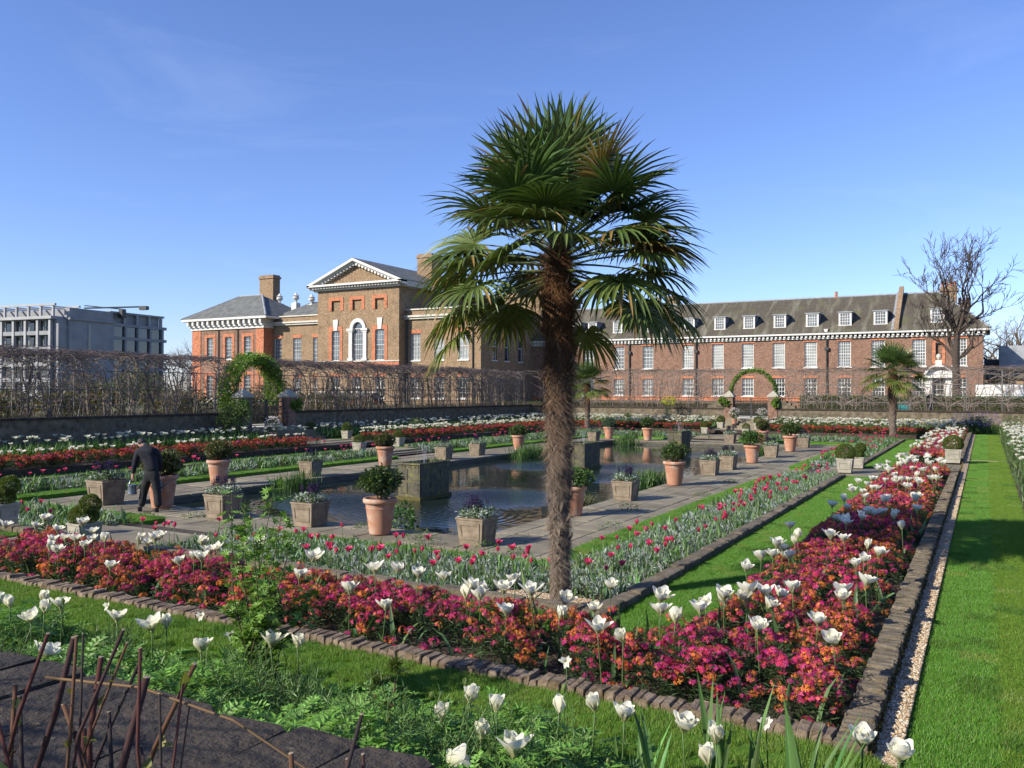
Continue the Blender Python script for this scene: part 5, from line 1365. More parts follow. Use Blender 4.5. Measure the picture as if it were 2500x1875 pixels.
# ------------------------------------------------------------------ fan palms
def fan_frond(o, az, el, Lp, Rf, droop, nseg, col, tipcol, r, spread=R(150), sag=0.25):
    """one palmate leaf: a stalk and a fan of folded segments whose tips hang with age"""
    d0 = np.array([math.cos(az) * math.cos(el), math.sin(az) * math.cos(el), math.sin(el)])
    g = G()
    t = np.linspace(0, 1, 7)
    S_ = o + np.outer(t, d0) * Lp; S_[:, 2] -= sag * Lp * t ** 2
    g.tube(S_, np.linspace(0.016, 0.008, 7), 5, c=(0.10, 0.13, 0.03))
    H = S_[-1]; d = nrm(S_[-1] - S_[-2]); side = nrm(np.cross(d, [0, 0, 1.0])); n = np.cross(side, d)
    tw = r.normal(0, 0.25); side, n = side * math.cos(tw) + n * math.sin(tw), -side * math.sin(tw) + n * math.cos(tw)
    ts = np.array([0, .2, .42, .62, .82, 1.0]); wd = np.array([0.35, 0.8, 1.0, 0.85, 0.5, 0.05])
    Vs, Cs, F = [], [], []
    for k in range(nseg):
        f = -spread + 2 * spread * (k + 0.5) / nseg + r.normal(0, 0.025)
        L = Rf * (0.80 + 0.20 * math.cos(f * 0.8)) * r.uniform(0.9, 1.08)
        dd = nrm(d * math.cos(f) + side * math.sin(f) + n * (0.22 * (1 - math.cos(f)) * 0.6 + 0.10))
        ww = 0.026 * r.uniform(0.85, 1.15)
        P = H + np.outer(ts, dd) * L
        dr = droop * r.uniform(0.7, 1.3)
        brk = np.clip(ts - 0.45, 0, 1) ** 1.5
        P[:, 2] -= L * (dr * 0.55 * ts ** 2.2 + dr * 0.75 * brk)
        # keep segment length while hanging
        seg = np.diff(P, axis=0); ln = np.linalg.norm(seg, axis=1, keepdims=True); want = (L * np.diff(ts))[:, None]
        P = np.concatenate([P[:1], P[:1] + np.cumsum(seg / (ln + 1e-9) * want, 0)])
        tang = nrm(np.gradient(P, axis=0)); sd = nrm(np.cross(tang, n + 0.001)); up = np.cross(sd, tang)
        w_ = (ww * wd)[:, None]
        Vs.append(np.concatenate([P - sd * w_ + up * w_ * 0.45, P, P + sd * w_ + up * w_ * 0.45]))
        c = np.array(col) * r.uniform(0.75, 1.3); cc = np.repeat(c[None], 6, 0)
        tipped = r.random() < tipcol[1]
        if tipped: cc[4:] = np.array(tipcol[0]) * r.uniform(0.7, 1.2); cc[3] = (cc[3] + cc[4]) / 2
        Cs.append(np.tile(cc, (3, 1)))
        b = 18 * k
        for i in range(5): F += [(b + i, b + 6 + i, b + 7 + i, b + 1 + i), (b + 6 + i, b + 12 + i, b + 13 + i, b + 7 + i)]
    g.add(np.concatenate(Vs), np.array(F), 1, np.concatenate(Cs))
    return g

def palm(label, x, y, z0, prof, ztop, nf, sc, seed, fibres, lean=(0, 0)):
    r = np.random.default_rng(seed)
    t = thing('fan_palm', label, 'palm', (x, y, z0), 0)
    prof = np.array(prof)                                    # (height, radius)
    H = prof[-1, 0]
    zz = np.linspace(0, H, 40); rad = np.interp(zz, prof[:, 0], prof[:, 1])
    a = np.linspace(0, 2 * PI, 20, endpoint=False)
    V = []
    for z, q in zip(zz, rad):
        rr_ = q * (1 + 0.05 * np.sin(3 * a + z * 4) + 0.05 * r.normal(0, 1, 20) + 0.06 * math.sin(z * 17))
        V.append(np.stack([rr_ * np.cos(a) + lean[0] * z / H, rr_ * np.sin(a) + lean[1] * z / H, np.full(20, z)], -1))
    g = G(); i = np.arange(39)[:, None] * 20; j = np.arange(20)[None]; k = (j + 1) % 20
    up = np.clip((zz / H - 0.35) / 0.4, 0, 1)
    C = np.repeat((np.outer(1 - up, (0.135, 0.105, 0.08)) + np.outer(up, (0.07, 0.036, 0.018))), 20, 0)
    g.add(np.concatenate(V), np.stack([i + j, i + k, i + 20 + k, i + 20 + j], -1).reshape(-1, 4), 0, C)
    tr_ = g.build('trunk', MT['bark'], t, col=True)
    # fibre hairs
    n = fibres; nc_ = 1100; cz, ca, cw = H * r.random(nc_) ** 0.9, r.uniform(0, 2 * PI, nc_), r.normal(0, 0.9, nc_); ci_ = r.integers(0, nc_, n)
    z = np.clip(cz[ci_] + r.normal(0, 0.05, n), 0, H); an = ca[ci_] + r.normal(0, 0.28, n); q = np.interp(z, prof[:, 0], prof[:, 1])
    L = r.uniform(0.05, 0.17, n) * sc * np.clip(0.5 + z / H, 0.5, 1.3); wv = cw[ci_] + r.normal(0, 0.3, n); L = L * r.uniform(.5, 1.2, nc_)[ci_]
    O = np.stack([np.cos(an), np.sin(an), 0 * an], -1); Tn = np.stack([-np.sin(an), np.cos(an), 0 * an], -1)
    Z_ = np.array([0, 0, 1.0])
    P0 = O * (q * 0.97)[:, None] + Z_ * z[:, None] + np.outer(z / H, (*lean, 0))
    P1_ = P0 + O * (L * 0.30)[:, None] + (Tn * wv[:, None] - Z_ * r.uniform(0.2, 0.9, (n, 1))) * (L * 0.5)[:, None]
    P2_ = P1_ + O * (L * r.uniform(-.1, .35, n))[:, None] + (Tn * (wv + r.normal(0, .5, n))[:, None] - Z_) * (L * 0.55)[:, None]
    wd = 0.0028 * sc * r.uniform(.6, 1.6, n)[:, None]
    VV = np.stack([P0 - Tn * wd, P0 + Tn * wd, P1_ - Tn * wd * .8, P1_ + Tn * wd * .8, P2_], 1).reshape(-1, 3)
    b = (np.arange(n) * 5)[:, None]
    u_ = np.clip((z / H - 0.3) / 0.45, 0, 1)[:, None]
    C = ((1 - u_) * np.array([(0.20, 0.155, 0.115)]) + u_ * np.array([(0.135, 0.068, 0.032)])) * (r.uniform(0.5, 1.35, nc_)[ci_] * r.uniform(.75, 1.25, n))[:, None]
    g = G(); g.add(VV, [np.concatenate([b, b + 1, b + 3, b + 2], 1), np.concatenate([b + 2, b + 3, b + 4], 1)], 0, np.repeat(C, 5, 0))
    f_ = tag(g.build('fibre', MT['bark'], tr_, col=True), kind='stuff')
    # cut leaf bases
    g = G()
    for q_ in range(int(70 * min(1, sc))):
        z = H * r.uniform(0.02, 0.97); an = r.uniform(0, 6.28); R0 = np.interp(z, prof[:, 0], prof[:, 1])
        o = np.array([math.cos(an), math.sin(an), 0]); tt = np.array([-math.sin(an), math.cos(an), 0])
        p = o * R0 * 0.9 + np.array([0, 0, z]); e = p + o * 0.055 * sc + np.array([0, 0, 0.10 * sc]) + tt * r.normal(0, 0.03)
        g.tube([p, (p + e) / 2 + o * 0.02, e], [0.02 * sc, 0.013 * sc, 0.006 * sc], 4, c=np.array((0.20, 0.15, 0.11)) * r.uniform(.6, 1.3))
    tag(g.build('leaf_bases', MT['bark'], tr_, col=True), kind='stuff')
    base = np.array([lean[0], lean[1], ztop])
    for k in range(nf):
        age = (k + 0.5) / nf
        az = k * 2.39996 + r.normal(0, 0.15)
        el = R(84 - 105 * age ** 0.85) + r.normal(0, 0.10)
        if age > 0.66 and abs((az + 1.116 + PI) % (2 * PI) - PI) < 0.75 * age and sc >= 1: continue
        o = base + np.array([math.cos(az), math.sin(az), 0]) * 0.09 * sc + np.array([0, 0, (0.30 - 0.62 * age) * sc])
        dk = np.array((0.045, 0.092, 0.02)); yl = np.array((0.13, 0.16, 0.03))
        col = dk * (1 - age ** 2) + yl * age ** 2 if r.random() < 0.75 else np.array((0.10, 0.14, 0.035))
        tipc = ((0.28, 0.17, 0.05), 0.03 + 0.2 * age)
        if r.random() < 0.06: col = np.array((0.22, 0.15, 0.035))
        g = fan_frond(o, az, el, (0.74 + 0.52 * age ** 0.8) * sc * r.uniform(.9, 1.1), (0.88 - 0.16 * age) * sc * r.uniform(.9, 1.08), 0.05 + 0.9 * age ** 1.3, 34 if sc > 0.97 else 26, col, tipc, r, sag=0.02 + 0.16 * age)
        g.build('frond', [MT['gloss_leaf'], MT['gloss_leaf']], t, col=True)
    return t
palm('tall fan palm with shaggy brown trunk standing in the near bed corner', PALM[0], PALM[1], -0.335,
     [(0, .13), (.15, .115), (.8, .108), (1.5, .12), (2.1, .135), (2.5, .15), (3.1, .16), (3.6, .165), (3.95, .16), (4.25, .13), (4.6, .07)], 4.36, 76, 1.0, 21, 30000, (-0.05, 0.02))
palm('smaller fan palm at the far right corner of the beds, before the brick wing', -4.35, 49.7, -0.34,
     [(0, .17), (1.5, .17), (2.5, .22), (3.2, .25), (3.7, .2), (4.0, .1)], 3.75, 46, 0.96, 33, 5000)
palm('small dark fan palm in the far left bed corner, right of the big trunk', -22.4, 49.7, -0.34,
     [(0, .16), (1.5, .15), (2.5, .19), (3.0, .2), (3.3, .1)], 3.15, 40, 0.9, 35, 4000)
# ------------------------------------------------------------------ bare trees
def bare_tree(name, label, x, y, z0, trunk, limbs, seed, col=(0.10, 0.08, 0.065), depth=4, twig=0.012, rad=0.42, spread=0.55, up=0.25, child=(3, 4), shrink=0.72, cat='tree', group=None, fine=1.0):
    """trunk: list of points (local); limbs: list of (start index, direction, length)"""
    r = np.random.default_rng(seed)
    t = thing(name, label, cat, (x, y, z0), 0, group)
    g = G(); tp = np.array(trunk, float)
    g.tube(tp, np.linspace(rad, rad * 0.62, len(tp)), 9, c=col); tr_ = g.build('trunk', MT['bark'], t, col=True)
    gb = G()
    def grow(p, d, L, r0, k):
        n = 5; P = [np.array(p, float)]; dd = nrm(d)
        for i in range(n):
            dd = nrm(dd + r.normal(0, 0.17, 3) + np.array([0, 0, up * 0.12]))
            P.append(P[-1] + dd * L / n)
        P = np.array(P)
        gb.tube(P, np.linspace(r0, r0 * 0.5, n + 1), 6 if k < 2 else (4 if k < 3 else 3), c=np.array(col) * r.uniform(.8, 1.25), cap=False)
        if k >= depth: return
        m_ = r.integers(child[0], child[1] + 1) + (1 if k == depth - 1 else 0)
        for q in range(m_):
            f = r.uniform(0.3, 1.0) if q else 1.0
            i = min(n, int(f * n)); b = P[i]
            tg = nrm(P[i] - P[max(0, i - 1)])
            ax = sph(1, r)[0]; nd = nrm(tg + ax * spread * r.uniform(.7, 1.5) + np.array([0, 0, up * 0.5]))
            grow(b, nd, L * shrink * r.uniform(.75, 1.15), max(twig * 0.5, r0 * 0.5 * r.uniform(.8, 1.05)), k + 1)
    for (i, d, L) in limbs: grow(tp[i], d, L, rad * 0.5, 1)
    tag(gb.build('branches', MT['bark'], t, col=True))
    return t
bare_tree('plane_tree', 'tall bare tree with forking trunk in front of the brick wing\'s right end', -1.9, 72, 0.75, [(0, 0, 0), (0.0, 0, 2.2), (-0.02, 0, 4.2), (0.05, 0, 6.0)],
          [(3, (-0.55, 0, 1.0), 2.7), (3, (0.0, 0.2, 1), 2.7), (3, (0.5, -0.1, 1), 2.7), (2, (-0.9, 0.2, 0.5), 1.6), (3, (1.0, 0.2, 0.45), 2.5), (2, (0.9, 0.1, 0.3), 1.5), (3, (-0.25, -0.2, 1.0), 2.6), (2, (-0.5, 0.3, 0.9), 2.4), (3, (0.25, 0.3, 0.9), 2.5)], 4, rad=0.33, depth=6, twig=0.042, col=(0.065, 0.05, 0.04), child=(2, 3), shrink=0.76, up=0.4, spread=0.6)
rr = np.random.default_rng(9)
k = 0
for (x, y, h, lab) in [(2.6, 108, 11, 'brown bare tree at the right picture edge, tallest of the clump'), (0.2, 112, 8.5, 'brown bare tree behind the dark low range, left of the clump'), (4.6, 104, 11.5, 'bare tree cut by the right picture edge'),
                       (1.4, 103, 9.5, 'brown bare tree low behind the white hoarding'), (3.6, 110, 12.5, 'tall brown bare tree second from the right picture edge'), (-0.6, 116, 10.5, 'thin bare tree behind the right end of the wing roof'), (-125, 103, 13, 'pale bare tree between the grey office block and the palace'), (-121, 100, 11, 'pale bare tree just left of the palace pavilion'), (-131, 96, 7.5, 'yellowish willow right of the grey office block'),
                       (-40, 142, 16.2, 'bare treetop showing over the wing roof, left one'), (-33.5, 142, 16.4, 'bare treetop showing over the wing roof, right one')]:
    c = (0.13, 0.095, 0.065) if x > 0 else ((0.24, 0.18, 0.09) if x == -131 else (0.17, 0.15, 0.135))
    bare_tree('bare_tree', lab, x, y, 0.75, [(0, 0, 0), (0.1, 0, h * 0.18), (0, 0.1, h * 0.36)], [(2, (rr.normal(0, .5), rr.normal(0, .3), 1), h * 0.3), (2, (-.7, .1, .8), h * 0.27), (2, (.7, .1, .8), h * 0.27), (1, (-.9, 0, .7), h * 0.25), (1, (.9, .2, .7), h * 0.25), (2, (.2, .3, 1), h * .32)],
              50 + k, c, depth=4, twig=0.03, rad=0.3, spread=0.7, shrink=0.68, child=(3, 4), group='bare trees behind the buildings')
    k += 1

# ------------------------------------------------------------------ evergreen masses behind the walls
def shrub(name, label, x, y, z, rad, n, leaf, cols, cat='shrub', group=None, lobes=9, seed=1, mat='leaf'):
    r = np.random.default_rng(seed)
    t = thing(name, label, cat, (x, y, z), 0, group)
    g = G(); s = G()
    for q in range(lobes):
        D = sph(1, r)[0] * np.array([0.62, 0.62, 0.45])
        c = np.array([0, 0, rad[2] * 0.85]) + D * np.array(rad)
        leafball(g, c, np.array(rad) * r.uniform(0.32, 0.5), n // lobes, leaf_q(*leaf), cols)
        s.tube([(0, 0, 0), c * 0.5 + sph(1, r)[0] * 0.05, c], [0.03, 0.02, 0.008], 4, c=(0.09, 0.07, 0.05))
    s.build('stems', MT['bark'], t, col=True); g.build('foliage', MT[mat], t, col=True)
    return t
shrub('olive_tree', 'rounded grey green evergreen seen through the bare hedge at left', -68.5, 50, 0.75, (3.6, 3.0, 2.0), 6000, (0.22, 0.1), [(0.09, 0.11, 0.05), (0.12, 0.14, 0.07), (0.07, 0.09, 0.04)], 'tree', lobes=14)
for i, (x, y, w, h, lab) in enumerate([(-80, 56, 5, 1.6, 'low scrub beyond the left tunnel hedge, left of the olive'), (-60, 60, 4, 1.3, 'brownish scrub right of the olive, beyond the left tunnel'), (-50, 58, 4, 1.0, 'low green shrub before the palace, behind the left tunnel'), (-95, 62, 7, 2.2, 'dark scrub in front of the grey office block'), (-40, 22, 2.6, 1.0, 'brown scrub behind the left tunnel, by the left picture edge'), (-41, 27, 2.6, 1.1, 'brown scrub behind the left tunnel, second from the left edge'), (-41, 33, 2.8, 1.0, 'brown scrub behind the left tunnel, before the arch'), (-42, 40, 3, .9, 'brown scrub behind the left tunnel, just past the arch'), (-43, 47, 3, .8, 'brown scrub behind the left tunnel, before the pediment')]):
    shrub('scrub', lab, x, y, 0.75, (w, 2.0, h), 2600, (0.22, 0.1), [(0.10, 0.10, 0.04), (0.13, 0.11, 0.05), (0.08, 0.10, 0.035), (0.15, 0.10, 0.06)], lobes=10, seed=i + 3)
def hedge(label, x0, x1, y0, y1, z0, z1, n, cols, leaf=(0.10, 0.055)):
    t = thing('clipped_hedge', label, 'hedge', ((x0 + x1) / 2, (y0 + y1) / 2, z0))
    w, d, h = x1 - x0, y1 - y0, z1 - z0
    f = rng.random(n); P = np.stack([rng.uniform(-w / 2, w / 2, n), rng.uniform(-d / 2, d / 2, n), rng.uniform(0, h, n)], -1)
    s = rng.integers(0, 5, n)
    P[:, 1] = np.where(s < 3, -d / 2 + rng.exponential(0.05, n), P[:, 1]); P[:, 2] = np.where(s >= 3, h - rng.exponential(0.04, n), P[:, 2])
    P += rng.normal(0, 0.025, (n, 3))
    g = G(); scatter(g, leaf_q(*leaf), P, dirmat(sph(n) + np.array([0, -0.4, 0.4]), rng.uniform(-1, 1, n)), rng.uniform(.7, 1.3, n), tint=np.asarray(cols)[rng.integers(0, len(cols), n)] * rng.uniform(.75, 1.25, (n, 1)))
    g.build('leaves', MT['leaf'], t, col=True)
    G().box(-w / 2 + .08, w / 2 - .08, -d / 2 + .1, d / 2 - .08, 0, h - .08).build('twigs', MT['soil'], t)
    return t
hedge('long clipped green hedge before the brick wing at right', -12.2, 9, 65.5, 67, 0.75, 2.05, 15000, [(0.06, 0.12, 0.025), (0.08, 0.15, 0.03), (0.05, 0.10, 0.02)])
hedge('low dark hedge before the brick wing, left of the iron gate', -44, -14.5, 72, 73.2, 0.75, 1.35, 8000, [(0.05, 0.09, 0.025), (0.07, 0.11, 0.03)])

# ------------------------------------------------------------------ pleached lime tunnels
def lime_mesh(seed, h=3.05, dense=1.0, flat=False):
    """one trained lime: a few pale stems rising and bending over at the top, with woven twigs; +x is towards the tunnel's middle, y along it"""
    r = np.random.default_rng(seed)
    st, tw = G(), G()
    ns = r.integers(3, 6)
    for s in range(ns):
        y0 = r.normal(0, 0.10); dy = r.normal(0, 0.55) * (0.5 if flat else 1)
        T = np.linspace(0, 1, 9)
        top = h * r.uniform(0.9, 1.03); zz = top * np.sin(np.clip(T * 1.25, 0, 1.25) / 1.25 * PI / 2) if not flat else top * T
        xx = (0.03 + r.normal(0, .05)) + (1.25 * np.clip((T - 0.55) / 0.45, 0, 1) ** 1.6 if not flat else 0)
        yy = y0 + dy * T + (0.0 if flat else 0.30 * r.normal() * T ** 2) + 0.07 * np.sin(T * 9 + r.uniform(0, 6)) + 0.04 * np.cumsum(r.normal(0, .5, 9))
        P = np.stack([xx * np.ones(9), yy, zz], -1)
        r0 = r.uniform(0.03, 0.055) * (0.55 if flat else 0.9)
        c = np.array((0.15, 0.125, 0.10) if flat else (0.24, 0.195, 0.15)) * r.uniform(.5, 1.35)
        st.tube(P, np.linspace(r0, r0 * 0.35, 9), 6, c=c)
        for q in range(int(9 * dense)):
            i = r.integers(2, 9); b = P[min(i, 8)]
            sg = r.choice([-1, 1]); L = r.uniform(0.3, 1.0)
            e1 = b + np.array([r.uniform(-.05, .25) if not flat else r.normal(0, .05), sg * L * 0.5, r.uniform(0.1, 0.5) * L])
            e2 = e1 + np.array([r.uniform(0, .35) if not flat else r.normal(0, .05), sg * L * 0.5, r.uniform(-0.05, 0.35) * L])
            if e2[2] > h * 1.03: e2[2] = h * 1.03 - r.uniform(0, .15)
            if e1[2] > h * 1.02: e1[2] = h * 1.02
            tw.tube([b, e1, e2], [0.013, 0.009, 0.005], 4, c=np.array((0.23, 0.18, 0.15)) * r.uniform(.7, 1.35), cap=False)
    for q in range(int((20 if not flat else 10) * dense)):                       # woven shoots over the top
        x0 = r.uniform(0, 1.3) if not flat else r.normal(0, 0.08); y0 = r.uniform(-.9, .9); L = r.uniform(0.5, 1.5) * r.choice([-1, 1])
        z = h * (r.uniform(0.97, 1.03) if (x0 > 0.3 or flat) else r.uniform(0.86, 1.02)); dz = r.normal(0, .06)
        m_ = np.array([x0 + r.normal(0, .12) * (0 if flat else 1), y0 + L * 0.5, z + 0.07 + r.normal(0, .03)])
        tw.tube([(x0, y0, z - 0.05), m_, (x0 + r.normal(0, .2) * (0 if flat else 1), y0 + L, z + dz)], [0.010, 0.008, 0.004], 4, c=np.array((0.14, 0.11, 0.09) if flat else (0.23, 0.17, 0.135)) * r.uniform(.6, 1.4), cap=False)
    if dense > 1.2:
        for q in range(30):
            b = np.array([r.normal(0, .05), r.normal(0, .5), r.uniform(.1, 2.2)]); e = b + np.array([r.normal(.1, .1), r.normal(0, .35), r.uniform(.4, 1.1)])
            tw.tube([b, (b + e) / 2 + r.normal(0, .05, 3), e], [0.009, 0.007, 0.004], 3, c=np.array((0.17, 0.125, 0.105)) * r.uniform(.7, 1.35), cap=False)
    return st.mesh('trunk', MT['bark'], col=True), tw.mesh('twigs', MT['bark'], col=True)
LM = [lime_mesh(200 + k, dense=1.7) for k in range(5)]; LD = [lime_mesh(230 + k, dense=2.6) for k in range(3)]; LF = [lime_mesh(260 + k, dense=0.8, flat=True) for k in range(6)]
def lime(lab, grp, x, y, rz, M, mir):
    t = thing('pleached_lime', lab, 'tree', (x, y, Z_OUT), rz, grp)
    t.scale = (1, mir, rng.uniform(.96, 1.04))
    link('trunk', M[0], t); tag(link('twigs', M[1], t), kind='stuff'); return t
GL, GF = 'pleached limes of the left tunnel', 'pleached limes of the far tunnel'
L1, L2 = 'bare pleached lime in the garden side row of the left tunnel', 'bare pleached lime in the outer row of the left tunnel'
k = 0; LR = {0: [], 1: [], 2: [], 3: []}
for side, (ux, rz, lab) in enumerate(((wx0 - 0.95, PI, L1), (wx0 - 3.4, 0, L2))):
    y = 15.0
    while y < 57:
        if abs(y - VC) > 1.5:
            M = LD[k % 3] if (44 < y and k % 2) else LM[k % 5]
            LR[side].append((across(ux, y), lime(lab, GL, ux, y, rz, M, 1 if k % 3 else -1)))
        y += rng.uniform(0.85, 1.25) if side == 0 else rng.uniform(1.2, 1.7); k += 1
x = -29.5
while x < 5:
    if abs(x - UC) > 1.6:
        LR[2].append((x, lime('bare lime trained flat on the far trellis', GF, x, FARW + 1.0, PI / 2, LF[k % 6], 1 if k % 2 else -1)))
    x += rng.uniform(0.8, 1.2); k += 1
x = -29.5
while x < 5:
    if abs(x - UC) > 1.6: LR[3].append((x, lime('bare lime trained on the back frame of the far trellis', GF + ' back', x, FARW + 3.2, PI / 2, LF[(k * 3) % 6], 1)))
    x += rng.uniform(1.6, 2.3); k += 1
place_labels(LR[0], 'bare pleached lime, %s from the left in the garden side row of the left tunnel')
place_labels(LR[1], 'bare pleached lime, %s from the left in the outer row of the left tunnel')
place_labels(LR[2], 'bare lime trained flat on the far trellis front row, %s from the left')
place_labels(LR[3], 'bare lime on the back row of the far trellis, %s from the left')
for i_, x_ in enumerate((-5.0, -4.2, -3.4, -2.7)):
    lime('bare lime shoots outside the near wall at left, %s from the left' % ordinal(i_ + 1), 'lime shoots outside the near wall', x_, -0.2, -PI / 2, LM[i_ % 5], 1).scale = (1, 1, 0.62)

def trellis(label, axis, fixed, a0, a1, gap, zs, pp, rr_=0.016):
    t = thing('trellis', label, 'trellis', (fixed, a0, Z_OUT) if axis == 'y' else (a0, fixed, Z_OUT), PI / 2 if axis == 'y' else 0)
    L = a1 - a0
    segs = [(0, gap[0] - a0), (gap[1] - a0, L)] if gap else [(0, L)]
    for z in zs:
        for (p, q) in segs: G().tube([(p, 0, z), (q, 0, z)], rr_, 5).build('rail', MT['greyiron'], t)
    a = 0.0
    while a < L:
        if not gap or not (gap[0] - a0 < a < gap[1] - a0): G().tube([(a, 0, 0), (a, 0, zs[-1])], rr_ * 1.35, 5).build('post', MT['greyiron'], t)
        a += pp
trellis('iron rails carrying the garden side of the left tunnel', 'y', wx0 - 1.0, 14, 57, (VC - 1.4, VC + 1.4), (0.5, 0.95, 1.6, 2.35), 2.6)
trellis('iron rails carrying the outer side of the left tunnel', 'y', wx0 - 3.5, 14, 57, (VC - 1.4, VC + 1.4), (0.9, 1.7, 2.4), 2.6)
trellis('slim iron trellis behind the far wall, front row', 'x', FARW + 1.05, -29.5, 6, (UC - 1.45, UC + 1.45), (0.45, 0.95, 1.5, 2.1, 2.7, 3.0), 1.9, 0.013)
trellis('slim iron trellis behind the far wall, back row', 'x', FARW + 3.25, -29.5, 6, (UC - 1.45, UC + 1.45), (0.95, 2.1, 3.0), 1.9, 0.013)

# undergrowth of dry stems and low shrubs at the foot of the tunnels
def undergrowth(name, label, n, fx, h, cols, l=(0.25, 0.7)):
    g = G()
    T = blade_t(1.0, 0.02, 0.25, 3)
    x, y = fx(n)
    scatter(g, T, np.stack([x, y, np.full(n, Z_OUT)], -1), rotm(rng.uniform(0, 6.3, n), rng.uniform(0, .5, n), rng.uniform(0, 6.3, n)), rng.uniform(l[0], l[1], n) * h, tint=np.asarray(cols)[rng.integers(0, len(cols), n)] * rng.uniform(.6, 1.3, (n, 1)))
    tag(g.build(name, MT['leaf'], col=True), label, 'undergrowth', kind='stuff')
undergrowth('left_undergrowth', 'dry brown stems and grass at the foot of the left tunnel', 15000, lambda n: (wx0 - rng.uniform(0.55, 4.0, n), rng.uniform(14, 57, n)), 1.45, [(0.075, 0.05, 0.028), (0.06, 0.045, 0.028), (0.06, 0.07, 0.025), (0.09, 0.065, 0.04)])
undergrowth('far_undergrowth', 'reddish brown low shrubs at the foot of the far trellis', 9000, lambda n: (rng.uniform(-30, 5, n), FARW + rng.uniform(0.6, 3.6, n)), 0.9, [(0.20, 0.10, 0.05), (0.16, 0.09, 0.05), (0.10, 0.10, 0.04), (0.22, 0.12, 0.06)])

# ------------------------------------------------------------------ leafy arches over the two gates
def arch(label, x, y, rz, rad, zc, th, depth, n, cols, thick_left=0.0):
    t = thing('leafy_arch', label, 'arch', (x, y, 0.6), rz)
    a = np.linspace(-0.25, PI + 0.25, 30)
    hoop = G()
    for dy in (-depth / 2, 0, depth / 2): hoop.tube(np.stack([rad * np.cos(a), np.full(30, dy), zc + rad * 1.12 * np.sin(a)], -1), 0.025, 5, c=(0.16, 0.13, 0.10))
    for s in (-1, 1):
        for dy in (-depth / 2, depth / 2): hoop.tube([(s * rad * 0.97, dy, zc - 0.3), (s * rad * 1.0, dy, 0)], 0.022, 5, c=(0.16, 0.13, 0.10))
    hoop.build('hoop', MT['bark'], t, col=True)
    g = G()
    aa = rng.uniform(-0.30, PI + 0.30, n); q = rad + rng.normal(0.03, th, n)
    P = np.stack([q * np.cos(aa), rng.uniform(-depth / 2 - .1, depth / 2 + .1, n), zc + q * 1.12 * np.sin(aa)], -1)
    P[:, 2] -= np.abs(rng.normal(0, .05, n)) + thick_left * np.clip(-np.cos(aa), 0, 1) * rng.random(n) * 1.1
    D = sph(n) + np.stack([np.cos(aa), 0 * aa, np.sin(aa) - 0.3], -1)
    scatter(g, leaf_q(0.10, 0.08), P, dirmat(D, rng.uniform(-1, 1, n)), rng.uniform(.6, 1.3, n), tint=np.asarray(cols)[rng.integers(0, len(cols), n)] * rng.uniform(.8, 1.25, (n, 1)))
    g.build('foliage', MT['leaf'], t, col=True)
LIME = [(0.16, 0.29, 0.035), (0.12, 0.22, 0.03), (0.20, 0.33, 0.05), (0.09, 0.17, 0.03)]
arch('round green arch over the far iron gate', UC + 0.05, FARW + 0.6, 0, 1.45, 1.55, 0.06, 0.4, 3200, LIME)
arch('bright green leafy arch over the left tunnel entrance', wx0 - 1.2, VC, PI / 2, 1.5, 1.62, 0.12, 1.1, 9000, LIME, 0.35)
for (x, y, z, r3, lab) in [(UC - 1.75, FARW - 0.1, 1.35, (0.4, 0.25, 0.4), 'leafy climber on the left pier of the far gate'), (UC + 1.65, FARW - 0.15, 1.3, (0.22, 0.2, 0.5), 'leafy climber on the right pier of the far gate'),
                        (wx0 + 0.15, VC - 1.9, 1.1, (0.35, 0.45, 0.5), 'climber with pale leaves over the nearer pier of the left arch'), (wx0 + 0.1, VC + 1.7, 1.3, (0.25, 0.35, 0.4), 'climber on the farther pier of the left arch')]:
    shrub('climber', lab, x, y, z, r3, 900, (0.10, 0.07), LIME[:3] + [(0.12, 0.14, 0.05)], lobes=6, seed=int(abs(x * 7 + y)), cat='climber')
shrub('rose_bush', 'loose bush with white flowers against the shaded left wall before the arch', wx0 + 0.9, VC - 2.9, 0.0, (0.75, 0.9, 1.15), 1500, (0.10, 0.06), [(0.10, 0.15, 0.03), (0.14, 0.19, 0.04), (0.08, 0.12, 0.03)], lobes=8, seed=77)
# a visitor and a teal bag beyond the far wall
vis = thing('person', 'distant visitor in dark clothes seen through the far trellis', 'person', (-3.15, 61.8, Z_OUT), R(30))
vv = [(0, 0, .9, .15, .11), (0, 0, 1.2, .18, .12), (0, 0, 1.42, .09, .08), (0, 0, 1.52, .05, .05), (.2, 0, 1.36, .06), (.27, -.05, 1.08, .045), (.2, -.25, .95, .035), (-.2, 0, 1.36, .06), (-.27, -.05, 1.08, .045), (-.2, -.25, .95, .035), (.1, 0, .8, .1), (.1, .02, .45, .065), (.1, 0, .08, .05), (-.1, 0, .8, .1), (-.1, -.05, .45, .065), (-.1, 0, .08, .05)]
ve = [(0, 1), (1, 2), (2, 3), (2, 4), (4, 5), (5, 6), (2, 7), (7, 8), (8, 9), (0, 10), (10, 11), (11, 12), (0, 13), (13, 14), (14, 15)]
link('clothed_body', skin_mesh('clothed_body', MT['navy'], vv, ve), vis)
hd = G().add(HV * 1.0 + np.array([0, 0, 1.63]), FQ).build('head', MT['skin'], vis, smooth=True, rz=-1.6)
G().add(HV2 * 1.02 + np.array([0, 0, 1.63]), FQ).build('hair', MT['hair'], vis, smooth=True, rz=-1.6)
MT['teal'] = pm('teal_canvas', (0.02, 0.16, 0.16), (0.03, 0.2, 0.2), 6, 0.8)
t = thing('barrow_bag', 'teal canvas bag on the far path left of the visitor', 'bag', (-4.5, 59.8, Z_OUT))
G().frus(0, 0, 0.02, 0.8, .32, .25, .42, .33).build('bag', MT['teal'], t)
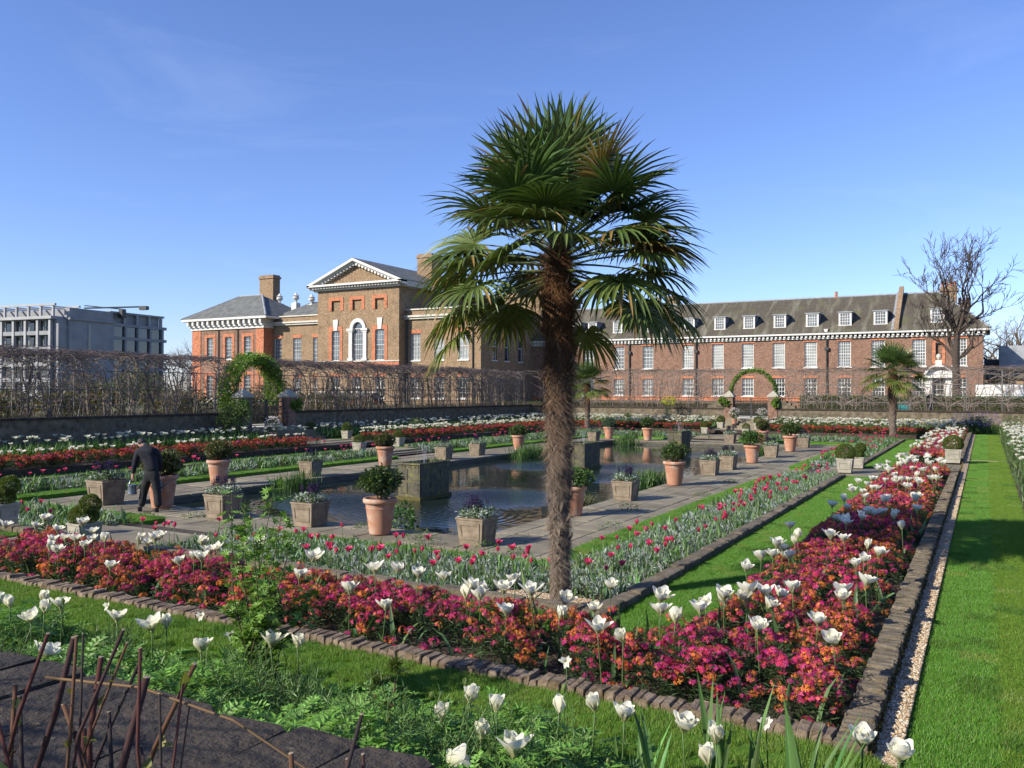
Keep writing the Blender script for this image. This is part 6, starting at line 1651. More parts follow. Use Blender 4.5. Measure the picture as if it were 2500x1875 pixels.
a = np.linspace(0, PI, 9); G().tube(np.stack([0.25 * np.cos(a), 0 * a, 0.78 + 0.25 * np.sin(a)], -1), 0.02, 5).build('handle', MT['teal'], t)
# ------------------------------------------------------------------ where single flowers and cut stems stand (metres)
WT = [(-11.62,7.13),(-10.56,6.66),(-10.31,7.01),(-9.46,5.93),(-9.24,6.16),(-8.49,5.83),(-9.26,7.03),(-9.08,7.06),(-9.09,6.77),(-9.62,5.62),(-8.13,7.15),(-7.75,6.71),(-7.73,6.28),(-6.12,6.43),(-6.39,6.92),(-5.16,6.09),(-4.69,6.03),(-5.83,7.28),(-5.44,7.18),(-4.74,7.04),(-4.2,6.59),(-4.18,6.87),(-4.18,6.67),(-3.88,6.74),(-4.01,7.19),(-3.52,6.16),(-3.53,6.62),(-3.34,6.91),(-3.0,6.81),(-3.02,7.22),(-2.59,7.35),(-2.36,6.72),(-2.19,6.6),(-2.39,5.97),(-2.6,5.68),(-2.23,7.6),(-2.05,7.51),(-1.89,7.76),(-1.76,7.87),(-2.17,9.5),(-2.25,10.47),(-2.11,10.36),(-2.16,10.24),(-2.35,12.0),(-2.11,11.26),(-2.15,11.3),(-1.77,11.69),(-1.58,11.47),(-1.23,9.85),(-1.06,10.36),(-1.2,8.73),(-1.15,8.32),(-1.69,8.09),(-1.75,7.88),(-1.87,7.73),(-2.2,14.68),(-2.11,15.38),(-2.27,17.34),(-2.17,17.04),(-2.27,18.5),(-2.09,18.47),(-2.17,20.03),(-1.81,17.61),(-1.88,16.43),(-1.92,16.2),(-1.54,16.53),(-1.52,15.64),(-1.26,17.59),(-1.14,16.66),(-1.03,15.93),(-1.16,18.77),(-.95,14.67),(-1.21,14.2),(-1.39,14.17),(-1.51,14.02),(-1.68,13.99),(-1.55,13.77),(-1.56,13.12),(-1.9,13.26),(-1.72,12.75),(-1.15,13.29),(-.99,12.61),(-1.0,20.43),(-.83,20.38),(-2.25,24.14),(-2.26,22.25),(-1.99,21.67),(-1.8,21.25),(-1.84,23.31),(-1.52,22.32),(-1.26,22.11),(-1.65,25.69),(-1.47,27.1),(-1.29,24.29),(-1.12,26.02),(-.98,24.7),(-1.05,22.8),(-2.21,26.65),(-2.03,27.03),(-1.86,26.86),(-1.0,6.74),(-1.53,6.57),(-1.61,6.88)]
PT = [(-5.1,11.83),(-4.93,12.07),(-4.91,12.56),(-5.09,13.29),(-4.86,13.12),(-4.83,13.36),(-4.6,13.34),(-4.66,14.04),(-4.93,16.31),(-4.59,15.36),(-4.34,11.83),(-4.46,11.4),(-4.35,10.42),(-4.23,9.96),(-4.49,9.62),(-4.04,11.76),(-3.78,11.85),(-4.19,12.5),(-3.79,11.39),(-4.07,14.48),(-4.41,15.87),(-4.41,16.07),(-4.66,16.81),(-4.54,16.77),(-4.71,18.27),(-4.67,18.57),(-4.7,20.01),(-4.49,19.1),(-4.96,21.54),(-4.77,21.84),(-4.72,20.98),(-4.45,20.17),(-4.34,19.33),(-4.27,17.76),(-4.33,17.12),(-3.92,18.61),(-4.27,16.37),(-4.12,16.14),(-3.77,15.0),(-3.9,14.84),(-3.81,13.73),(-3.75,13.39),(-6.0,10.26),(-5.66,10.07),(-5.57,10.4),(-5.03,9.68),(-4.03,10.07),(-4.59,11.2),(-4.6,11.99),(-4.96,21.54),(-4.77,21.84),(-4.72,20.98),(-4.76,22.8),(-4.7,20.02),(-4.5,19.09),(-4.46,20.16),(-4.34,19.33),(-4.47,22.4),(-4.19,21.83),(-4.67,24.78),(-4.89,27.15),(-4.58,26.8),(-4.49,27.39),(-4.61,25.28),(-3.94,22.72),(-4.09,22.63),(-4.29,20.42),(-4.06,19.64),(-4.05,20.25),(-3.93,18.61),(-4.24,17.66),(-4.67,18.57),(-3.98,26.15),(-4.22,27.02),(-4.18,25.31),(-3.65,26.11),(-3.55,24.57),(-4.77,31.97),(-4.6,32.45),(-4.53,33.25),(-3.61,21.49),(-3.78,15.0),(-3.88,15.59),(-4.34,17.12),(-3.97,16.34),(-10.94,10.31),(-9.83,9.87),(-9.36,9.79),(-9.49,10.07),(-9.0,9.87),(-8.73,9.89),(-8.79,10.2),(-7.89,10.39),(-7.52,10.08),(-7.23,10.31),(-7.23,9.59),(-7.5,9.49),(-7.51,9.37),(-8.13,8.89),(-8.17,9.1),(-7.79,9.09),(-7.4,8.73),(-7.24,8.29),(-8.03,8.52),(-8.72,9.44),(-8.33,9.42),(-8.61,9.19),(-6.86,9.47),(-6.53,9.5),(-6.78,9.52),(-6.28,9.87),(-6.0,10.26),(-5.63,10.03),(-5.58,10.39),(-5.85,9.54),(-5.92,9.45),(-5.98,9.22),(-5.75,8.71),(-6.35,8.67),(-6.27,8.45),(-5.49,8.69),(-5.33,8.37),(-7.09,8.81),(-6.95,8.46),(-5.74,8.17),(-16.64,9.74),(-16.03,9.77),(-15.97,9.17),(-15.5,9.15),(-14.8,8.62),(-12.22,8.9),(-11.68,8.85),(-11.59,9.2),(-11.87,8.31),(-11.9,8.5),(-11.43,8.43),(-11.26,9.95),(-10.94,10.31),(-9.83,9.87),(-10.46,9.14),(-9.99,8.88),(-9.65,8.7)]
STICKS = [(-1.939,.852,.75,-1.614,1.0,1.867,.005),(-1.962,.966,.75,-1.622,1.06,1.843,.008),(-1.459,.737,.75,-1.431,.94,1.904,.004),(-1.33,.836,.75,-1.502,1.0,1.883,.003),(-1.436,.951,.75,-1.534,1.06,1.817,.007),(-1.779,.803,.75,-1.3,.94,1.934,.004),(-2.239,.844,.75,-1.372,1.0,1.885,.003),(-2.197,.883,.75,-1.411,1.06,1.836,.004),(-1.122,.92,1.743,-1.255,.94,1.909,.004),(-1.603,.859,.75,-1.317,1.0,1.832,.009),(-2.11,.961,.75,-1.262,1.06,1.848,.006),(-1.044,.746,.75,-1.205,.94,1.841,.003),(-1.204,.844,.75,-1.221,1.0,1.837,.003),(-1.25,.832,.75,-1.274,1.06,1.777,.002),(-.934,.73,.75,-1.469,.94,1.774,.005),(-1.273,.786,.75,-1.423,1.0,1.749,.005),(-1.224,.78,.75,-1.591,1.06,1.663,.01),(-.759,.55,.75,-1.434,.94,1.732,.005),(-1.524,.871,.75,-1.723,1.0,1.748,.006),(-1.344,.917,.75,-1.81,1.06,1.689,.006),(-.782,.605,.75,-1.676,.94,1.7,.005),(-.789,.332,.75,-1.331,1.0,1.705,.003),(-1.003,1.04,1.723,-1.024,1.06,1.735,.006),(-.88,.612,.75,-.773,.94,1.889,.004),(-.838,.98,1.781,-.851,1.0,1.786,.003),(-.857,1.04,1.757,-.869,1.06,1.767,.004)]
# ------------------------------------------------------------------ grass
def gn_scatter(name, P, rot, scl, idx, meshes, label, cat):
    """ONE stuff object: points carrying instances of a few small meshes"""
    me = bpy.data.meshes.new(name)
    P = np.asarray(P, np.float32); n = len(P)
    me.vertices.add(n); me.vertices.foreach_set('co', P.ravel())
    a = me.attributes.new('rot', 'FLOAT_VECTOR', 'POINT'); a.data.foreach_set('vector', np.asarray(rot, np.float32).ravel())
    a = me.attributes.new('scl', 'FLOAT', 'POINT'); a.data.foreach_set('value', np.asarray(scl, np.float32))
    a = me.attributes.new('idx', 'INT', 'POINT'); a.data.foreach_set('value', np.asarray(idx, np.int32))
    me.update()
    c = bpy.data.collections.new(name + '_tufts')
    for k, m in enumerate(meshes): c.objects.link(bpy.data.objects.new('%s_tuft_%02d' % (name, k), m))
    ng = bpy.data.node_groups.new(name, 'GeometryNodeTree')
    ng.interface.new_socket('Geometry', in_out='INPUT', socket_type='NodeSocketGeometry'); ng.interface.new_socket('Geometry', in_out='OUTPUT', socket_type='NodeSocketGeometry')
    gi, go = ng.nodes.new('NodeGroupInput'), ng.nodes.new('NodeGroupOutput')
    ip = ng.nodes.new('GeometryNodeInstanceOnPoints'); ci = ng.nodes.new('GeometryNodeCollectionInfo')
    ci.inputs['Collection'].default_value = c; ci.inputs['Separate Children'].default_value = True; ci.inputs['Reset Children'].default_value = True
    ip.inputs['Pick Instance'].default_value = True
    def na(t, nm):
        q = ng.nodes.new('GeometryNodeInputNamedAttribute'); q.data_type = t; q.inputs['Name'].default_value = nm
        return q.outputs[0]
    er = ng.nodes.new('FunctionNodeEulerToRotation')
    ng.links.new(gi.outputs[0], ip.inputs['Points']); ng.links.new(ci.outputs[0], ip.inputs['Instance'])
    ng.links.new(na('INT', 'idx'), ip.inputs['Instance Index']); ng.links.new(na('FLOAT_VECTOR', 'rot'), er.inputs[0]); ng.links.new(er.outputs[0], ip.inputs['Rotation'])
    ng.links.new(na('FLOAT', 'scl'), ip.inputs['Scale']); ng.links.new(ip.outputs[0], go.inputs[0])
    o = link(name, me)
    o.modifiers.new('scatter', 'NODES').node_group = ng
    return tag(o, label, cat, kind='stuff')

PS = 0.25
GX0, GX1 = UC + GRAV[0], UC + LAWN[0]
def turf(seed, nb, h, col, lean):
    r = np.random.default_rng(seed)
    x, y = r.uniform(-PS / 2, PS / 2, (2, nb)); a = r.uniform(0, 6.3, nb); hh = h * r.uniform(0.5, 1.25, nb)
    w = r.uniform(0.0012, 0.0024, nb); tx, ty = r.normal(lean[0], 0.35, nb) * hh, r.normal(lean[1], 0.35, nb) * hh
    V = np.stack([np.stack([x - w * np.cos(a), y - w * np.sin(a), 0 * x - .004], -1), np.stack([x + w * np.cos(a), y + w * np.sin(a), 0 * x - .004], -1), np.stack([x + tx, y + ty, hh], -1)], 1).reshape(-1, 3)
    C = jit(nb, col, 0.22, r); C[r.random(nb) < 0.05] = (0.20, 0.20, 0.07)
    return mesh_np('turf', V, [np.arange(nb * 3).reshape(-1, 3)], [MT['leaf']], col=np.repeat(C, 3, 0))
GR = (0.105, 0.255, 0.024)
TURF = [turf(k, 1100, 0.022, GR, (0.1, 0.3)) for k in range(3)] + [turf(10 + k, 1100, 0.022, (0.18, 0.30, 0.042), (-0.1, -0.35)) for k in range(3)] + [turf(20 + k, 1500, 0.032, (0.15, 0.27, 0.038), (0.0, 0.0)) for k in range(3)] + [turf(30 + k, 1100, 0.020, (0.19, 0.28, 0.05), (0.0, 0.1)) for k in range(2)] + [turf(40, 1300, 0.030, (0.09, 0.20, 0.025), (0.1, 0.0))]  # second trio paler: light on the mowing stripe put into blade colour
def lay(name, rects, z, which, label, far=40):
    P, I_ = [], []
    for r_ in rects:
        x0, x1, y0, y1 = r_[:4]
        nx, ny = max(1, round((x1 - x0) / PS)), max(1, round((y1 - y0) / PS))
        X, Y = np.meshgrid(x0 + (np.arange(nx) + 0.5) * (x1 - x0) / nx, y0 + (np.arange(ny) + 0.5) * (y1 - y0) / ny)
        X, Y = X.ravel(), Y.ravel()
        d = -0.4909 * X + 0.8712 * Y; s = 0.8712 * X + 0.4909 * Y
        ok = (d < far) & (d > 1) & (np.abs(s) < 0.66 * d + 0.4)
        zz = z(X, Y) if callable(z) else np.full(len(X), z)
        P.append(np.stack([X, Y, zz], -1)[ok]); I_.append(np.array([which(a, b) for a, b in zip(X[ok], Y[ok])], int).reshape(-1))
    P = np.concatenate(P); I_ = np.concatenate(I_); n = len(P)
    flip = rng.integers(0, 2, n) * PI
    return gn_scatter(name, P, np.stack([0 * flip, 0 * flip, rng.uniform(-.5, .5, n) if name[0] != 'n' else rng.uniform(0, 6.3, n)], -1), rng.uniform(1.08, 1.25, n), I_, TURF, label, 'grass')
def ri(a, b):
    u = rng.random()
    return int(rng.integers(a, b)) if u > .16 else (int(rng.integers(9, 11)) if u > .07 else 11)
lay('near_lawn_grass', [(UC - LAWN[0] + 2, GX1, VC - LAWN[1], VC - GRAV[1])], near_z, lambda x, y: ri(6, 9), 'short mown grass of the lawn before the front kerb')
lay('right_lawn_grass', [(GX0, GX1, VC - GRAV[1], sand0), (GX0, GX1, sand1, VC + GRAV[1])], Z_LAWN, lambda x, y: ri(0, 3) if x < 0.14 + 0.03 * math.sin(y) else ri(3, 6), 'striped mown grass of the right hand lawn', 60)
lay('inner_lawn_grass', [r for r in ring(BEDI, MIDK, GU, GV)], Z_WALK, lambda x, y: ri(0, 3), 'mown grass of the inner lawn between the beds', 48)
lay('grass_strip_grass', [r for r in ring(STRIP, TERR, GU, GV)], Z_STRIP, lambda x, y: ri(0, 3), 'mown grass of the strip edging the terrace', 48)

# ------------------------------------------------------------------ wallflowers
def floret_head(seed, cols, nf=17, size=0.026):
    r = np.random.default_rng(seed); g = G()
    D = nrm(np.stack([r.normal(0, 1, nf), r.normal(0, 1, nf), np.abs(r.normal(0.5, 0.6, nf))], -1))
    P = D * np.array([0.040, 0.040, 0.034])
    petals = (np.array([(0, 0, 0), (.55, .30, .02), (1, 0, .10), (.55, -.30, .02), (.30, .55, .02), (0, 1, .10), (-.30, .55, .02), (-.55, .30, .02), (-1, 0, .10), (-.55, -.30, .02), (-.30, -.55, .02), (0, -1, .10), (.30, -.55, .02)], float) * size * 0.62,
              [np.array([(0, 1, 2, 3), (0, 4, 5, 6), (0, 7, 8, 9), (0, 10, 11, 12)])], np.ones((13, 3)), [0])
    C = np.asarray(cols)[r.integers(0, len(cols), nf)] * r.uniform(.75, 1.2, (nf, 1))
    M = dirmat(D); M = np.stack([M[:, :, 1], M[:, :, 2], M[:, :, 0]], -1)      # +z to D
    scatter(g, petals, P, M, r.uniform(.8, 1.15, nf), tint=C)
    return tmpl(g)
def stalk(seed, n=22, h=0.30, col=(0.05, 0.085, 0.03)):
    r = np.random.default_rng(seed); g = G()
    z = np.linspace(0.03, h, n); a = r.uniform(0, 6.3, n)
    D = np.stack([np.cos(a), np.sin(a), r.uniform(0.1, 0.9, n)], -1)
    scatter(g, leaf_q(0.075, 0.012), np.stack([0 * z, 0 * z, z], -1), dirmat(D, r.uniform(-1, 1, n)), r.uniform(.7, 1.2, n), tint=jit(n, col, 0.3, r))
    g.M = [1] * len(g.M)
    return tmpl(g)
MAG = [(0.58, 0.028, 0.15), (0.48, 0.035, 0.23), (0.66, 0.05, 0.08), (0.58, 0.09, 0.20)]; ORA = [(0.74, 0.24, 0.04), (0.80, 0.34, 0.06), (0.66, 0.15, 0.04), (0.55, 0.09, 0.14)]; RED = [(0.33, 0.045, 0.03), (0.40, 0.075, 0.03), (0.28, 0.03, 0.045), (0.46, 0.14, 0.04)]  # RED dulled, and darkened to put the left bed's shade into the petals
HEADS = {'mag': [floret_head(k, MAG) for k in range(4)], 'ora': [floret_head(10 + k, ORA) for k in range(4)], 'mix': [floret_head(20 + k, MAG[:2] + ORA[1:]) for k in range(3)], 'red': [floret_head(30 + k, RED, 11, 0.036) for k in range(3)]}
STK = [stalk(40 + k) for k in range(4)]
def wallflowers(name, label, rects, dens, mode, soil, scale=1.0, hmax=0.36):
    g = G()
    for r_ in rects:
        x0, x1, y0, y1 = r_[:4]
        n = int((x1 - x0) * (y1 - y0) * dens)
        npl = max(1, int((x1 - x0) * (y1 - y0) * 27)); PX, PY = rng.uniform(x0, x1, npl), rng.uniform(y0, y1, npl); PH = rng.normal(1.0, 0.13, npl); PB = rng.uniform(.65, 1.25, npl); PK = rng.normal(0, .9, npl)
        ci = rng.integers(0, npl, n); ox, oy = rng.normal(0, .075, (2, n))
        X, Y = np.clip(PX[ci] + ox, x0, x1), np.clip(PY[ci] + oy, y0, y1)
        edge = np.minimum(np.minimum(X - x0, x1 - X) if (x1 - x0) < (y1 - y0) else 9, np.minimum(Y - y0, y1 - Y) if (y1 - y0) < (x1 - x0) else 9)
        clumpy = np.sin(X * 2.1 + 1.3 * np.sin(Y * 1.7)) + np.sin(Y * 2.3 + 1.1 * np.sin(X * 1.9 + 2)) + 0.9 * PK[ci]
        H = soil + hmax * (PH[ci] * 0.88 + 0.03 * clumpy + rng.normal(0, 0.05, n) - 9.0 * (ox ** 2 + oy ** 2)) * np.clip(0.42 + edge / 0.36, 0.42, 1.0)
        H = np.maximum(H, soil + 0.10)
        pm_ = 1 / (1 + np.exp(-(clumpy * 1.5 + (edge - 0.45) * 4.0 - 0.45)))
        u_ = rng.random(n)
        kind = np.where(u_ < pm_ * 0.85, 0, np.where(rng.random(n) < 0.55, 1, 2)) if mode == 'mix' else np.where(rng.random(n) < 0.72, 3, np.where(clumpy > 0.4, 1, 0))
        keep = rng.random(n) < np.clip(0.25 + edge / 0.22, 0.25, 1)
        P = np.stack([X, Y, H], -1)
        for kx, nm in enumerate(('mag', 'ora', 'mix', 'red')):
            for q, T in enumerate(HEADS[nm]):
                s_ = (kind == kx) & (np.arange(n) % len(HEADS[nm]) == q) & keep
                m_ = s_.sum()
                if m_: scatter(g, T, P[s_], rotm(rng.uniform(0, 6.3, m_), rng.uniform(0, .45, m_), rng.uniform(0, 6.3, m_)), rng.uniform(.7, 1.25, m_) * scale, tint=(PB[ci][s_] * rng.uniform(.85, 1.15, m_))[:, None] * np.ones((1, 3)))
        for q, T in enumerate(STK):
            s_ = (np.arange(n) % 4 == q); m_ = s_.sum()
            Q = P[s_].copy(); hs__ = (Q[:, 2] - soil) / 0.30; Q[:, 2] = soil
            scatter(g, T, Q, rotm(rng.uniform(0, 6.3, m_), rng.uniform(0, .2, m_), rng.uniform(0, 6.3, m_)), np.stack([np.full(m_, scale), np.full(m_, scale), hs__], -1), tint=rng.uniform(.7, 1.3, (m_, 1)) * np.ones((1, 3)))
    return tag(g.build(name, [MT['petal'], MT['leaf']], col=True), label, 'wallflowers', kind='stuff')
kx1 = UC + KERBI[0] - 0.06; by0, by1 = VC - KERBI[1] + 0.05, VC - BEDI[1]; bx0 = UC + BEDI[0]
wallflowers('front_wallflowers', 'magenta and orange wallflowers filling the front bed', [(-12.0, kx1, by0, by1 + 0.05)], 175, 'mix', -0.03)
wallflowers('right_wallflowers', 'magenta and orange wallflowers filling the right bed', [(bx0 - 0.03, kx1, by1 + 0.05, 18)], 150, 'mix', -0.03)
wallflowers('right_wallflowers_far', 'orange and red wallflowers of the right bed farther off', [(bx0 - 0.03, kx1, 18, VC - GV - 0.1), (bx0 - 0.03, kx1, VC + GV + 0.1, VC + BEDI[1])], 75, 'mix', -0.03, 1.35)
lx0, lx1 = UC - KERBI[0], UC - BEDI[0]; fy0, fy1 = VC + BEDI[1], VC + KERBI[1]
wallflowers('left_wallflowers', 'red wallflowers in the long left bed, shade painted into their colour', [(lx0, lx1, 12, VC - GV - 0.1), (lx0, lx1, VC + GV + 0.1, fy0), (-26.3, UC - GU - 0.1, by0, by1)], 55, 'red', -0.03, 1.5)
wallflowers('far_wallflowers', 'red and orange wallflowers in the far bed', [(lx0, UC - GU - 0.1, fy0, fy1), (UC + GU + 0.1, kx1, fy0, fy1)], 55, 'red', -0.03, 1.6)

# ------------------------------------------------------------------ tulips
def petal_t(L, W, cup, lean, col0, col1, ruffle=0.0, seed=0):
    """one petal as a small curved sheet: base at origin, rising along z, bulging to +x"""
    r = np.random.default_rng(seed)
    nu, nv = 5, 3; V, C = [], []
    for i in range(nu):
        t = i / (nu - 1)
        out = cup * math.sin(t * PI * 0.62) * L * 0.42 + lean * t ** 2 * L
        z = L * t * (1 - 0.12 * lean * t)
        w = W * (0.22 + 1.25 * t - 0.0) * (1 if t < .5 else 1) if t < 0.5 else W * (0.85 + 0.15) * math.sqrt(max(0.0, 1 - ((t - 0.5) / 0.52) ** 2.2))
        for j in range(nv):
            s = (j - 1); V.append((out - 0.28 * w * s * s + ruffle * r.normal(0, 1) * 0.05 * L * t, s * w * 0.5, z + ruffle * r.normal(0, 1) * 0.04 * L * t))
            f = min(1, t * 1.6); C.append(np.array(col0) * (1 - f) + np.array(col1) * f)
    F = [(i * nv + j, (i + 1) * nv + j, (i + 1) * nv + j + 1, i * nv + j + 1) for i in range(nu - 1) for j in range(nv - 1)]
    return (np.array(V), [np.array(F)], np.array(C), [0])
CREAM, WHITE, YG = (0.82, 0.79, 0.56), (0.90, 0.88, 0.77), (0.52, 0.56, 0.20)
def bloom(seed, kind):
    """list of (template, yaw): the petals of one tulip"""
    r = np.random.default_rng(seed); out = []
    if kind == 'cup': spec = [(3, .082, .068, .75, .10), (3, .085, .066, .6, .0)]
    elif kind == 'open': spec = [(4, .085, .065, 1.0, .5), (4, .08, .06, .8, .22), (3, .065, .05, .5, .05)]
    elif kind == 'double': spec = [(5, .072, .066, 1.15, .32), (5, .07, .06, .9, .12), (4, .06, .05, .5, .0)]
    elif kind == 'bud': spec = [(3, .07, .036, .40, -.16), (3, .07, .034, .34, -.18)]
    elif kind == 'pinkopen': spec = [(5, .052, .044, .75, .45), (5, .05, .04, .55, .2)]
    elif kind == 'pinkcup': spec = [(3, .055, .040, .55, -.05), (3, .055, .038, .42, -.10)]
    elif kind == 'daff': spec = [(3, .036, .030, .3, 1.1), (3, .034, .030, .3, 1.25)]
    a0 = r.uniform(0, 6.3)
    for li, (n, L, W, cup, lean) in enumerate(spec):
        for k in range(n):
            if kind.startswith('pink') : c0, c1 = (0.50, 0.14, 0.12), np.array((0.80, 0.07, 0.20)) * r.uniform(.75, 1.25) if r.random() < .8 else np.array((0.85, 0.24, 0.30))
            elif kind == 'bud': c0, c1 = (0.16, 0.24, 0.06), (0.32, 0.40, 0.15)
            else: c0, c1 = (YG if li == 0 else CREAM), np.array(WHITE) * r.uniform(.93, 1.0) * (1 if li == 0 else np.array((1, .99, .93)))
            out.append((petal_t(L * r.uniform(.9, 1.1), W * r.uniform(.9, 1.1), cup * r.uniform(.85, 1.2), lean + r.normal(0, .07), c0, c1, 0.35 if kind in ('double', 'open') else 0.12, seed * 50 + li * 10 + k), a0 + li * 0.5 + k * 2 * PI / n + r.normal(0, .12)))
    if kind == 'daff':
        g = G().lathe([(.004, 0), (.010, .012), (.013, .016)], 8, c=(0.7, 0.62, 0.35)); T = tmpl(g)
        out.append((T, 0.0))
    return out
def bloom_mesh(seed, kind, name='flower'):
    g = G()
    for T, a in bloom(seed, kind): scatter(g, T, np.zeros((1, 3)), rotm([a]))
    return g.mesh(name, MT['petal'], smooth=True, col=True)
def stem_mesh(h, bend=0.02, r0=0.0045, seed=0, col=(0.11, 0.19, 0.06)):
    t = np.linspace(0, 1, 6); P = np.stack([bend * (1 - t) ** 2 * np.sin(2 * t), bend * (1 - t), -h + h * t], -1)
    return G().tube(P, [r0 * 1.2] * 3 + [r0] * 3, 6, c=col).mesh('stem', MT['leaf'], smooth=True, col=True)
def straps(seed, n, l, w, col=(0.085, 0.155, 0.055)):
    r = np.random.default_rng(seed); out = []
    for k in range(n):
        g = G(); T = blade_t(l * r.uniform(.75, 1.15), w * r.uniform(.8, 1.2), r.uniform(.25, .75), 6)
        scatter(g, T, np.zeros((1, 3)), rotm([r.uniform(0, 6.3)], [r.uniform(0, .15)], [r.uniform(0, 6.3)]), tint=jit(1, col, .2, r))
        out.append(g.mesh('leaf', MT['leaf'], smooth=True, col=True))
    return out
ST5 = [stem_mesh(0.5, 0.02 + 0.02 * k, seed=k) for k in range(3)]
LV = [straps(500 + k, 3, 0.30, 0.045) for k in range(5)]
def tulip(name, label, cat, group, x, y, soil, ztop, fl, sc, k, leaves=True, tilt=(0, 0)):
    t = thing(name, label, cat, (x, y, soil), rng.uniform(0, 6.3), group)
    h = ztop - soil
    f = link('flower', fl, t, (0, 0, h)); f.scale = (sc,) * 3; f.rotation_euler = (tilt[0] + rng.normal(0, .17), tilt[1] + rng.normal(0, .17), rng.uniform(0, 6.3))
    s = link('stem', ST5[k % 3], t, (0, 0, h)); s.scale = (1, 1, h / 0.5)
    if leaves:
        for m in LV[k % 5][:2 + k % 2]: link('leaf', m, t)
    return t
# white double tulips among the wallflowers
WF = [bloom_mesh(600 + k, kd) for k, kd in enumerate(('double', 'double', 'open', 'double', 'cup', 'double', 'open', 'double', 'double', 'cup', 'open', 'double'))]
WO = {'f': [], 'r': [], 'pn': [], 'pr': []}
_r = np.random.default_rng(5)
WT = WT + [(float(a_), float(b_)) for a_, b_ in zip(_r.uniform(-11.8, -7.6, 14), _r.uniform(6.3, 7.3, 14))] + [(float(a_), float(b_)) for a_, b_ in zip(_r.uniform(-7.5, -2.6, 7), _r.uniform(6.2, 7.35, 7))] + [(float(a_), float(b_)) for a_, b_ in zip(_r.uniform(-2.3, -1.0, 26), _r.uniform(15, 27.4, 26))] + [(float(a_), float(b_)) for a_, b_ in zip(_r.uniform(-2.3, -1.0, 10), _r.uniform(7, 14, 10))]
for i, (x, y) in enumerate(WT):
    if not (-2.42 < x < -0.86 or y < 7.5): x = max(-2.40, x) if y > 7.5 else x
    x = min(x, -0.92); y = max(y, 5.97)
    side = y < 7.6
    if side: lab, gr = ('white double tulip above the wallflowers in the front bed, ' + ('left of the rose shrub' if x < -6 else 'between rose shrub and palm' if x < -4.2 else 'near the palm foot' if x < -2.5 else 'towards the bed corner')), 'white tulips in the front bed'
    else: lab, gr = ('white double tulip above the wallflowers in the right bed, ' + ('nearest stretch' if y < 11.6 else 'in the palm shadow stretch' if y < 15 else 'middle stretch' if y < 20 else 'before the clipped ball')), 'white tulips in the right bed'
    WO['f' if side else 'r'].append((across(x, y) if side else y, tulip('white_tulip', lab, 'tulip', gr, x, y, -0.03, 0.44 + rng.normal(0, .04), WF[(i * 5) % 12], rng.uniform(1.25, 1.65) * (1 if y < 20 else 1.15), i, leaves=y < 24)))
place_labels(WO['f'], 'white double tulip above the wallflowers of the front bed, %s from the left')
place_labels(WO['r'], 'white double tulip above the wallflowers of the right bed, %s nearest')
def simple_tulip(seed, kind, h, sc=1.3):
    g = G(); 
    for T, a in bloom(seed, kind): scatter(g, T, np.array([[0, 0, h]]), rotm([a]), np.array([sc]))
    g.tube([(0, 0, 0), (0.01, 0, h)], 0.006, 4, 1, (0.10, 0.17, 0.05), False)
    T = blade_t(0.3, 0.045, 0.5, 3)
    for k in range(3): scatter(g, T, np.zeros((1, 3)), rotm([k * 2.2 + seed]), m=1, tint=jit(1, (0.085, 0.155, 0.055), .2))
    return g
WSM = [simple_tulip(700 + k, kd, 0.46).mesh('white_tulip', [MT['petal'], MT['leaf']], col=True) for k, kd in enumerate(('double', 'open', 'double', 'cup'))]
n = 110
for i in range(n):      # the right bed beyond the clipped ball
    x, y = rng.uniform(bx0, kx1), VC + GV + 0.3 + (VC + BEDI[1] - VC - GV - 0.5) * (i + rng.random()) / n
    tag(link('white_tulip', WSM[i % 4], None, (x, y, -0.03), rng.uniform(0, 6.3)), 'white tulip in the right bed beyond the clipped ball, %s nearest' % ordinal(i + 1), 'tulip', 'white tulips far along the right bed')
n = 60
for i in range(n):      # left bed, near half
    x, y = rng.uniform(lx0, lx1 - 0.5), 12.5 + (VC - GV - 13) * (i + rng.random()) / n
    tag(link('white_tulip', WSM[i % 4], None, (x, y, -0.05), rng.uniform(0, 6.3)), 'white tulip behind the red wallflowers of the left bed, %s nearest' % ordinal(i + 1), 'tulip', 'white tulips of the left bed')
# the many more along the left and far walls, and beyond
WST = [tmpl(simple_tulip(720 + k, kd, 0.47, 1.35)) for k, kd in enumerate(('double', 'open', 'double'))]
def tulip_mass(name, label, xs, ys, soil):
    g = G(); n = len(xs); P = np.stack([xs, ys, np.full(n, soil)], -1)
    for k in range(3):
        s_ = np.arange(n) % 3 == k; m_ = s_.sum()
        scatter(g, WST[k], P[s_], rotm(rng.uniform(0, 6.3, m_), rng.uniform(0, .2, m_), rng.uniform(0, 6.3, m_)), rng.uniform(.8, 1.2, m_))
    tag(g.build(name, [MT['petal'], MT['leaf']], col=True), label, 'tulips', kind='stuff')
n = 260; tulip_mass('left_bed_tulips', 'rows of white tulips behind the red wallflowers on the left', rng.uniform(lx0 - 0.0, lx1 - 0.9, n), VC + GV + (fy0 - VC - GV) * rng.random(n), -0.05)
n = 330; tulip_mass('left_border_tulips', 'white tulips in the border under the shaded left wall', rng.uniform(wx0 + 0.3, UC - LAWN[0], n), 13 + (fy1 + 1 - 13) * rng.random(n) ** 0.8, 0.08)
n = 760; tulip_mass('far_border_tulips', 'white tulips massed in the border under the far wall', np.where(rng.random(n) < .5, rng.uniform(wx0 + 0.3, UC - 1.9, n), rng.uniform(UC + 1.9, 0.2, n)), rng.uniform(VC + LAWN[1], FARW - 0.2, n), 0.1)
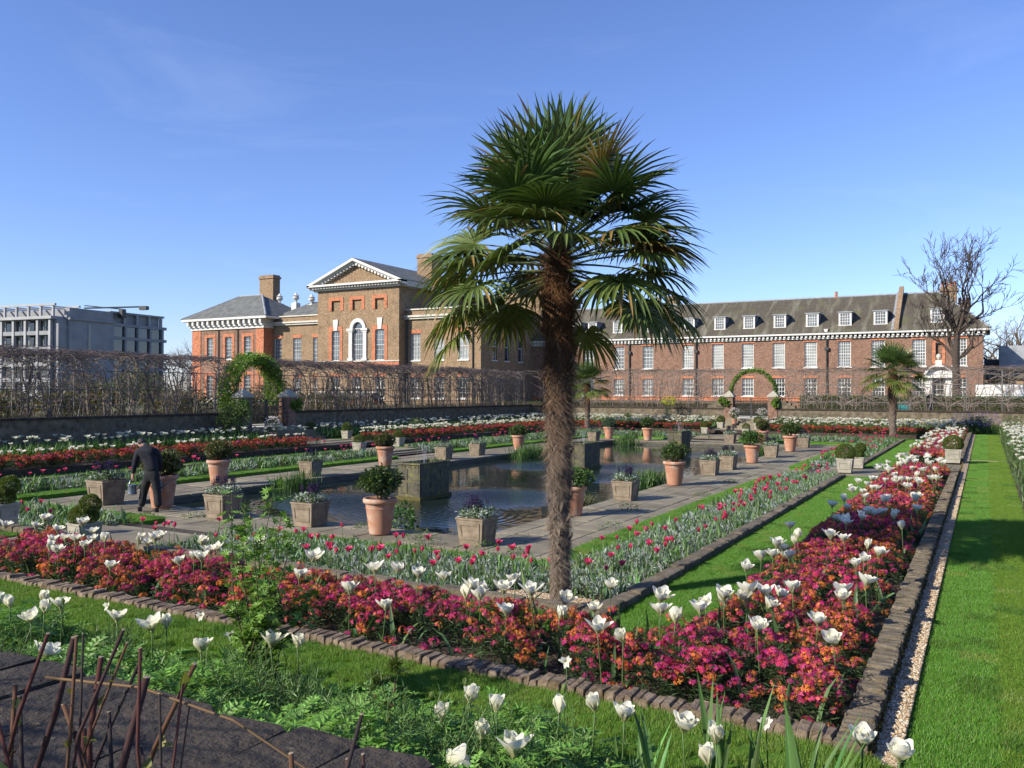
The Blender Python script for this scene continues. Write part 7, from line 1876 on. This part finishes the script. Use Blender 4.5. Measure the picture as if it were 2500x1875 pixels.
n = 240; tulip_mass('far_bed_tulips', 'white tulips behind the red wallflowers of the far bed', np.where(rng.random(n) < .5, rng.uniform(lx0, UC - 1.7, n), rng.uniform(UC + 1.7, kx1, n)), rng.uniform(fy1 - 0.6, fy1, n), -0.02)
n = 480; yy = np.concatenate([20 + 35 * rng.random(400) ** 0.7, rng.uniform(5, 20, 80)]); tulip_mass('right_border_tulips', 'white flowers in the border at the right picture edge', UC + LAWN[0] + 0.15 + rng.random(n) * 1.9, yy, 0.1)

# ------------------------------------------------------------------ silver leaved bed with pink tulips
def silver(name, label, rects, dens, size, soil=-0.38):
    g = G(); T = leaf_q(0.085, 0.020)
    for r_ in rects:
        x0, x1, y0, y1 = r_[:4]; n = int((x1 - x0) * (y1 - y0) * dens)
        nc = max(1, n // 26)
        cx_, cy_ = rng.uniform(x0 + .05, x1 - .05, nc), rng.uniform(y0 + .05, y1 - .05, nc); hh = rng.uniform(.10, .22, nc)
        ci = rng.integers(0, nc, n)
        D = sph(n); D[:, 2] = np.abs(D[:, 2])
        P = np.stack([cx_[ci], cy_[ci], np.full(n, soil)], -1) + D * np.stack([np.full(n, .13), np.full(n, .13), hh[ci]], -1) * rng.uniform(.6, 1, (n, 1))
        P[:, 0] = P[:, 0].clip(x0, x1); P[:, 1] = P[:, 1].clip(y0, y1)
        green = rng.random(nc)[ci] < 0.16
        C = np.where(green[:, None], jit(n, (0.11, 0.15, 0.06), .2), jit(n, (0.36, 0.41, 0.375), .18))
        scatter(g, T, P, dirmat(D + sph(n) * .7, rng.uniform(-1.5, 1.5, n)), rng.uniform(.6, 1.2, n) * size, tint=C)
    tag(g.build(name, MT['leaf'], col=True), label, 'foliage', kind='stuff')
def leaves_mass(name, label, rects, dens, l, w, col, soil, avoid=None, scale=1.0):
    g = G()
    for r_ in rects:
        x0, x1, y0, y1 = r_[:4]; n = int((x1 - x0) * (y1 - y0) * dens)
        X, Y = rng.uniform(x0, x1, n), rng.uniform(y0, y1, n)
        if avoid is not None:
            ok = ~((X > avoid[0]) & (X < avoid[1]) & (Y > avoid[2]) & (Y < avoid[3])); X, Y = X[ok], Y[ok]; n = len(X)
        for q in range(4):
            s_ = np.arange(n) % 4 == q; m_ = s_.sum()
            scatter(g, blade_t(l, w, (.15, .35, .55, .8)[q], 4), np.stack([X[s_], Y[s_], soil(Y[s_]) if callable(soil) else np.full(m_, soil)], -1), rotm(rng.uniform(0, 6.3, m_), rng.uniform(0, .3, m_), rng.uniform(0, 6.3, m_)), rng.uniform(.55, 1.2, m_) * scale, tint=jit(m_, col, .25))
    tag(g.build(name, MT['leaf'], col=True), label, 'foliage', kind='stuff')
mx0, mx1 = UC + STRIP[0], UC + MIDI[0]; my0, my1 = VC - MIDI[1], VC - STRIP[1]; lm0, lm1 = UC - MIDI[0], UC - STRIP[0]; fm0, fm1 = VC + STRIP[1], VC + MIDI[1]
AV = (-5.75, mx1, my0, 9.95)
silver('near_silver_foliage', 'silver grey lacy foliage in the near tulip bed', [(-12.0, -5.75, my0, my1), (-5.75, mx1, 9.97, my1)], 2000, 1.05)
silver('right_silver_foliage', 'silver grey lacy foliage in the right tulip bed', [(mx0, mx1, my1, VC - GV)], 1700, 1.1)
silver('far_silver_foliage', 'silver grey foliage in the left and far tulip beds', [(mx0, mx1, VC + GV, fm1), (lm0, lm1, my0, VC - GV), (lm0, lm1, VC + GV, fm1), (lm0, UC - GU, fm0, fm1), (UC + GU, mx1, fm0, fm1), (lm0, UC - GU, my0, my1)], 260, 2.0)
GT = (0.085, 0.155, 0.055)
leaves_mass('tulip_leaves', 'blue green tulip leaves in the near and right tulip beds', [(-12.0, mx1, my0, my1), (mx0, mx1, my1, VC - GV)], 115, 0.31, 0.034, (0.115, 0.205, 0.06), -0.38, AV)
leaves_mass('far_tulip_leaves', 'green tulip leaves in the left and far tulip beds', [(lm0, lm1, my0, VC - GV), (lm0, lm1, VC + GV, fm1), (lm0, UC - GU, fm0, fm1), (UC + GU, mx1, fm0, fm1), (mx0, mx1, VC + GV, fm1), (lm0, UC - GU, my0, my1)], 70, 0.36, 0.06, (0.105, 0.19, 0.06), -0.38)
leaves_mass('wallflower_tulip_leaves', 'tulip leaves standing among the wallflowers', [(-12, kx1, by0, by1), (bx0, kx1, by1, VC - GV), (bx0, kx1, VC + GV, fy0)], 9, 0.42, 0.045, GT, -0.03)
leaves_mass('wall_border_leaves', 'green leaves of the borders under the left and far walls', [(wx0 + .1, UC - LAWN[0], 12, VC - GV - .2), (wx0 + .1, UC - LAWN[0], VC + GV + .2, FARW), (wx0 + 2, UC - GU - .4, VC + LAWN[1], FARW), (UC + GU + .4, 1.5, VC + LAWN[1], FARW)], 130, 0.46, 0.06, (0.10, 0.19, 0.05), 0.02)
leaves_mass('right_border_leaves', 'green leaves and pale grasses of the right hand border', [(UC + LAWN[0] + .05, 2.8, 4.6, FARW)], 70, 0.40, 0.04, (0.10, 0.15, 0.05), 0.0)
PF = [bloom_mesh(800 + k, kd) for k, kd in enumerate(('pinkopen', 'pinkcup', 'pinkopen', 'pinkcup', 'pinkopen', 'pinkcup'))]
for i, (x, y) in enumerate(PT):
    if y < 11.3 and x < -5.5: y = float(np.clip(y, my0 + .1, my1 - .05)); x = min(x, mx1 - .1)
    else: x = float(np.clip(x, mx0 + .08, mx1 - .08)); y = max(y, 9.98)
    if x > -12.05 + 0 and abs(x - UC) < GU and y < my1: x = -12.0 + rng.random() * .3 if x > UC else -15.1
    near = y < 11.3
    lab = ('pink tulip over silver foliage in the near bed, ' + ('left end' if x < -9.4 else 'before the round bush' if x < -7 else 'left of the palm' if x < -5 else 'right of the palm')) if near else ('pink tulip over silver foliage in the right bed, ' + ('nearest the palm' if y < 14 else 'middle' if y < 19 else 'farther half'))
    t = tulip('pink_tulip', lab, 'tulip', 'pink tulips in the near bed' if near else 'pink tulips in the right bed', x, y, -0.38, 0.10 + rng.normal(0, .04), PF[i % 6], rng.uniform(1.25, 1.65) * (1.0 if y < 18 else 1.2), i, leaves=y < 20)
    WO['pn' if near else 'pr'].append((across(x, y) if near else y, t))
place_labels(WO['pn'], 'pink tulip over silver foliage in the near bed, %s from the left')
place_labels(WO['pr'], 'pink tulip over silver foliage in the right bed, %s nearest')
# small pink heads farther off
PSM = tmpl((lambda g: g)(simple_tulip(850, 'pinkopen', 0.46, 1.7)))
xs = np.concatenate([rng.uniform(mx0, mx1, 60), rng.uniform(lm0, lm1, 70), rng.uniform(lm0, mx1, 40)]); ys = np.concatenate([rng.uniform(VC + GV, fm1, 60), rng.uniform(my1, fm1, 70), rng.uniform(fm0, fm1, 40)])
g = G(); n = len(xs); scatter(g, PSM, np.stack([xs, ys, np.full(n, -.38)], -1), rotm(rng.uniform(0, 6.3, n)), rng.uniform(.8, 1.1, n))
tag(g.build('far_pink_tulips', [MT['petal'], MT['leaf']], col=True), 'pink tulips in the left and far tulip beds', 'tulips', kind='stuff')
# single border plants along the far wall and at the right
def spray(name, label, x, y, z, n, l, w, col, cat, tilt=.5, bend=(.1, .3)): return clump(name, label, cat, x, y, z, n, .15, .15, l, w, col, bend, tilt=tilt)
spray('spiky_phormium', 'spiky dark blue green plant left of the far gate', -16.6, 55.3, 0.1, 60, 1.0, .05, (0.06, 0.10, 0.06), 'plant', .6)
spray('spiky_phormium', 'spiky plant right of the far gate behind white tulips', -9.6, 55.4, 0.1, 60, .95, .05, (0.08, 0.12, 0.07), 'plant', .6)
shrub('euphorbia', 'bright yellow green euphorbia in front of the far wall', -18.8, 55.2, 0.1, (.5, .4, 1.0), 700, (.09, .04), [(0.07, 0.11, 0.06), (0.06, 0.09, 0.05)], lobes=6, seed=5, cat='plant')
g = G(); leafball(g, (-18.8, 55.1, 1.72), (.5, .4, .25), 500, leaf_q(.08, .06), [(0.42, 0.46, 0.03), (0.5, 0.5, 0.05)]); tag(g.build('euphorbia_heads', MT['petal'], col=True), 'yellow flower heads on top of the bright euphorbia', 'flowers', kind='stuff')
shrub('honesty', 'purple flowered clump before the far wall near the right lawn', -0.5, 54.6, 0.05, (1.2, .45, .6), 900, (.12, .07), [(0.08, 0.14, 0.04), (0.07, 0.12, 0.035)], lobes=9, seed=6, cat='plant')
g = G(); leafball(g, (-0.5, 54.5, 0.85), (1.3, .5, .42), 480, leaf_q(.06, .05), [(0.36, 0.22, 0.55), (0.44, 0.30, 0.62)], shell=.5); tag(g.build('purple_flowers', MT['petal'], col=True), 'haze of small purple flowers above the clump at the right', 'flowers', kind='stuff')
for i, (x, y, s_, lab) in enumerate([(-10.6, 55.2, .5, 'feathery pale grass right of the far steps'), (-11.3, 55.0, .45, 'bushy green plant right of the white flower pot'), (-5.8, 55.3, .6, 'pale bushy plant before the far wall left of the small palm'), (-22.0, 55.2, .5, 'low green bush before the far wall at left'), (-27.9, 38.5, .55, 'grassy olive tuft in the left border past the arch'), (1.2, 50, .7, 'low green bush in the far right corner'), (1.3, 31, .5, 'pale grassy tuft in the right border')]):
    shrub('border_bush', lab, x, y, 0.0, (s_ * 1.2, s_, s_), 700, (.10, .045), [(0.09, 0.15, 0.04), (0.13, 0.17, 0.06), (0.07, 0.12, 0.03)], lobes=6, seed=90 + i, cat='bush')
# ------------------------------------------------------------------ foreground border under the camera
def pinnate(seed, n=5, l=0.15, ll=0.042, lw=0.022, col=(0.15, 0.31, 0.045)):
    r = np.random.default_rng(seed); g = G()
    t = np.linspace(0.25, 0.95, n); x = l * t; z = 0.25 * l * np.sin(t * 2.6)
    for s in (-1, 1):
        D = np.stack([np.full(n, .55), np.full(n, s * 1.0), np.full(n, .1) + r.normal(0, .1, n)], -1)
        scatter(g, leaf_t(ll, lw), np.stack([x, 0 * x, z], -1), dirmat(D), r.uniform(.8, 1.1, n), tint=jit(n, col, .12, r))
    scatter(g, leaf_t(ll, lw), np.array([[l, 0, 0.25 * l * math.sin(2.6)]]), None, None, tint=jit(1, col, .1, r))
    g.tube([(0, 0, 0), (l * .5, 0, .25 * l * math.sin(1.3)), (l, 0, .25 * l * math.sin(2.6))], [.0018, .0014, .001], 3, c=(0.12, 0.2, 0.05), cap=False)
    return tmpl(g)
def palmate(seed, n=7, l=0.06, w=0.017, col=(0.14, 0.29, 0.05), st=0.05):
    r = np.random.default_rng(seed); g = G()
    a = np.linspace(-2.4, 2.4, n); D = np.stack([np.cos(a), np.sin(a), np.full(n, .25)], -1)
    scatter(g, leaf_t(l, w), np.tile([st, 0, .02], (n, 1)), dirmat(D), 1 - .25 * np.abs(a) / 2.4, tint=jit(n, col, .12, r))
    g.tube([(0, 0, 0), (st, 0, .02)], .0015, 3, c=(0.12, 0.2, 0.05), cap=False)
    return tmpl(g)
def whorl(seed, n=16, h=0.22, l=0.07, w=0.009, col=(0.15, 0.26, 0.08)):
    r = np.random.default_rng(seed); g = G()
    z = np.linspace(.03, h, n); a = np.arange(n) * 2.4; D = np.stack([np.cos(a), np.sin(a), np.linspace(.3, 1.2, n)], -1)
    scatter(g, leaf_t(l, w), np.stack([0 * z, 0 * z, z], -1), dirmat(D), np.linspace(1.1, .6, n), tint=jit(n, col, .15, r))
    g.tube([(0, 0, 0), (0, 0, h)], .002, 3, c=(0.11, 0.17, 0.05), cap=False)
    return tmpl(g)
KINDS = {'pin': [pinnate(k) for k in range(3)] + [pinnate(8, 6, .17, .04, .024, (0.11, 0.235, 0.045))], 'pal': [palmate(k) for k in range(3)] + [palmate(7, 9, .05, .012, (0.17, 0.32, 0.05))], 'who': [whorl(k) for k in range(3)]}
def border_plants(name, label, n, fx, weights, hbase, rise=0.5):
    g = G()
    x, y, zt = fx(n)
    nm = list(weights); pr = np.array([weights[k] for k in nm], float); pr /= pr.sum()
    patch = (np.sin(x * 3.1 + 2 * np.sin(y * 2.7)) + np.sin(y * 3.7 + x)) * 0.22
    kx = np.clip(np.searchsorted(np.cumsum(pr), np.clip(rng.random(n) * 0.55 + 0.22 + patch, 0, .999)), 0, len(nm) - 1)
    for i, k in enumerate(nm):
        for q, T in enumerate(KINDS[k]):
            s_ = (kx == i) & (np.arange(n) % len(KINDS[k]) == q); m_ = s_.sum()
            if not m_: continue
            P = np.stack([x[s_], y[s_], border_z(y[s_]) + zt[s_] * rng.random(m_) ** .6], -1)
            tint = rng.uniform(.7, 1.25, (m_, 1)) * np.ones((1, 3))
            scatter(g, T, P, rotm(rng.uniform(0, 6.3, m_), rng.uniform(0, .7, m_), rng.uniform(0, 6.3, m_)), rng.uniform(.75, 1.35, m_), tint=tint)
    tag(g.build(name, MT['leaf'], col=True), label, 'foliage', kind='stuff')
def fg(n):
    x = rng.uniform(-8.6, 0.35, n); y = rng.uniform(2.2, 4.62, n)
    y = np.where(x > -1.6, rng.uniform(2.4, 4.35, n), y)
    h = 0.22 + 0.08 * np.sin(x * 2.3) + 0.07 * np.sin(x * 5.1 + y * 3) - 0.10 * np.clip((y - 4.2) / .4, 0, 1) + 0.05 * np.clip((-4 - x) / 2, 0, 1) + 0.17 * np.exp(-((x + 3.1) / 1.1) ** 2)
    return x, y, 0.02 + np.clip(h, .12, .6) * (1 - 0.35 * np.clip((x + 1.5) / 1.5, 0, 1))
border_plants('border_foliage', 'lush mixed green leaves filling the border in the foreground', 11000, fg, {'who': 1, 'pal': 5, 'pin': 5}, .3)
leaves_mass('border_straps', 'long tulip and daffodil leaves in the foreground border', [(-8, -2.6, 2.6, 4.5), (-2.6, 0.3, 2.6, 4.4)], 26, 0.32, 0.030, (0.10, 0.19, 0.055), border_z)
# bold iris blades at the bottom right
for (x, y, n, l, lab) in [(-1.2, 4.28, 20, .80, 'bold upright iris leaves at the bottom, right of centre'), (-0.82, 4.38, 24, .74, 'bold upright iris leaves at the bottom, before the bed corner'), (-0.3, 4.36, 14, .62, 'iris leaves beside the rightmost white tulip'), (-1.58, 4.3, 14, .62, 'slender iris leaves left of the closed white buds'), (-2.5, 3.35, 14, .5, 'broad dark leaves at the bottom centre')]:
    clump('iris_leaves', lab, 'plant', x, y, 0.0, n, .16, .10, l, .05, (0.11, 0.21, 0.06), (.05, .3), tilt=.12)
# white tulips of the foreground, petal by petal
FG = [(-7.09, 3.98, 'cup', 'white tulip cut by the left picture edge'), (-6.85, 3.93, 'cup', 'white tulip second from the left picture edge'), (-6.91, 4.24, 'cup', 'tall pointed white tulip above the left cluster'), (-6.28, 3.76, 'double', 'creamy double tulip low in the left cluster'),
      (-6.49, 3.99, 'cup', 'small white tulip in the middle of the left cluster'), (-6.58, 4.18, 'double', 'creamy ruffled tulip at the right of the left cluster'), (-5.32, 3.27, 'open', 'wide open white tulip just above the dark wall at left'), (-5.79, 4.13, 'double', 'lone ruffled white tulip right of the left cluster'),
      (-5.34, 4.1, 'open', 'white tulip showing its yellow heart, petal fallen'), (-5.26, 4.16, 'cup', 'white tulip cup overlapping the one with the yellow heart'), (-4.67, 3.97, 'double', 'low bowl shaped white tulip left of the rose shrub stem'), (-4.28, 4.23, 'open', 'flared white tulip with green yellow base right of the rose shrub stem'),
      (-4.1, 4.3, 'cup', 'pointed white tulip before the kerb, right of the flared one'), (-2.57, 3.8, 'cup', 'small closed white tulip left of the centre group'), (-2.53, 4.02, 'cup', 'white tulip highest in the centre group'), (-2.35, 4.01, 'cup', 'white tulip at the right of the centre group'),
      (-2.26, 3.7, 'cup', 'large rounded white tulip below the centre group'), (-1.97, 3.52, 'open', 'widest open white tulip at the bottom centre'), (-2.22, 3.32, 'open', 'drooping open white tulip at the bottom edge'), (-2.05, 4.18, 'cup', 'half spent white tulip with two petals standing'),
      (-1.87, 4.26, 'cup', 'neat white tulip left of the plump double one'), (-1.71, 4.29, 'double', 'plump double white tulip over the front lawn'), (-1.37, 4.25, 'double', 'rounded creamy double tulip before the kerb at right'), (-1.18, 4.19, 'cup', 'tall white tulip behind the bold iris leaves'),
      (-1.16, 3.99, 'cup', 'lower white tulip partly behind an iris blade'), (-0.53, 4.49, 'double', 'white tulip half hidden by iris blades at the bed corner'), (-0.36, 4.45, 'double', 'rightmost white tulip, full and frilled, on the lawn edge')]
LVF = [straps(900 + k, 4, 0.36, 0.05) for k in range(5)]
for i, (x, y, kd, lab) in enumerate(FG):
    zt = 0.62 + 0.02 * math.sin(i * 2.3)
    t = thing('white_tulip', lab, 'tulip', (x, y, 0.0), rng.uniform(0, 6.3), 'white tulips of the foreground border')
    sc = {'cup': 1.18, 'double': 1.3, 'open': 1.38}[kd]
    droop = 1.6 if 'drooping' in lab else rng.normal(0, .12)
    head = bpy.data.objects.new('flower', G().lathe([(.002, -.006), (.007, 0), (.005, .008), (.0, .010)], 8, c=(0.2, 0.28, 0.08)).mesh('receptacle', MT['leaf'], smooth=True, col=True)); COL.objects.link(head)
    head.parent = t; head.location = (0, 0, zt - 0.045); head.scale = (sc,) * 3; head.rotation_euler = (droop, rng.normal(0, .12), 0)
    for T, a in bloom(950 + i, kd):
        if 'two petals' in lab and T[0][:, 2].max() < 0.084 and rng.random() < .6: continue
        g = G(); scatter(g, T, np.zeros((1, 3)), rotm([a])); link('petal', g.mesh('petal', MT['petal'], smooth=True, col=True), head)
    s = link('stem', ST5[i % 3], t, (0, 0, zt - 0.045)); s.scale = (1.1, 1.1, (zt - 0.045) / 0.5)
    for m in LVF[i % 5][:2 + i % 3]: link('leaf', m, t)
WB_ = [bloom_mesh(990 + k, 'bud', 'bud') for k in range(2)]
for i, (x, y, zt, lab) in enumerate([(-2.85, 4.1, .52, 'green tulip bud left of the small closed tulip'), (-2.72, 4.0, .50, 'pale green bud beside the small closed tulip'), (-2.68, 4.2, .60, 'tall green bud above the small closed tulip'), (-2.1, 4.35, .62, 'tall thin green bud right of the centre group'), (-6.45, 4.12, .62, 'green bud beside the creamy ruffled tulip'), (-1.68, 4.0, .42, 'green bud under the plump double tulip')]):
    t = thing('tulip_bud', lab, 'tulip', (x, y, 0), rng.uniform(0, 6.3), 'tulip buds in the foreground')
    f = link('bud', WB_[i % 2], t, (0, 0, zt)); f.scale = (.75,) * 3
    s = link('stem', ST5[i % 3], t, (0, 0, zt)); s.scale = (.9, .9, zt / .5); link('leaf', LVF[i % 5][0], t)
DF = bloom_mesh(995, 'daff')
for i, (x, y, zt, lab) in enumerate([(-6.1, 4.28, .62, 'white narcissus nodding right of the left tulip cluster'), (-5.1, 4.35, .66, 'white narcissus facing out above the yellow hearted tulip'), (-4.75, 4.3, .58, 'white narcissus seen from the side, left of the rose shrub'), (-2.12, 4.42, .78, 'white narcissus before the kerb at bottom centre'), (-1.0, 4.5, .62, 'white narcissus before the bed corner')]):
    t = thing('narcissus', lab, 'narcissus', (x, y, 0), rng.uniform(-.5, .5), 'white narcissi')
    f = link('flower', DF, t, (0, 0, zt)); f.rotation_euler = (1.25, 0, rng.normal(.3, .5)); f.scale = (.9,) * 3
    s = link('stem', ST5[i % 3], t, (0, 0, zt)); s.scale = (.7, .7, zt / .5)
# rose shrub
rs = thing('rose_shrub', 'tall leafy shrub rising through the front border, left of centre', 'shrub', (-4.55, 4.36, 0.0))
st_, lf = G(), G()
tips = []
for k in range(15):
    a = rng.uniform(0, 6.3); L = rng.uniform(.55, 1.35) if k > 4 else rng.uniform(1.3, 1.6); o = np.array([rng.normal(0, .05), rng.normal(0, .05), 0.30 + rng.uniform(0, .2)])
    e = o + np.array([math.cos(a) * .48 * rng.random() + .02, math.sin(a) * .4 * rng.random(), L - .25]); m_ = (o + e) / 2 + rng.normal(0, .05, 3)
    st_.tube([o, m_, e], [.006, .005, .002], 5, c=(0.11, 0.10, 0.05)); tips.append((o, m_, e))
st_.tube([(0.12, 0, 0), (0.06, 0.02, .25), (0, 0, .5)], [.014, .012, .008], 6, c=(0.10, 0.065, 0.045)); st_.tube([(.12, 0, 0), (.14, .04, .3), (.22, .03, .6)], [.009, .007, .003], 6, c=(0.10, 0.065, 0.045))
for (o, m_, e) in tips:
    n = 62; t_ = rng.random(n)[:, None]
    P = np.where(t_ < .5, o + (m_ - o) * t_ * 2, m_ + (e - m_) * (t_ - .5) * 2)
    scatter(lf, palmate(61, 7, .06, .02, (0.15, 0.27, 0.045)), P, rotm(rng.uniform(0, 6.3, n), rng.uniform(0, 1.0, n), rng.uniform(0, 6.3, n)), rng.uniform(.6, 1.15, n), tint=rng.uniform(.75, 1.3, (n, 1)) * np.ones((1, 3)))
st_.build('stems', MT['bark'], rs, col=True); lf.build('foliage', MT['leaf'], rs, col=True)
# tree peony
tp = thing('tree_peony', 'small tree peony with bare brown stem and olive leaf tufts, bottom centre', 'shrub', (-3.25, 4.22, 0.0))
st_, lf = G(), G()
for (P, r_) in (([(0, 0, 0), (.01, 0, .18), (-.02, 0, .3)], .011), ([(.01, 0, .14), (-.09, 0, .28), (-.13, .02, .42)], .008), ([(0, 0, .28), (.03, .01, .45), (.035, .01, .55)], .008)): st_.tube(P, [r_, r_ * .9, r_ * .7], 6, c=(0.13, 0.085, 0.055))
for c in ((-.13, .02, .46), (.035, .01, .58), (-.02, .02, .36)):
    n = 26; D = sph(n) + np.array([0, 0, .8]); scatter(lf, palmate(62, 7, .05, .011, (0.11, 0.145, 0.028), .045), np.tile(c, (n, 1)) + rng.normal(0, .012, (n, 3)), dirmat(D), rng.uniform(.7, 1.3, n), tint=rng.uniform(.75, 1.25, (n, 1)) * np.ones((1, 3)))
st_.build('stems', MT['bark'], tp, col=True); lf.build('foliage', MT['leaf'], tp, col=True)
# cut lime shoots outside the wall
LAB = ['clump of cut reddish shoots at the bottom left corner', 'middle clump of cut reddish shoots before the dark wall', 'thin cut shoots at the bottom, right of the dark wall clump']
grp = [thing('cut_shoots', l, 'shrub', (x, 0.9, Z_OUT), 0, 'cut lime shoots before the wall') for l, x in zip(LAB, (-1.75, -1.35, -0.9))]
for i, (ax, ay, az, bx_, by_, bz, r_) in enumerate(STICKS):
    k = 0 if bx_ < -1.5 else (1 if bx_ < -1.1 else 2)
    o = np.array(grp[k].location)
    A = np.array([np.clip(ax, bx_ - .42, bx_ + .42), np.clip(ay, .86, 1.03), .755]) - o; B_ = np.array([bx_, by_, bz]) - o
    m1, m2 = A + (B_ - A) * .35 + rng.normal(0, .012, 3), A + (B_ - A) * .7 + rng.normal(0, .012, 3)
    c = np.array([(0.075, 0.028, 0.022), (0.05, 0.026, 0.024), (0.10, 0.05, 0.028), (0.035, 0.026, 0.024)][i % 4])
    r_ *= 0.72; m3 = (A + m1) / 2 + rng.normal(0, .01, 3); m4 = (m2 + B_) / 2 + rng.normal(0, .008, 3)
    st_ = G().tube([A, m3, m1, m2, m4, B_], [r_ * 1.3, r_ * 1.15, r_ * 1.2, r_ * 1.0, r_ * 1.1, r_], 8, c=c)
    for q in range(5):
        p = m1 + (B_ - m1) * rng.random(); e = p + sph(1)[0] * r_ * 2.2 + np.array([0, 0, r_ * 1.5]); st_.tube([p, e], [r_ * .6, r_ * .2], 5, c=c * 1.5)
    s = st_.build('stem', MT['bark'], grp[k], col=True, smooth=True)
    d = nrm(B_ - m2)
    G().tube([B_ - d * .0005, B_ + d * .0015], r_ * .97, 8, c=(0.32, 0.25, 0.17)).build('cut_end', MT['bark'], s, col=True)
    if i % 2 == 0:
        g = G(); n = 3; P = m2 + (B_ - m2) * rng.random((n, 1)); scatter(g, leaf_t(.028, .020), P, dirmat(sph(n) + np.array([0, 0, .5])), rng.uniform(.6, 1.2, n), tint=jit(n, (0.20, 0.22, 0.04), .25)); g.build('bud_leaves', MT['leaf'], s, col=True)
g = G()
o = np.array(grp[1].location)
for P in ([(-1.62, 1.0, 1.78), (-1.36, 1.02, 1.80), (-1.15, 1.05, 1.77), (-.98, 1.1, 1.68)], [(-1.25, .95, 1.58), (-1.1, 1.0, 1.66), (-.98, 1.02, 1.72)], [(-1.05, .98, 1.60), (-.9, 1.0, 1.68), (-.8, 1.02, 1.76)]):
    p = G().tube(np.array(P) - o, np.linspace(.0028, .0016, len(P)), 6, c=(0.16, 0.10, 0.05)).build('side_twig', MT['bark'], grp[1], col=True)
